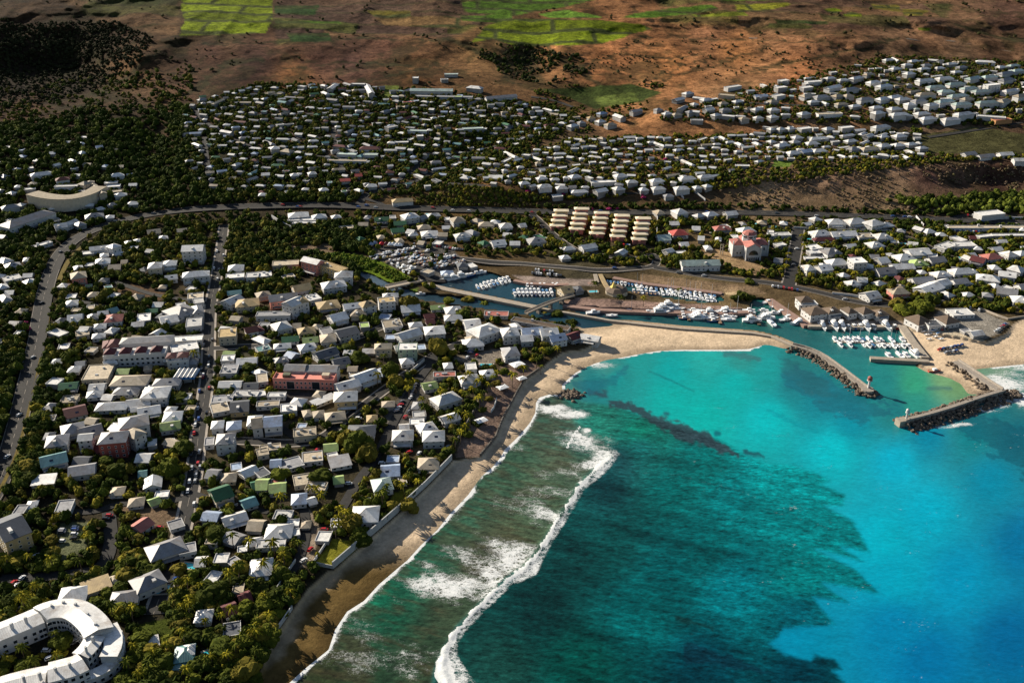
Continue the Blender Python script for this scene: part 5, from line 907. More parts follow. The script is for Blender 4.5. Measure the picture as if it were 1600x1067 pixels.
# white horseshoe resort, bottom left
root, org = special('resort_building', 90, 985, 'white horseshoe-shaped resort with metal roofs around a garden court', 'resort')
zg = org[2]
for nm, pts, wd, H, rs in (('wing', [(-200,640),(-60,575),(150,490),(330,415),(400,385)], 12, 9, 1.5), ('wing', [(400,372),(440,350),(520,325),(640,312),(740,325),(830,375),(905,440),(960,505),(985,560)], 12, 11, 1.6), ('wing', [(945,600),(915,660),(870,725),(800,790)], 8, 9.5, .8), ('wing', [(830,850),(740,895),(620,925),(480,960)], 12, 10, 1.5), ('wing', [(470,985),(320,1010),(150,1050),(0,1095),(-160,1150)], 11, 8, 1.3),
                           ('terrace_wing', [(1080,490),(1130,590),(1130,700),(1080,800)], 7, 8.5, .1), ('terrace_wing', [(1150,560),(1185,660),(1160,780),(1090,890),(960,960),(800,1010)], 5, 5, .1)):
    p = smooth_line(zp(pts, zg+H), 1); gw, gr = Geo(), Geo(); sweep(gw, gr, p, wd, zg-1.5, zg+H, rs)
    gw.build(nm, WALLM['w'], root, org); gr.build(nm+'_roof', ROOFM['w'], root, org)
    for sd in (-1, 1): path_windows(root, org, p, wd, zg, H, sd, 4.2, 40, (1.6, 1.7))
    for q in p: FOOT.append((q[0], q[1], wd/2+2, wd/2+2, 0))
for (a, b) in ((120,505),(260,445),(520,318),(640,285),(760,305),(880,400),(960,505),(930,640),(860,740),(700,905),(560,950),(400,1000),(240,1035)):
    x_, y_ = zp([(a, b)], zg+11)[0]; g = Geo(); g.box(frame(x_, y_, a*.01), -.6, .6, -.5, .5, zg+9, zg+13.2); g.build('roof_vent', STEEL, root, org)
for (a, b) in (((20,620),(110,590)), ((120,570),(205,545)), ((335,490),(415,465))):   # lean-to roofs in the court
    p = zp([a, b], zg+6); gw, gr = Geo(), Geo(); sweep(gw, gr, p, 3, zg, zg+6, .3); gw.build('porch', WALLM['w'], root, org); gr.build('porch_roof', ROOFM['w'], root, org)
# curved terraced hotel on the left
root, org = special('hotel_building', 108, 316, 'long curved hotel with stepped cream terraces', 'hotel')
zg = org[2]
for k, (off, H) in enumerate(((0, 11), (2.2, 8.2), (4.4, 5.2))):
    pts = [(50,303+off*.3),(75,309+off),(108,311+off),(138,304+off),(156,293+off*.6)]
    p = smooth_line([tuple(float(v) for v in unp(a, b-2, zg+H)) for a, b in pts], 2); gw, gr = Geo(), Geo(); sweep(gw, gr, p, 14-3*k, zg-2, zg+H, .15)
    gw.build('terrace', WALLM['c'], root, org); gr.build('terrace_roof', FLATM['c'], root, org)
    for q in p: FOOT.append((q[0], q[1], 8, 8, 0))
    if k: path_windows(root, org, p, 14-3*k, zg+H-3.4, 3, -1, 5, 22, (3.2, 1.6)); path_windows(root, org, p, 14-3*k, zg+H-3.4, 3, 1, 5, 22, (3.2, 1.6))
house('500 90 560 70 12 12 h c+560 75 650 150 9 9 g y', 0, 267, True)
# terraced apartment rows
for ci, (px, py, n) in enumerate(((870.8,352,4), (901,357,5), (932.7,364,5), (965,368.5,5), (998.5,373,5))):
    zg = zground([px], [py+9])[0]; x, y = unp(px, py, zg+5.2); x, y = float(x), float(y); org = (x, y, zg)
    root = empty('terraced_apartments', org)
    reg(root, px, py-10, 'stepped pink apartment row under %s cream roofs' % ('four', 'five')[n == 5], 'apartment block', 'terraced apartment rows')
    fr = frame(x, y, -.02)
    for k in range(n):
        g = Geo(); y0 = 5.6*k; ze = zg+5.2+3.1*k; xs_ = 1.35*k
        g.box(fr, -6+xs_, 6+xs_, y0-2.5, y0+3.1, zg-2, ze-.1); g.build('unit', WALLM['p' if k % 2 == 0 else 'y'], root, org)
        g = Geo(); fr2 = (lambda a, b, c, X=xs_, Y=y0: fr(a+X, b+Y, c)); roof_hip(g, fr2, 13, 5.6, ze, 1.1, .9, .25); g.build('roof', CREAM, root, org)
        FOOT.append((x+xs_, y+y0, 7.5, 4, 0))
    g = Geo(); g.box(fr, -1.2, 1.2, -5.2, -2.3, zg-2, zg+5); g.build('stair_tower', WALLM['p'], root, org)
    for u in (-4.6, -2.9, 2.9, 4.6):
        for f in (0, 1): put_window(root, org, *[float(v) for v in fr(u, -2.25, zg+.5+f*2.5)][:3], -.02, (1.5, 1.3))
# pink-roofed church
px, py = 1172, 402; root, org = special('church', px, py, 'large white church with pink roofs and octagonal lantern', 'church')
zg = org[2]; root.scale = (1.18, 1.18, 1.22); x, y = org[0], org[1]+6; fr = frame(x, y, .04); FOOT.append((x, y, 16, 15, 0))
g = Geo(); g.box(fr, -5.5, 5.5, -13, 12, zg-1, zg+9.5); g.face([fr(-5.5, -13, zg+9.5), fr(5.5, -13, zg+9.5), fr(0, -13, zg+12.6)]); g.box(fr, -13.5, -5.5, -4, 9, zg-1, zg+9); g.box(fr, 5.5, 13.5, -4, 9, zg-1, zg+8.5); g.build('nave_walls', WALLM['w'], root, org)
g = Geo(); fr2 = lambda a, b, c: frame(x, y, .04+math.pi/2)(a, b, c); roof_hip(g, fr2, 25, 11, zg+9.6, 3.0, .4, .2, gable=True); g.build('nave_roof', ROOFM['p'], root, org)
for s in (-1, 1):
    g = Geo(); f3 = (lambda a, b, c, s=s: fr(a+s*9, b+2.5, c)); roof_hip(g, f3, 9, 13, zg+9, 2.2, .3, .2); g.build('transept_roof', ROOFM['p'], root, org)
g = Geo()
for k in range(4): g.box(fr, (-13.9, 13.1, -5.9, 5.1)[k], (-13.1, 13.9, -5.1, 5.9)[k], (-4.6, -4.6, -13.6, -13.6)[k], (-3.6, -3.6, -12.6, -12.6)[k], zg-1, zg+(12, 12, 10.5, 10.5)[k])
g.build('corner_pier', WALLM['w'], root, org)
def octa(root, org, cx, cy, z0, z1, r0, rise, wm, rm, nm='lantern', n=8):
    g = Geo(); P_ = [(cx+r0*math.cos(6.2832*(k+.5)/n), cy+r0*math.sin(6.2832*(k+.5)/n)) for k in range(n)]
    for k in range(n): a, b = P_[k], P_[(k+1) % n]; g.face([(*a, z0), (*b, z0), (*b, z1), (*a, z1)])
    g.build(nm, wm, root, org); g = Geo(); Q = [(cx+(r0+.5)*math.cos(6.2832*(k+.5)/n), cy+(r0+.5)*math.sin(6.2832*(k+.5)/n)) for k in range(n)]
    for k in range(n):
        a, b = Q[k], Q[(k+1) % n]; m1 = (cx+(a[0]-cx)*.6, cy+(a[1]-cy)*.6); m2 = (cx+(b[0]-cx)*.6, cy+(b[1]-cy)*.6)
        g.face([(*a, z1), (*b, z1), (*m2, z1+rise*.7), (*m1, z1+rise*.7)]); g.face([(*m1, z1+rise*.7), (*m2, z1+rise*.7), (cx, cy, z1+rise)])
    g.face([(*q, z1) for q in Q][::-1]); g.build(nm+'_roof', rm, root, org)
lx, ly, _ = fr(0, 3, 0); octa(root, org, lx, ly, zg+8, zg+15.5, 5.4, 2.4, WALLM['w'], ROOFM['p'])
for k in range(8):
    a = 6.2832*k/8; nx, ny = math.cos(a), math.sin(a)
    if ny < .3: put_window(root, org, lx+nx*5.02, ly+ny*5.02, zg+13.1, math.atan2(nx, -ny), (3.2, 1.3))
g = Geo(); arc = [fr(3.6*math.cos(math.pi*k/10), -13.06, zg+4.2+3.6*math.sin(math.pi*k/10)) for k in range(11)]; g.face(arc[::-1]); g.build('arched_window', GLASS, root, org)
for u in (-4, -2.4, -.8, .8, 2.4, 4): put_window(root, org, *fr(u, -13.05, zg+.2), .04, (1.1, 2.2), 'door')
for u in (7.5, 10.5): put_window(root, org, *fr(u, -4.05, zg+4.5), .04, (1.1, 2.2))
for u in (-10, -7.5): put_window(root, org, *fr(u, -4.05, zg+2), .04, (1.1, 1.6))
# bell frame beside the church
b, o2 = special('bell_frame', 1127, 398, 'slim pale open bell frame', 'tower'); g = Geo(); fr = frame(o2[0], o2[1], 0)
for s in (-1, 1): g.box(fr, s*1.1-.25, s*1.1+.25, -.3, .3, o2[2]-1, o2[2]+10)
g.build('post', CONCL, b, o2); g = Geo()
for h in (3, 6, 9.4): g.box(fr, -.85, .85, -.2, .2, o2[2]+h, o2[2]+h+.5)
g.build('crossbar', CONCL, b, o2)
# pink arcaded building
def at(px, py, H):
    zg = zground([px], [py+H*.8*scale_at(py)])[0]; x, y = unp(px, py, zg+H); return float(x), float(y), float(zg)
a = at(426, 592, 7.5); b = at(521, 594.5, 7.5); L = math.hypot(b[0]-a[0], b[1]-a[1]); ang = math.atan2(b[1]-a[1], b[0]-a[0]); zg = a[2]
cx, cy = (a[0]+b[0])/2, (a[1]+b[1])/2; fr = frame(cx, cy, ang); org = (cx, cy, zg); root = empty('arcaded_building', org); reg(root, 476, 592, 'salmon pink two-storey building with roof terraces and grey rear roofs', 'building')
FOOT.append((cx, cy+9, L/2+1, 11, ang))
g = Geo(); g.box(fr, -L/2, L/2, 0, 10, zg-1, zg+7); g.build('front_block', WALLM['p'], root, org)
g = Geo()
for p in ((-L/2-.1, L/2+.1, -.1, .3), (-L/2-.1, -L/2+.3, .3, 10), (L/2-.3, L/2+.1, .3, 10), (-.2, .2, .3, 10)): g.box(fr, *p, zg+7, zg+8)
g.build('parapet', WALLM['p'], root, org)
g = Geo(); g.box(fr, -L/2+5, L/2, 10.02, 20, zg-1, zg+8.5); g.build('rear_block', WALLM['g'], root, org)
for u0, u1 in ((-L/2+5, -1.5), (1.5, L/2)):
    g = Geo(); f3 = (lambda p, q, r, c=(u0+u1)/2: fr(p+c, q+15, r)); roof_hip(g, f3, u1-u0, 10, zg+8.6, 2.2, .3, .2, gable=True); g.build('roof', ROOFM['g'], root, org)
g = Geo(); g.box(fr, -L/2+6, -L/2+11, 3, 7, zg+7.02, zg+9.2); g.build('terrace_hood', FLATM['o'], root, org); g = Geo(); g.box(fr, L/2-9, L/2-4, 4, 8, zg+7.02, zg+9.2); g.build('terrace_hood', FLATM['c'], root, org)
for k in range(14):
    u = -L/2+2+k*(L-4)/13
    if k in (3, 4, 9, 10): 
        if k in (3, 9): put_window(root, org, *fr(u+1.2, -.03, zg+.3), ang, (5.2, 5.6), 'loggia')
    else:
        for f in (0, 1): put_window(root, org, *fr(u, -.03, zg+.9+3.3*f), ang, (1.2, 1.4))
# long building with dark red turrets
a = at(160, 556, 9); b = at(258, 553, 9); L = math.hypot(b[0]-a[0], b[1]-a[1]); ang = math.atan2(b[1]-a[1], b[0]-a[0]); zg = a[2]
cx, cy = (a[0]+b[0])/2, (a[1]+b[1])/2; fr = frame(cx, cy, ang); org = (cx, cy, zg); root = empty('turreted_building', org); reg(root, 210, 552, 'long white flats topped by four dark red hip roofs', 'apartment block')
FOOT.append((cx, cy+12, L/2+14, 16, ang))
g = Geo(); g.box(fr, -L/2, L/2, 0, 11, zg-1, zg+8.5); g.build('front_block', WALLM['w'], root, org)
for k in range(4):
    u = -L/2+L*(k+.5)/4-1; g = Geo(); f3 = (lambda p, q, r, c=u: fr(p+c, q+4.5, r)); g.box(f3, -3.6, 3.6, -4.6, 4, zg+8.5, zg+9.6, 1); roof_hip(g, f3, 7.2, 8.4, zg+9.7, 2.6, .4, .2); g.build('turret', [ROOFM['r'], WALLM['w']], root, org)
g = Geo(); g.box(fr, -L/2+8, L/2+2, 16, 27, zg-1, zg+9.5); g.build('rear_block', WALLM['w'], root, org)
g = Geo(); f3 = lambda p, q, r: fr(p+5, q+21.5, r); roof_hip(g, f3, L-6, 11, zg+9.6, 2, .4, .2); g.build('rear_roof', ROOFM['g'], root, org)
g = Geo(); f3 = lambda p, q, r: fr(p-L/2+4, q+19, r); g.box(f3, -4, 4, -7, 6, zg-1, zg+9); roof_hip(g, f3, 8, 13, zg+9.1, 2.4, .3, .2, m=1); g.build('side_turret', [WALLM['w'], ROOFM['r']], root, org)
for k in range(12):
    for f in (0, 1): put_window(root, org, *fr(-L/2+1.8+k*(L-3.6)/11, -.03, zg+.8+3.4*f), ang, (1.8, 1.6))
house('1045 105 1185 95 10 8 f w', 0, 534, True); house('1065 50 1240 20 12 9 f w', 0, 534, True); house('640 20 720 10 12 8 h r', 0, 534, True)
for (p, q) in (((1040, 88), (1100, 85)), ((1110, 84), (1180, 80))):
    house('%d %d %d %d 8 10 h r w' % (p[0], p[1], q[0], q[1]), 0, 534, False)
# blue ribbed canopy
a = at(274, 583, 5); b = at(308, 582, 5); L = math.hypot(b[0]-a[0], b[1]-a[1]); zg = a[2]; fr = frame((a[0]+b[0])/2, (a[1]+b[1])/2, 0); org = ((a[0]+b[0])/2, (a[1]+b[1])/2, zg)
root = empty('station_canopy', org); reg(root, 290, 582, 'blue-fronted canopy with five pale ridged roof vaults', 'canopy'); FOOT.append((org[0], org[1], L/2, 8, 0))
BLUE = paint('blue_fascia', (.03, .17, .42), .5, .1); g = Geo(); g.box(fr, -L/2, L/2, -7, 7, zg+3.6, zg+4.6, bottom=True); g.build('fascia', BLUE, root, org)
for k in range(5):
    g = Geo(); f3 = (lambda p, q, r, c=-L/2+L*(k+.5)/5: frame(org[0]+c, org[1], math.pi/2)(p, q, r)); roof_hip(g, f3, 13, L/5-.5, zg+4.7, .9, .05, .15, gable=True); g.build('vault', ROOFM['w'], root, org)
g = Geo()
for u in (-L/2+.5, 0, L/2-.5):
    for v in (-6.5, 6.5): g.box(fr, u-.2, u+.2, v-.2, v+.2, zg-1, zg+3.6)
g.build('columns', CONC, root, org)
# quay restaurant with yellow peak
x, y, z = G(963, 459); root = empty('quay_restaurant', (x, y, z)); reg(root, 965, 450, 'dark octagonal quay pavilion with a curling yellow roof peak', 'restaurant'); FOOT.append((x, y, 11, 9, 0))
octa(root, (x, y, z), x, y, z-1, z+3.6, 9.5, 3.4, WALLM['c'], ROOFM['B'], 'hall')
g = Geo(); 
for k in range(6):
    a0, a1 = 6.2832*k/6, 6.2832*(k+1)/6; P0 = [(x-2.5+r_*math.cos(a0), y+r_*math.sin(a0), z+h_) for r_, h_ in ((3.4, 6.0), (1.5, 8), (.5, 10.5))]; P1 = [(x-2.5+r_*math.cos(a1), y+r_*math.sin(a1), z+h_) for r_, h_ in ((3.4, 6.0), (1.5, 8), (.5, 10.5))]
    g.face([P0[0], P1[0], P1[1], P0[1]]); g.face([P0[1], P1[1], P1[2], P0[2]]); g.face([P0[2], P1[2], (x-1.5, y, z+11.6)])
g.build('peak', paint('yellow_canvas', (.75, .55, .16), .8, .1), root, (x, y, z))
# marquees by the boatyard
RED = paint('red_canvas', (.62, .02, .03), .7, .05); WHC = paint('white_canvas', (.8, .8, .8), .7, .05)
for i, (px, py, c) in enumerate(((597,383,0),(604,383,2),(610,384,1),(615,384,1),(620,385,1),(625,385,1),(580,384,3),(586,382,3))):
    x, y, z = G(px, py+2); root = empty('marquee', (x, y, z)); reg(root, px, py, ('bright red', 'white', 'dark red', 'pale blue')[c]+' pyramid marquee', 'tent', 'marquees'); m = (RED, WHC, ROOFM['r'], ROOFM['b'])[c]
    fr = frame(x, y, 0); g = Geo(); roof_hip(g, fr, 4.6, 4.6, z+2.6, 2.2, .15, .1); g.build('canopy', m, root, (x, y, z)); g = Geo()
    for u in (-2.2, 2.2):
        for v in (-2.2, 2.2): g.box(fr, u-.06, u+.06, v-.06, v+.06, z-.2, z+2.5)
    g.build('poles', STEEL, root, (x, y, z))
for px, py, w_ in ((785,610,5),(752,662,5),(808,574,7),(760,592,4),(815,596,4)):
    x, y, z = G(px, py); root = empty('beach_shelter', (x, y, z)); reg(root, px, py, 'pale sloping beach shelter', 'shelter', 'beach shelters'); fr = frame(x, y, .6); g = Geo(); roof_hip(g, fr, w_+2, w_, z+2.7, .7, .3, .12); g.build('roof', WHC, root, (x, y, z)); g = Geo()
    for u in (-w_/2, w_/2):
        for v in (-w_/2+.3, w_/2-.3): g.box(fr, u-.1, u+.1, v-.1, v+.1, z-.5, z+2.6)
    g.build('posts', WOOD, root, (x, y, z)); FOOT.append((x, y, w_/2+1, w_/2, 0))
# ---------------------------------------------------------------- harbour works
def deck(name, pxs, wd, z0, z1, mat, desc, cat, group=None, rail=False, piers=0, top=None):
    L = [tuple(float(v) for v in unp(p[0], p[1], z1)) for p in pxs]; L = resample(L, 6.0); N = normals(L); org = (L[0][0], L[0][1], z1); g = Geo()
    root = empty(name, org); m = pxs[len(pxs)//2]; reg(root, m[0], m[1], desc, cat, group); zz = z1 if not callable(top) else None
    for i in range(len(L)-1):
        a, b = L[i], L[i+1]; na, nb = N[i], N[i+1]; w2 = wd/2; t0 = top(i/(len(L)-1)) if top else 0; t1 = top((i+1)/(len(L)-1)) if top else 0
        A0 = (a[0]-na[0]*w2, a[1]-na[1]*w2); A1 = (a[0]+na[0]*w2, a[1]+na[1]*w2); B0 = (b[0]-nb[0]*w2, b[1]-nb[1]*w2); B1 = (b[0]+nb[0]*w2, b[1]+nb[1]*w2)
        g.face([(*A0, z1+t0), (*B0, z1+t1), (*B1, z1+t1), (*A1, z1+t0)]); g.face([(*A0, z0+t0), (*B0, z0+t1), (*B0, z1+t1), (*A0, z1+t0)]); g.face([(*B1, z0+t1), (*A1, z0+t0), (*A1, z1+t0), (*B1, z1+t1)]); g.face([(*A1, z0+t0), (*B1, z0+t1), (*B0, z0+t1), (*A0, z0+t0)])
        if i == 0: g.face([(*A1, z0+t0), (*A0, z0+t0), (*A0, z1+t0), (*A1, z1+t0)])
        if i == len(L)-2: g.face([(*B0, z0+t1), (*B1, z0+t1), (*B1, z1+t1), (*B0, z1+t1)])
    g.build('deck', mat, root, org)
    if rail:
        for s in (-1, 1):
            g = Geo()
            for i in range(len(L)-1):
                a, b = L[i], L[i+1]; na, nb = N[i], N[i+1]; o_ = s*(wd/2-.15); t0 = top(i/(len(L)-1)) if top else 0; t1 = top((i+1)/(len(L)-1)) if top else 0
                A, B = (a[0]+na[0]*o_, a[1]+na[1]*o_), (b[0]+nb[0]*o_, b[1]+nb[1]*o_); e = .12
                for (h0, h1) in ((0, .5), (.8, 1.0)):
                    for sg in (-1, 1): q = [(A[0]+na[0]*e*sg, A[1]+na[1]*e*sg, z1+t0+h0), (B[0]+nb[0]*e*sg, B[1]+nb[1]*e*sg, z1+t1+h0), (B[0]+nb[0]*e*sg, B[1]+nb[1]*e*sg, z1+t1+h1), (A[0]+na[0]*e*sg, A[1]+na[1]*e*sg, z1+t0+h1)]; g.face(q if sg < 0 else q[::-1])
                    g.face([(A[0]-na[0]*e, A[1]-na[1]*e, z1+t0+h1), (B[0]-nb[0]*e, B[1]-nb[1]*e, z1+t1+h1), (B[0]+nb[0]*e, B[1]+nb[1]*e, z1+t1+h1), (A[0]+na[0]*e, A[1]+na[1]*e, z1+t0+h1)])
            g.build('railing', WOOD if mat == WOOD else CONCL, root, org)
    for k in range(piers):
        i = int((k+1)*(len(L)-1)/(piers+1)); x, y = L[i]; fr = frame(x, y, math.atan2(N[i][1], N[i][0])); g = Geo(); t0 = top(i/(len(L)-1)) if top else 0; g.box(fr, -wd/2+.3, wd/2-.3, -.8, .8, -2, z0+t0); g.build('pier', CONCD, root, org)
    return root, L
deck('footbridge', [(822,489),(860,475),(896,461)], 4.2, 3.4, 4.2, CONCL, 'pale timber footbridge crossing the harbour channel', 'bridge', None, True, 3, lambda t: 1.4*math.sin(math.pi*t))
deck('road_bridge', [(604,449),(632,443),(658,437)], 7, 2.6, 3.6, CONCL, 'pale concrete bridge over the reed-filled creek', 'bridge', None, True, 2)
deck('causeway', [(666,444),(700,452),(735,459),(800,472),(845,481)], 6.5, -2, 2.3, CONCL, 'long tan stone causeway dividing creek and basin', 'causeway')
deck('channel_wall', [(845,481),(892,489),(950,499.5),(1000,505.5),(1065,512.5),(1112,515.5),(1175,519.5),(1205,524.5),(1238,539)], 2.6, -2, 2.0, CONCL, 'thin pale wall between harbour channel and sand spit', 'wall')
deck('dock', [(1360,558.5),(1405,561),(1452,563.5)], 4.5, -2.5, 2.6, CONCL, 'dark-sided concrete dock closing the marina', 'dock', None, False, 0)
deck('quay', [(1409,508),(1426,533),(1446,558)], 6, -2, 2.4, CONCL, 'pale quay between marina and sandy yard', 'quay')
deck('quay', [(1201,467),(1230,487),(1262,508)], 7, -2, 2.3, PINKP, 'pinkish slanting quay before the marina cafes', 'quay')
deck('quay', [(1262,508.5),(1330,509.5),(1408,509)], 4, -2, 2.25, CONCL, 'narrow quay along the marina cafes', 'quay')
deck('quay', [(880,477),(940,483.5),(1007,486.5),(1080,488),(1132,488.5),(1175,486.5)], 5, -2, 2.2, PINKP, 'pink paved promenade along the channel', 'quay')
deck('quay', [(803,437.5),(825,442),(862,444.5),(932,442)], 4.5, -2, 2.3, PINKP, 'pinkish quay along the inner basin', 'quay')
deck('quay', [(958,433.5),(1010,443),(1060,449),(1128,458)], 5, -2, 2.3, PINKP, 'long pinkish quay above the boat canal', 'quay')
deck('lock_bridge', [(930,428),(933,441)], 3.5, 1.5, 2.6, CONCL, 'short pale bridge strip west of the lock', 'bridge'); deck('lock_bridge', [(938,428),(944,440),(951,452)], 3.5, 1.5, 2.8, ROOFM['y'], 'yellowish walkway across the lock', 'bridge')
for pts in ([(1070,485),(1077,500)], [(1115,479),(1126,505)], [(1175,487),(1187,507)]):
    deck('finger_pier', pts, 2.4, .5, 1.2, WOOD, 'brown timber finger pier', 'pier', 'finger piers', False, 0)
deck('pontoon', [(1303,533.5),(1360,535),(1424,538.5)], 2.2, -.2, .6, CONCL, 'floating pontoon lined with boats', 'pontoon'); deck('pontoon', [(800,458.5),(866,458.5)], 1.8, -.2, .6, CONCL, 'narrow pontoon in the inner basin', 'pontoon'); deck('pontoon', [(744,449),(798,436)], 1.8, -.2, .6, CONCL, 'slanting pontoon near the boatyard', 'pontoon')
ROCKM = MB('boulder_rock', .95, .15); ROCKM.base(ROCKM.ramp(ROCKM.noise(.45, 5, .7), [(.3, (.05, .042, .035)), (.55, (.14, .11, .085)), (.75, (.30, .24, .17))])); ROCKM = ROCKM.m
def boulders(name, pts, z, parent=None, org=(0, 0, 0), r0=.7, r1=1.7, seed=1):
    rr = np.random.RandomState(seed); n = len(pts); V = []; F = []
    for i, (x, y, zz) in enumerate(pts):
        s = r0+(r1-r0)*rr.rand(); v = IV1*(1+.5*(rr.rand(len(IV1))-.5))[:, None]*s*np.array([1, .8+.4*rr.rand(), .75]) + np.array([x-org[0], y-org[1], zz-org[2]]); V.append(v); F.append(IF1+i*len(IV1))
    o = big_mesh(name, np.concatenate(V), np.concatenate(F), ROCKM, smooth=False); o.parent = parent
    return o
def jetty(pxs, wd, zt, desc, left, right, seed, parap=0):
    L = smooth_line([tuple(float(v) for v in unp(p[0], p[1], zt)) for p in pxs], 1); L = resample(L, 3.0); N = normals(L); org = (L[0][0], L[0][1], zt)
    root = empty('breakwater', org); m = pxs[len(pxs)//2]; reg(root, m[0], m[1], desc, 'breakwater', 'breakwaters'); g = Geo()
    for i in range(len(L)-1):
        q = []
        for k in (i, i+1): q += [(L[k][0]-N[k][0]*wd/2, L[k][1]-N[k][1]*wd/2), (L[k][0]+N[k][0]*wd/2, L[k][1]+N[k][1]*wd/2)]
        A0, A1, B0, B1 = q; g.face([(*A0, zt), (*B0, zt), (*B1, zt), (*A1, zt)]); g.face([(*A0, -3), (*B0, -3), (*B0, zt), (*A0, zt)]); g.face([(*B1, -3), (*A1, -3), (*A1, zt), (*B1, zt)])
        if i in (0, len(L)-2):
            P0, P1 = (A1, A0) if i == 0 else (B0, B1); g.face([(*P0, -3), (*P1, -3), (*P1, zt), (*P0, zt)])
    g.build('walkway', CONC, root, org)
    if parap:
        g = Geo()
        for i in range(len(L)-1):
            o1 = parap*(wd/2-.35); A = (L[i][0]+N[i][0]*o1, L[i][1]+N[i][1]*o1); B = (L[i+1][0]+N[i+1][0]*o1, L[i+1][1]+N[i+1][1]*o1); fr = frame((A[0]+B[0])/2, (A[1]+B[1])/2, math.atan2(B[1]-A[1], B[0]-A[0])); l_ = math.hypot(B[0]-A[0], B[1]-A[1]); g.box(fr, -l_/2, l_/2, -.35, .35, zt-.02, zt+1.3)
        g.build('parapet', CONC, root, org)
    rr = random.Random(seed); P_ = []
    for i in range(len(L)):
        for s, ex in ((1, left), (-1, right)):
            for k in range(int(ex*1.7)):
                u = rr.random(); d = wd/2+.4+u*ex; P_.append((L[i][0]+N[i][0]*s*d+rr.uniform(-1.5, 1.5), L[i][1]+N[i][1]*s*d+rr.uniform(-1.5, 1.5), zt-.6-(zt+.6)*u+rr.uniform(-.3, .3)))
    o = boulders('boulders', P_, zt, root, org, .7, 1.5, seed); tag(o, kind='stuff'); return root, L, org
rootL, LL, oL = jetty([(1238,539),(1262,545),(1285,555),(1310,573),(1335,592),(1356,608)], 3.6, 3.0, 'curved breakwater with rock armour ending in a round head', 1, 7, 3, 1)
rootR, LR, oR = jetty([(1493,564),(1520,581),(1545,598),(1563,609)], 5.5, 3.4, 'straight breakwater arm leading off the beach car park', 1, 6, 5, 1)
rootS, LS, oS = jetty([(1567,610),(1530,621),(1490,635),(1450,647),(1412,656.5)], 4.2, 3.6, 'outer breakwater arm with black boulders on its sea side', 9, 6, 8, 1)
x, y = LL[-1]; g = Geo()
P8 = [(x+4.2*math.cos(6.2832*k/14), y+4.2*math.sin(6.2832*k/14)) for k in range(14)]; slab('round_head', P8, -3, 3.0+.25, CONC, rootL, None, oL)
P_ = [(x+R.uniform(4, 8)*math.cos(a_), y+R.uniform(4, 7)*math.sin(a_), R.uniform(-.5, 1.4)) for a_ in [6.2832*k/70 for k in range(70)]]; tag(boulders('boulders', P_, 3, rootL, oL, .7, 1.5, 21), kind='stuff')
x, y = LR[-1]; P_ = [(x+R.uniform(1, 13), y-R.uniform(-4, 6), R.uniform(-.6, 1.8)) for k in range(110)]; tag(boulders('boulders', P_, 3, rootR, oR, .8, 1.7, 22), kind='stuff')
x, y = LS[-1]; fr = frame(x-1, y, .3); g = Geo(); g.box(fr, -3.4, 3.4, -2.6, 2.6, -3, 4.4); g.build('end_block', CONCL, rootS, oS)
def beacon(px, py, zb, red, desc):
    x, y = unp(px, py, zb); x, y = float(x), float(y); root = empty('beacon', (x, y, zb)); root.scale = (1.2, 1.2, 1.05) if red else (.85, .85, .9); reg(root, px, py-6, desc, 'beacon', None); M_ = RED if red else FRAME; WM = WALLM['w']
    for z0, z1, r0, r1, m, nm in ((0, 5.4, .75, .55, WM, 'shaft'), (5.4, 5.8, 1.6, 1.6, WM, 'gallery'), (5.8, 7.8, 1.3, 1.3, ROOFM['p'] if red else WM, 'lamp_room'), (7.8, 8.9, 1.4, .1, ROOFM['p'] if red else WM, 'cap')):
        V, F = tube([(0, 0, z0), (0, 0, z1)], [r0, r1], 12); F.append(tuple(range(12, 24))); mesh_obj(nm, V, F, m, root)
beacon(1357, 606, 3.2, True, 'white harbour light with a pink-red lantern'); beacon(1416, 655, 3.6, False, 'slim white harbour light')
# rock outcrop at the point
pts = []
for k in range(170):
    px, py = R.gauss(891, 9), R.gauss(617, 3.2); x, y = unp(px, py, 0); pts.append((float(x), float(y), R.uniform(-.5, .7)))
o = boulders('rock_outcrop', pts, 0, None, (0, 0, 0), .6, 1.8, 31); tag(o, kind='stuff')
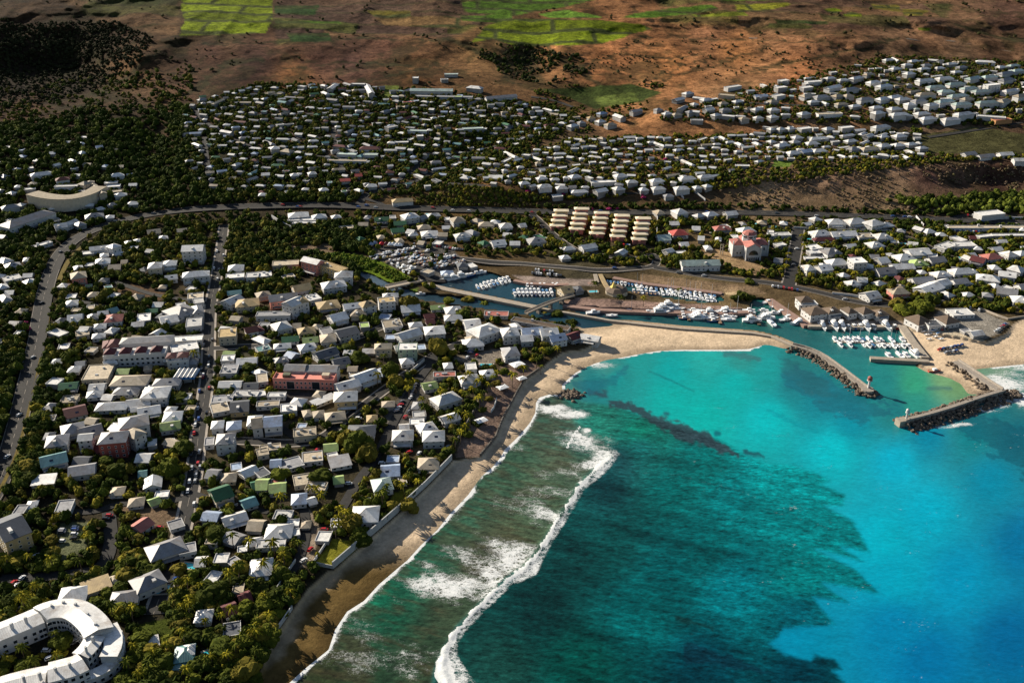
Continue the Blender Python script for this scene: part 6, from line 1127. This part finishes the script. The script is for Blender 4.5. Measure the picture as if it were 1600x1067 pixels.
# ---------------------------------------------------------------- boundary walls
WHW = WALLM['w']; GRW = WALLM['g']
for pts, h, th, m, d in [([(520,888),(571,844),(622,800)], 4.2, .6, GRW, 'long grey-white sea wall beside the lawn'), ([(622,799),(665,760),(706,718)], 3.8, .5, GRW, 'white sea wall below the cream pavilion'), ([(487,881),(505,885),(520,888)], 2, .4, GRW, 'short return of the sea wall'), ([(520,833),(505,857),(490,880)], 1.8, .4, WHW, 'thin white wall beside the sandy lane'),
    ([(750,712),(774,683),(785,655),(796,635),(808,612),(819,593),(842,577)], 1.4, .8, CONCD, 'dark retaining wall along the beach terrace'), ([(428,930),(445,903),(462,878)], 2.2, .4, WHW, 'white garden wall behind the shaded lane'), ([(400,935),(428,932)], 2, .4, WHW, 'short white garden wall'), ([(415,1012),(436,981),(457,951)], 2.4, .4, GRW, 'grey beach wall behind dark trees'), ([(632,592),(648,578),(663,565)], 2.6, .5, WHW, 'white street wall by the palms'), ([(557,779),(590,783),(625,797)], 1.8, .4, WHW, 'white wall of the beach lawn house'), ([(534,665),(560,645),(590,622)], 2.2, .4, CONC, 'grey street wall beneath the skylit roof'),
    ([(712,694),(737,651),(752,620)], 2.4, .5, CONC, 'terrace wall under the palms'), ([(767,645),(772,638),(776,625)], 2, .4, WHW, 'curved white terrace edge'), ([(1300,460),(1330,463),(1345,466)], 2, .6, WHW, 'white wall by the harbour road'), ([(1528,482),(1560,495),(1575,500)], 1.6, .8, CONCL, 'curving pale wall behind the beach car park'), ([(1575,500),(1600,496),(1640,490)], 1.6, .8, CONCL, 'pale beach wall at the right'), ([(1027,338),(1027,352),(1026,366)], 2.5, .5, WHW, 'white stair-like wall beside the terraced rows'), ([(1240,357),(1300,361),(1400,362)], 2, .5, GRW, 'long grey wall along the villa lane'), ([(1431,340),(1437,347),(1443,354)], 2.4, .5, WHW, 'short slanting white wall'), ([(425,342),(440,352),(455,359)], 4, .6, WHW, 'tall white wall curving below the school'), ([(1555,342),(1600,343),(1640,344)], 2.5, .5, WHW, 'far right white roadside wall'), ([(1053,290),(1062,304),(1068,311)], 2.5, .5, WHW, 'white ridge-end wall'), ([(1080,295),(1092,306),(1102,314)], 2.5, .6, WHW, 'thick white ridge-end wall'), ([(325,812),(345,800),(372,790)], 1.8, .4, WHW, 'low garden wall near the green house'), ([(60,935),(45,945),(0,965)], 1.6, .4, GRW, 'low wall by the resort drive')]:
    wall_line(pts, h, th, m, d)
for px, py, w_, l_, a_ in ((299,885,4,9,-.2),(250,922,6,9,.1),(333,1019,4,8,.5),(1118,365,3.5,9,0),(1012,334,5,14,0),(1209,355,4,8,0),(1562,402,3.5,7,0),(1504,403,3.5,7,0),(760,571,4,9,0),(927,456,3.5,7,.1),(1410,381,3,7,0),(1180,350,3,7,0),(1262,374,3,7,.1),(672,335,3,9,0),(1580,348,3,8,0)):
    x, y, z = G(px, py); root = empty('swimming_pool', (x, y, z)); reg(root, px, py, 'turquoise garden swimming pool', 'pool', 'garden swimming pools'); fr = frame(x, y, a_); g = Geo()
    for p in ((-l_/2-1, l_/2+1, -w_/2-1, -w_/2), (-l_/2-1, l_/2+1, w_/2, w_/2+1), (-l_/2-1, -l_/2, -w_/2, w_/2), (l_/2, l_/2+1, -w_/2, w_/2)): g.box(fr, *p, z-1, z+.45)
    g.build('coping', CONCL, root, (x, y, z)); g = Geo(); g.box(fr, -l_/2, l_/2, -w_/2, w_/2, z-1, z+.36); g.build('pool_water', POOLM, root, (x, y, z)); FOOT.append((x, y, l_/2+1, w_/2+1, a_))

# ---------------------------------------------------------------- boats and cars
HULLW = paint('gelcoat_white', (.82, .82, .82), .25, .06, .5); HULLB = paint('gelcoat_blue', (.04, .10, .28), .3, .06, .5); HULLR = paint('gelcoat_red', (.42, .04, .03), .3, .06, .5); COVER = paint('blue_boat_cover', (.05, .16, .34), .8, .1); TEAK = paint('teak_deck', (.38, .26, .15), .7, .1); YEL = paint('yellow_gelcoat', (.75, .52, .04), .4, .05)
def hull_data(L, B, H, mat, name='hull'):
    st = [(-.5, .82, 0), (-.3, .95, 0), (0, 1, 0), (.22, .86, .08), (.38, .52, .2), (.5, .04, .34)]; V = []; F = []
    for t, b, sh_ in st:
        x = t*L; y = b*B/2; z = H+sh_*H; V += [(x, 0, -.35*(b > .3)), (x, y*.72, .05), (x, y, z), (x, y*.86, z-.02), (x, 0, z-.32), (x, -y*.86, z-.02), (x, -y, z), (x, -y*.72, .05)]
    for i in range(len(st)-1):
        for k in range(8): a, b = i*8+k, i*8+(k+1) % 8; F.append((a, b, b+8, a+8))
    F.append(tuple(range(8))[::-1]); me = bpy.data.meshes.new(name); me.from_pydata(V, [], F); me.materials.append(mat); me.materials.append(TEAK)
    for p in me.polygons:
        if p.index < (len(st)-1)*8 and p.index % 8 in (3, 4): p.material_index = 1 if mat != HULLW else 0
    bm = bmesh.new(); bm.from_mesh(me); bmesh.ops.recalc_face_normals(bm, faces=bm.faces); bm.to_mesh(me); bm.free(); return me
def boxdata(name, parts, mats):
    V = []; F = []; M = []
    for (x0, x1, y0, y1, z0, z1, sl, m) in parts:
        n = len(V); V += [(x0, y0, z0), (x1, y0, z0), (x1, y1, z0), (x0, y1, z0), (x0+sl*.3, y0*.85, z1), (x1-sl, y0*.85, z1), (x1-sl, y1*.85, z1), (x0+sl*.3, y1*.85, z1)]
        for f in ((0, 1, 5, 4), (1, 2, 6, 5), (2, 3, 7, 6), (3, 0, 4, 7), (4, 5, 6, 7), (3, 2, 1, 0)): F.append(tuple(n+i for i in f)); M.append(m)
    me = bpy.data.meshes.new(name); me.from_pydata(V, [], F)
    for m in mats: me.materials.append(m)
    me.polygons.foreach_set('material_index', M); return me
def tubedata(name, pts, rad, mat, s=5):
    V, F = tube(pts, rad, s); me = bpy.data.meshes.new(name); me.from_pydata(V, [], F); me.materials.append(mat); return me
BOAT = {}
def mk(kind, parts): BOAT[kind] = parts
for tag_, hm, nm in (('w', HULLW, 'white'), ('b', HULLB, 'blue-hulled'), ('r', HULLR, 'red-hulled')):
    mk('open'+tag_, ('motorboat', nm+' open motorboat', [('hull', hull_data(6.5, 2.4, .95, hm)), ('console', boxdata('console', [(-.6, .6, -.5, .5, .6, 1.5, .2, 0)], [HULLW])), ('outboard', boxdata('outboard', [(-3.7, -3.1, -.25, .25, .1, 1.5, .1, 0)], [ROOFM['d']]))]))
    mk('cabin'+tag_, ('cabin_boat', nm+' cabin boat', [('hull', hull_data(9, 3.1, 1.3, hm)), ('cabin', boxdata('cabin', [(-1.2, 2.2, -1.15, 1.15, 1.2, 2.5, .9, 0), (-1.3, 1.0, -1.05, 1.05, 2.5, 2.62, .1, 0)], [HULLW])), ('windscreen', boxdata('windscreen', [(-1.0, 2.0, -1.2, 1.2, 1.75, 2.25, .5, 0)], [GLASS]))]))
mk('fly', ('motor_yacht', 'white flybridge yacht', [('hull', hull_data(13, 4.2, 1.8, HULLW)), ('cabin', boxdata('cabin', [(-3.5, 3.2, -1.7, 1.7, 1.6, 3.3, 1.6, 0)], [HULLW])), ('cabin_windows', boxdata('cabin_windows', [(-3.1, 2.7, -1.75, 1.75, 2.2, 2.95, 1.0, 0)], [GLASS])), ('flybridge', boxdata('flybridge', [(-3.4, .8, -1.5, 1.5, 3.3, 4.1, .4, 0), (-2.6, -.2, -1.3, 1.3, 5.0, 5.12, .1, 0)], [HULLW]))]))
mk('sail', ('sailing_boat', 'white bare-masted sailing boat', [('hull', hull_data(10.5, 3.2, 1.2, HULLW)), ('coachroof', boxdata('coachroof', [(-1.8, 2.4, -.95, .95, 1.1, 1.7, .8, 0)], [HULLW])), ('mast', tubedata('mast', [(.6, 0, 1), (.6, 0, 14)], [.16, .1], STEEL)), ('boom', tubedata('boom', [(.5, -.01, 2.4), (-3.5, .01, 2.5)], [.22, .18], COVER))]))
mk('cover', ('covered_boat', 'blue-covered small boat', [('hull', hull_data(6, 2.2, .9, HULLW)), ('cover', boxdata('cover', [(-2.8, 2.1, -1.0, 1.0, .8, 1.35, .7, 0)], [COVER]))])); mk('yel', ('dinghy', 'yellow dinghy', [('hull', hull_data(5, 1.9, .8, YEL)), ('seat', boxdata('seat', [(-.4, .1, -.7, .7, .5, .7, 0, 0)], [HULLW]))]))
def put(kind, x, y, z, rz, px, py, grp, sc=1.0, cat='boat', extra=''):
    nm, desc, parts = kind; sc *= 1.12 if nm != 'parked_car' else 1; o = empty(nm, (x, y, z), rz); o.scale = (sc, sc*R.uniform(.95, 1.1), sc)
    for n, me in parts: c = bpy.data.objects.new(n, me); COL.objects.link(c); c.parent = o
    reg(o, px, py, desc+extra, cat, grp); return o
def boat(kind, px, py, ang, land=False, sc=1.0, lift=0.0):
    if land: x, y, z = G(px, py); z += .3
    else: x, y = unp(px, py, .3); x, y, z = float(x), float(y), 0.05
    if land: put(BOAT[kind], x, y, z+lift, ang, px, py, 'boats parked on land', sc*.72, 'boat', ' on land')
    else: put(BOAT[kind], x, y, z, ang, px, py, 'boats moored in the harbour', sc, 'boat', '')
PI = math.pi
for x, k in ((1285,'fly'),(1303,'fly'),(1315,'fly'),(1325,'cabinw'),(1334,'cabinb'),(1344,'cabinw'),(1353,'fly'),(1364,'cabinw'),(1384,'fly'),(1398,'cabinr')): boat(k, x, 511.5+R.uniform(-.5, .8), -PI/2+R.uniform(-.1, .1)+.15, sc=R.uniform(.92, 1.05))
for i, x in enumerate((1304,1313,1320,1327,1335,1343,1349,1357,1369,1377,1392,1409,1417)): boat(('cabinw','openw','cabinw','sail','cabinw','sail','cover','sail','cabinw','openw','sail','cabinw','openw')[i], x, 531, PI/2+.1, sc=.9)
for i, x in enumerate((1313,1328,1350,1357,1365,1373,1380,1388,1396,1403,1411,1419)): boat(('cabinw','cabinw','openw','cabinw','cover','openw','cabinw','openw','sail','openw','cabinw','cabinw')[i], x, 539.5+.02*(x-1313), -PI/2+.1, sc=.85)
for k, x, y in (('cabinw',1388,556),('sail',1405,555),('cabinw',1415,555),('fly',1428,554),('openw',1435,556)): boat(k, x, y, PI/2+.2, sc=.95)
for k, x, y in (('openw',1208,480),('cabinw',1221,488),('cabinw',1232,496),('fly',1246,506)): boat(k, x, y, PI+.2, sc=.9)
boat('sail', 1204, 505, PI/2+.2, sc=1.25); boat('fly', 1244, 505, 0.1, sc=.8) if 0 else None
for k, x, y, a in (('fly',1031,490,0),('fly',1037,485,.1),('fly',1046,480,.05),('sail',1058,484,.1)): boat(k, x, y, a, sc=1.15)
for x, ys in ((1066,(490,494,498)), (1083,(486,489,492,495,498)), (1109,(486,490,494,498,502)), (1130,(484,488,491,496)), (1170,(486,490,494,498,502)), (1192,(486,490,494,498))):
    for i, y_ in enumerate(ys): boat(R.choice(('cabinw','fly','cabinw','cabinw','openw','cabinb')), x+i*1.3, y_, 0 if x in (1066,1109,1170) else PI, sc=R.uniform(.85, 1.05))
boat('sail', 1138, 500, .0, sc=1); boat('sail', 1172, 500, PI/2, sc=.9)
boat('cabinw', 927, 489.5, .2, sc=1.15); boat('openw', 956, 494, 0, sc=1.3); boat('cabinw', 1200, 473, .3)
for i in range(10):
    boat(R.choice(('cabinw','openw','cabinw','sail','cover')), 803+i*6.4, 454.5, PI/2+.1, sc=.85); boat(R.choice(('cabinw','openw','cabinw','cabinb')), 805+i*6.4, 460.5, -PI/2+.1, sc=.85)
for i in range(11): boat(R.choice(('openw','cabinw','cover','cabinw')), 824+i*6.6, 440.8 if 0 else 446.2-.12*i, PI/2, sc=.8)
for i in range(9):
    boat(R.choice(('cabinw','openw','cabinw')), 745+i*6, 447-i*1.45, PI/2+.35, sc=.85); boat(R.choice(('cabinw','openw','cover')), 748+i*6, 451.5-i*1.45, -PI/2+.35, sc=.85)
for k, x, y in (('fly',700,437),('fly',710,436),('fly',722,433),('cabinw',730,432),('cabinb',736,431),('yel',730,430),('cabinw',744,428),('cabinw',752,426.5)): boat(k, x, y, .2+R.uniform(-.2, .5))
for i in range(8): boat(R.choice(('openw','cabinw','cover')), 949+i*5.6, 440.6+i*.75, -PI/2, sc=.8)
for i in range(17): boat(R.choice(('openw','cabinw','cover','cabinw','sail')), 995+i*7.6, 447.4+i*.98, -PI/2+.1, sc=.85)
for i in range(12): boat(R.choice(('openw','cabinw','cabinb')), 990+i*6.5, 455.5+i*.55, PI/2, sc=.8)
for i in range(9): boat(R.choice(('openw','cabinw')), 1066+i*6.4, 464+i*.75, PI/2, sc=.8)
for k, x, y in (('sail',1094,487),('sail',1150,488),('cabinw',1148,491),('openw',1145,495),('cabinw',1208,490),('sail',1228,500),('cabinw',1012,489),('openw',1000,488),('sail',985,487.5),('cabinw',1098,489),('cabinw',1101,493)): boat(k, x, y, R.uniform(-.3, .3), sc=.95)
for i in range(14): boat(R.choice(('openw','cabinw','cover','sail')), 1000+i*8.6, 451.6+i*1.05, PI/2+.1, sc=.8)
for i in range(8): boat(R.choice(('openw','cabinw','cover')), 868+i*6.5, 447.3, PI/2, sc=.8)
boat('cabinr', 1460, 580, .1, sc=.9); boat('cabinw', 657, 460, .1, sc=.8)
# boats laid up in the yard
rows = [((578,402),(648,389),15),((582,407),(636,396),11),((600,411),(650,401),8),((640,406),(662,400),5),((640,411),(700,398),11),((646,414),(712,402),13),((660,417),(704,409),8),((680,420),(726,409),9),((648,397),(670,393),4),((684,407),(712,403),5)]
for (a, b, n) in rows:
    for i in range(n):
        t = (i+.5)/n; boat(R.choice(('openw','cabinw','openw','cabinw','cover','openb','openr','cabinb','yel') if R.random() < .9 else ('yel', 'openr')), a[0]+(b[0]-a[0])*t+R.uniform(-.6, .6), a[1]+(b[1]-a[1])*t+R.uniform(-.4, .4), 1.0+R.uniform(-.2, .2), True, R.uniform(.8, 1.05), .45)
for px, py in ((632,420),(638,424),(644,422),(630,426),(612,414),(622,417),(690,431),(698,430),(640,428)): boat(R.choice(('cabinw','fly','openw')), px, py, R.uniform(0, 3), True, .9, .6)
for px, py in ((1448,524),(1456,522),(1462,527),(1452,531),(1444,519),(1470,531),(1466,522),(1458,518)): boat(R.choice(('openw','yel','openw','cover')), px, py, R.uniform(0, .6), True, .85, .2)
# cars
CARP = [('white', paint('car_white', (.75, .75, .75), .25, .04, .6)), ('silver', paint('car_silver', (.42, .43, .45), .25, .04, .6)), ('black', paint('car_black', (.02, .02, .022), .2, .02, .6)), ('red', paint('car_red', (.42, .015, .015), .25, .04, .6)), ('blue', paint('car_blue', (.03, .08, .28), .25, .04, .6)), ('white', None), ('grey', paint('car_grey', (.14, .14, .15), .25, .04, .6))]
TYRE = paint('tyre', (.02, .02, .02), .9, .05)
def wheeldata():
    V = []; F = []
    for s in (-.11, .11):
        for k in range(10): V.append((.33*math.cos(.6283*k), s, .33*math.sin(.6283*k)))
    F = [(k, (k+1) % 10, 10+(k+1) % 10, 10+k) for k in range(10)] + [tuple(range(10))[::-1], tuple(range(10, 20))]; me = bpy.data.meshes.new('wheel'); me.from_pydata(V, [], F); me.materials.append(TYRE); return me
WHEEL = wheeldata(); CARS = []
for nm, m in CARP:
    if m is None: CARS.append(CARS[0]); continue
    b = boxdata('body', [(-2.1, 2.1, -.88, .88, .28, .85, .12, 0), (-1.5, 1.0, -.74, .74, 1.38, 1.46, .15, 0)], [m]); gl = boxdata('cabin_glass', [(-1.85, 1.35, -.82, .82, .85, 1.38, .5, 0)], [GLASS]); CARS.append((nm, b, gl))
def car(px, py, ang=None, lab='parked'):
    x, y, z = G(px, py); z += .42
    if ang is None: ang = R.uniform(0, 6.28)
    nm, b, gl = R.choice(CARS); o = empty('parked_car', (x, y, z), ang)
    for n, me in (('body', b), ('cabin_glass', gl)): c = bpy.data.objects.new(n, me); COL.objects.link(c); c.parent = o
    if py > 500:
        for sx in (-1.3, 1.3):
            for sy in (-.8, .8): c = bpy.data.objects.new('wheel', WHEEL); COL.objects.link(c); c.parent = o; c.location = (sx, sy, .33)
    reg(o, px, py, nm+' car', 'car', 'cars'); FOOT.append((x, y, 2.2, 1.2, ang)); return o
def lot(p0, p1, n, ang, skip=.15):
    for i in range(n):
        if R.random() < skip: continue
        t = (i+.5)/n; car(p0[0]+(p1[0]-p0[0])*t, p0[1]+(p1[1]-p0[1])*t, ang+R.uniform(-.05, .05)+(PI if R.random() < .5 else 0))
lot((1465,548),(1505,540),7,.6); lot((1475,553),(1497,549),4,.6); lot((1555,520),(1572,507),5,.3,0); lot((1500,522),(1540,530),6,1.2,.4); lot((1540,488),(1505,481),5,1.2,.4); lot((1455,514),(1482,516),6,1.4); lot((1205,448),(1248,455),10,1.4); lot((830,428),(878,432),14,1.5); lot((835,423),(870,426),8,1.5,.4); lot((690,388),(725,392),9,1.4); lot((645,383),(690,386),10,1.4,.3); lot((1485,362),(1535,364),12,1.5); lot((1510,338),(1530,337),5,1.2); lot((970,384),(985,385),5,1.5,0)
lot((641,655-30),(650,601),6,1.1); lot((632,655),(645,635),5,1.1); lot((618,645),(628,632),3,.6); lot((97,828),(97,852),7,0,.2); lot((118,824),(115,848),7,0,.2); lot((262,700),(270,688),4,.8,.2); lot((236,720),(248,715),4,1.2); lot((790,556),(800,553),3,1.5)
for i in range(34):   # along the main street
    t = R.random(); y_ = 375+t*420; x_ = float(np.interp(y_, [370,400,450,530,630,730,800], [348,344,335,326,318,305,293])); s = scale_at(y_); off = R.choice((-3.2, 3.2, 1.6, -1.6)); car(x_+off*s, y_, math.radians(97)+(0 if off > 0 else PI))
for px, py in ((507,829),(485,860),(475,877),(250,826),(171,807),(166,812),(57,870),(35,905),(30,915),(22,912),(78,960+70),(73,1018),(112,1007),(118,1003),(12,1063),(597,725),(512,738),(545,757),(495,705),(730,560),(745,557),(735,552),(628,629),(600,640),(662,605),(277,905),(105,800),(640,708),(655,710),(700,700),(540,665),(560,655),(575,640)): car(px, py, R.choice((.6, .9, 1.2, 0, 1.57)))
for i in range(22):
    t = R.random(); x_ = R.choice((R.uniform(420, 840), R.uniform(900, 1560))); car(x_, float(np.interp(x_, [400,560,720,830,1050,1330,1480,1620], [323,323,329,332,333,338,344,350]))+R.choice((-1.4, 1.4)), R.uniform(-.03, .03))
for x_, y_ in ((30,650),(52,560),(66,475),(95,395),(12,715),(180,347),(240,335),(960,420),(1060,427),(1100,432),(1320,469),(1360,476),(1245,390),(1240,415),(1460,391),(1500,408)): car(x_, y_, 1.2 if x_ < 120 else .1)

# everything else: candidates over the whole town and slopes
def clear_of(x, y, marg, py):
    ok = np.ones(len(x), bool); f = np.array(FOOT)
    for s in range(0, len(x), 4000):
        X = x[s:s+4000, None]; Y = y[s:s+4000, None]; dx = X-f[:, 0]; dy = Y-f[:, 1]; c = np.cos(f[:, 4]); sn = np.sin(f[:, 4]); u = np.abs(dx*c+dy*sn)-f[:, 2]; v = np.abs(-dx*sn+dy*c)-f[:, 3]
        # keep the camera side of each roof a little more open than its back
        front = ((dy < 0)*.3)*np.minimum(1, 1)
        ok[s:s+4000] = ~((u < marg[s:s+4000, None]) & (v < marg[s:s+4000, None]+front)).any(1)
    for L, w_ in ROADS:
        ok &= dline(x, y, L[::2]+[L[-1]]) > w_+.5
    near = np.where(ok)[0]
    if len(near):
        sd = water_sd(x[near], y[near]); ok[near] &= (sd < -3)
        near = np.where(ok)[0]; ok[near] &= (sdf(x[near], y[near], SW_) < 1) & (sdf(x[near], y[near], SE_) < 1)
    return ok
def scat(poly, n, r0, r1, cols, dens=0.0, seed=0):
    r = np.random.RandomState(seed); xs = [p[0] for p in poly]; ys = [p[1] for p in poly]
    px = r.uniform(min(xs), max(xs), n*3); py = r.uniform(min(ys), max(ys), n*3)
    dep = np.radians(PITCH) + np.arctan((py-533.5)/FPX); wgt = 1/np.sin(np.maximum(dep, .1))**1.6; wgt /= wgt.max(); k = (r.rand(len(px)) < wgt) & (sdf(px, py, poly) > 0)
    px, py = px[k][:n], py[k][:n]; zb = zbase(px, py); x, y = unp(px, py, zb)
    if dens: k = fbm(x/35+seed, y/35) > dens; px, py = px[k], py[k]; 
    z = zground(px, py); x, y = unp(px, py, z); rad = r0+(r1-r0)*r.rand(len(x))**1.6
    col = np.array([cols[i] for i in r.randint(0, len(cols), len(x))])
    return np.stack([x, y, z, rad, px, py], 1), col
DK, MD, OLV, YL, DRY = (.026,.038,.006), (.060,.074,.010), (.095,.085,.014), (.15,.13,.014), (.10,.07,.032)
AREAS = [([(-60,395),(340,380),(560,345),(850,345),(860,400),(700,400),(720,440),(600,470),(820,495),(930,520),(860,560),(760,600),(700,720),(520,890),(420,1010),(380,1120),(-60,1120)], 9500, 1.8, 4.6, (DK,DK,DK,MD,MD,OLV,YL), .30),
 ([(-60,560),(130,560),(70,760),(-60,800)], 500, 3, 6, (DK,DK,MD), .2), ([(90,380),(150,360),(300,340),(330,380),(300,520),(100,520)], 700, 3, 5.5, (DK,MD,OLV), .3), ([(200,860),(480,900),(420,1010),(380,1120),(190,1120)], 500, 3, 6, (DK,DK,MD), .25), ([(0,860),(160,870),(200,900),(190,960),(120,935),(0,980)], 160, 3, 5, (DK,), .2),
 ([(340,350),(560,350),(600,400),(640,440),(600,440),(500,410),(440,470),(350,460)], 800, 3, 5.5, (DK,DK,MD,OLV), .3), ([(510,350),(560,350),(572,390),(560,440),(520,400)], 150, 4, 6, (DK,), .1), ([(505,395),(560,400),(640,435),(610,445),(570,425)], 500, 1.2, 2.2, ((.10,.14,.015),(.13,.15,.02),(.07,.11,.015)), .2),
 ([(850,345),(1900,365),(1900,480),(1600,490),(1480,480),(1400,470),(1200,435),(1040,420),(860,405)], 7500, 1.5, 4.2, (DK,MD,MD,OLV,YL,DK), .24), ([(180,350),(340,331),(860,336),(1640,354),(1640,364),(860,348),(600,350),(330,388),(90,410)], 1500, 1.8, 4, (DK,DK,MD,OLV), .15), ([(0,330),(150,345),(90,400),(50,560),(20,700),(-60,700)], 700, 2.5, 5, (DK,DK,MD), .1), ([(75,540),(110,420),(150,380),(200,370),(120,560),(30,760)], 500, 2, 4, (DK,MD,OLV), .1), ([(840,322),(1100,318),(1500,335),(1640,345),(1640,360),(1100,334),(840,331)], 700, 2, 3.5, (DK,DK), .1),
 ([(260,185),(400,130),(640,138),(860,165),(920,185),(860,215),(700,295),(560,315),(330,315),(280,270)], 9500, 1.8, 3.9, (DK,DK,MD,OLV), .2), ([(-60,195),(60,192),(130,172),(200,180),(280,160),(305,190),(290,270),(335,300),(560,308),(560,320),(240,333),(160,348),(60,395),(-60,400)], 4200, 2.5, 5.5, (DK,DK,MD), .3),
 ([(640,240),(900,175),(1010,150),(1010,175),(900,215),(720,280),(690,320),(640,320)], 1000, 1.8, 3.5, (DK,MD,OLV), .35), ([(700,275),(900,215),(1440,205),(1640,250),(1500,252),(1100,300),(700,325)], 5200, 1.6, 3.3, (DK,MD,OLV,YL), .15), ([(1020,180),(1380,88),(1900,110),(1900,200),(1500,195),(1040,192)], 5200, 1.6, 3.4, (DK,MD,OLV,DK), .1),
 ([(1420,200),(1640,180),(1640,250),(1440,248)], 350, 2, 4, (DK,MD), .4), ([(1380,315),(1640,300),(1640,340),(1480,335)], 300, 3, 6, (MD,DK,(.10,.12,.02)), .2),
 ([(1110,292),(1200,255),(1900,258),(1900,335),(1120,325)], 1700, 1.0, 2.3, ((.17,.12,.08),(.15,.105,.065),(.10,.085,.04),(.12,.09,.055)), .35), ([(660,285),(760,285),(840,300),(840,325),(670,322)], 350, 1.2, 2.6, (OLV,MD,DRY), .4),
 ([(-60,40),(180,35),(240,60),(220,95),(150,145),(60,165),(-60,170)], 2200, 2, 4.5, ((.022,.024,.010),(.030,.030,.013)), .30), ([(-60,150),(300,100),(300,170),(-60,215)], 900, 2, 5, (DK,MD,OLV), .45),
 ([(-60,-20),(1660,-20),(1660,95),(1000,135),(300,135),(-60,60)], 2200, 1.5, 4, ((.045,.045,.018),(.06,.055,.024)), .60), ([(780,60),(900,85),(930,110),(860,135),(800,125),(740,90)], 500, 2, 4.5, ((.03,.033,.014),DK), .35), ([(830,135),(1040,132),(1010,165),(850,178)], 400, 1.5, 3.5, (MD,DK,OLV), .4), ([(1000,60),(1400,85),(1350,100),(1040,130),(860,125)], 350, 1.2, 2.6, ((.05,.045,.02),), .5)]
P_ = []; Cc = []
for i, (poly, n, r0, r1, cols, dn) in enumerate(AREAS):
    a, c = scat(poly, n, r0, r1, cols, dn, 100+i); P_.append(a); Cc.append(c)
P_ = np.concatenate(P_); Cc = np.concatenate(Cc)
fields_ok = np.ones(len(P_), bool)
for poly, c in FIELDS[:-1]:
    fields_ok &= sdf(P_[:, 4], P_[:, 5], poly) < (-1 if poly[0][1] < 200 else -3)
for poly, c in PAVES:
    if c is not None and poly[0][1] > 380: fields_ok &= (sdf(P_[:, 4], P_[:, 5], poly) < 0) | (NR.rand(len(P_)) < .06)
reeds = (Cc[:, 1] >= .105) & (P_[:, 3] < 2.3) & (P_[:, 5] > 390) & (P_[:, 5] < 450) & (P_[:, 4] < 660); fields_ok |= reeds
P_ = P_[fields_ok]; Cc = Cc[fields_ok]
k = clear_of(P_[:, 0], P_[:, 1], np.where(P_[:, 5] < 330, .1*P_[:, 3], np.minimum(P_[:, 3]*.42+.2, 2.2)), P_[:, 5]); P_ = P_[k]; Cc = Cc[k]
for t in TREES[:0]: pass
size = P_[:, 3]*scale_at(P_[:, 5]); vis = (P_[:, 4] > -5) & (P_[:, 4] < 1605) & (P_[:, 5] < 1075)
order = np.argsort(-size*vis); nind = 235
for i in order[:nind]:
    x, y, z, r_, px, py = P_[i]; t = 'palm' if R.random() < .24 else 'broad'; tree(float(x), float(y), float(z)-.1, float(r_), t, float(px), float(py), R.uniform(7, 10))
rest = order[nind:]
VAR = [crown_mesh(4, 26, .24, 300+k, .8, IV1, IF1, .5) for k in range(8)]
VB = []; FB = []; TB = []; nv = 0; rr = np.random.RandomState(5)
for v in range(8):
    idx = rest[v::8]; V0, F0 = VAR[v]; n = len(idx); a = rr.rand(n)*6.283; c, s = np.cos(a), np.sin(a); q = P_[idx]
    X = (V0[None, :, 0]*c[:, None]-V0[None, :, 1]*s[:, None])*q[:, 3:4]+q[:, 0:1]; Y = (V0[None, :, 0]*s[:, None]+V0[None, :, 1]*c[:, None])*q[:, 3:4]+q[:, 1:2]; Z = V0[None, :, 2]*q[:, 3:4]*(1.0+.5*rr.rand(n))[:, None]+q[:, 2:3] + .15*q[:, 3:4]-.4
    VB.append(np.stack([X, Y, Z], -1).reshape(-1, 3)); FB.append((F0[None]+(np.arange(n)*len(V0))[:, None, None]).reshape(-1, 3)+nv); nv += n*len(V0)
    TB.append(np.repeat(Cc[idx]*(.7+.6*rr.rand(n, 1)), len(V0), 0))
cov = big_mesh('tree_cover', np.concatenate(VB), np.concatenate(FB), LEAFS, colors=np.concatenate(TB), smooth=False); tag(cov, kind='stuff')
print('TREES', len(P_), 'faces', sum(len(f) for f in FB))

finish_labels()
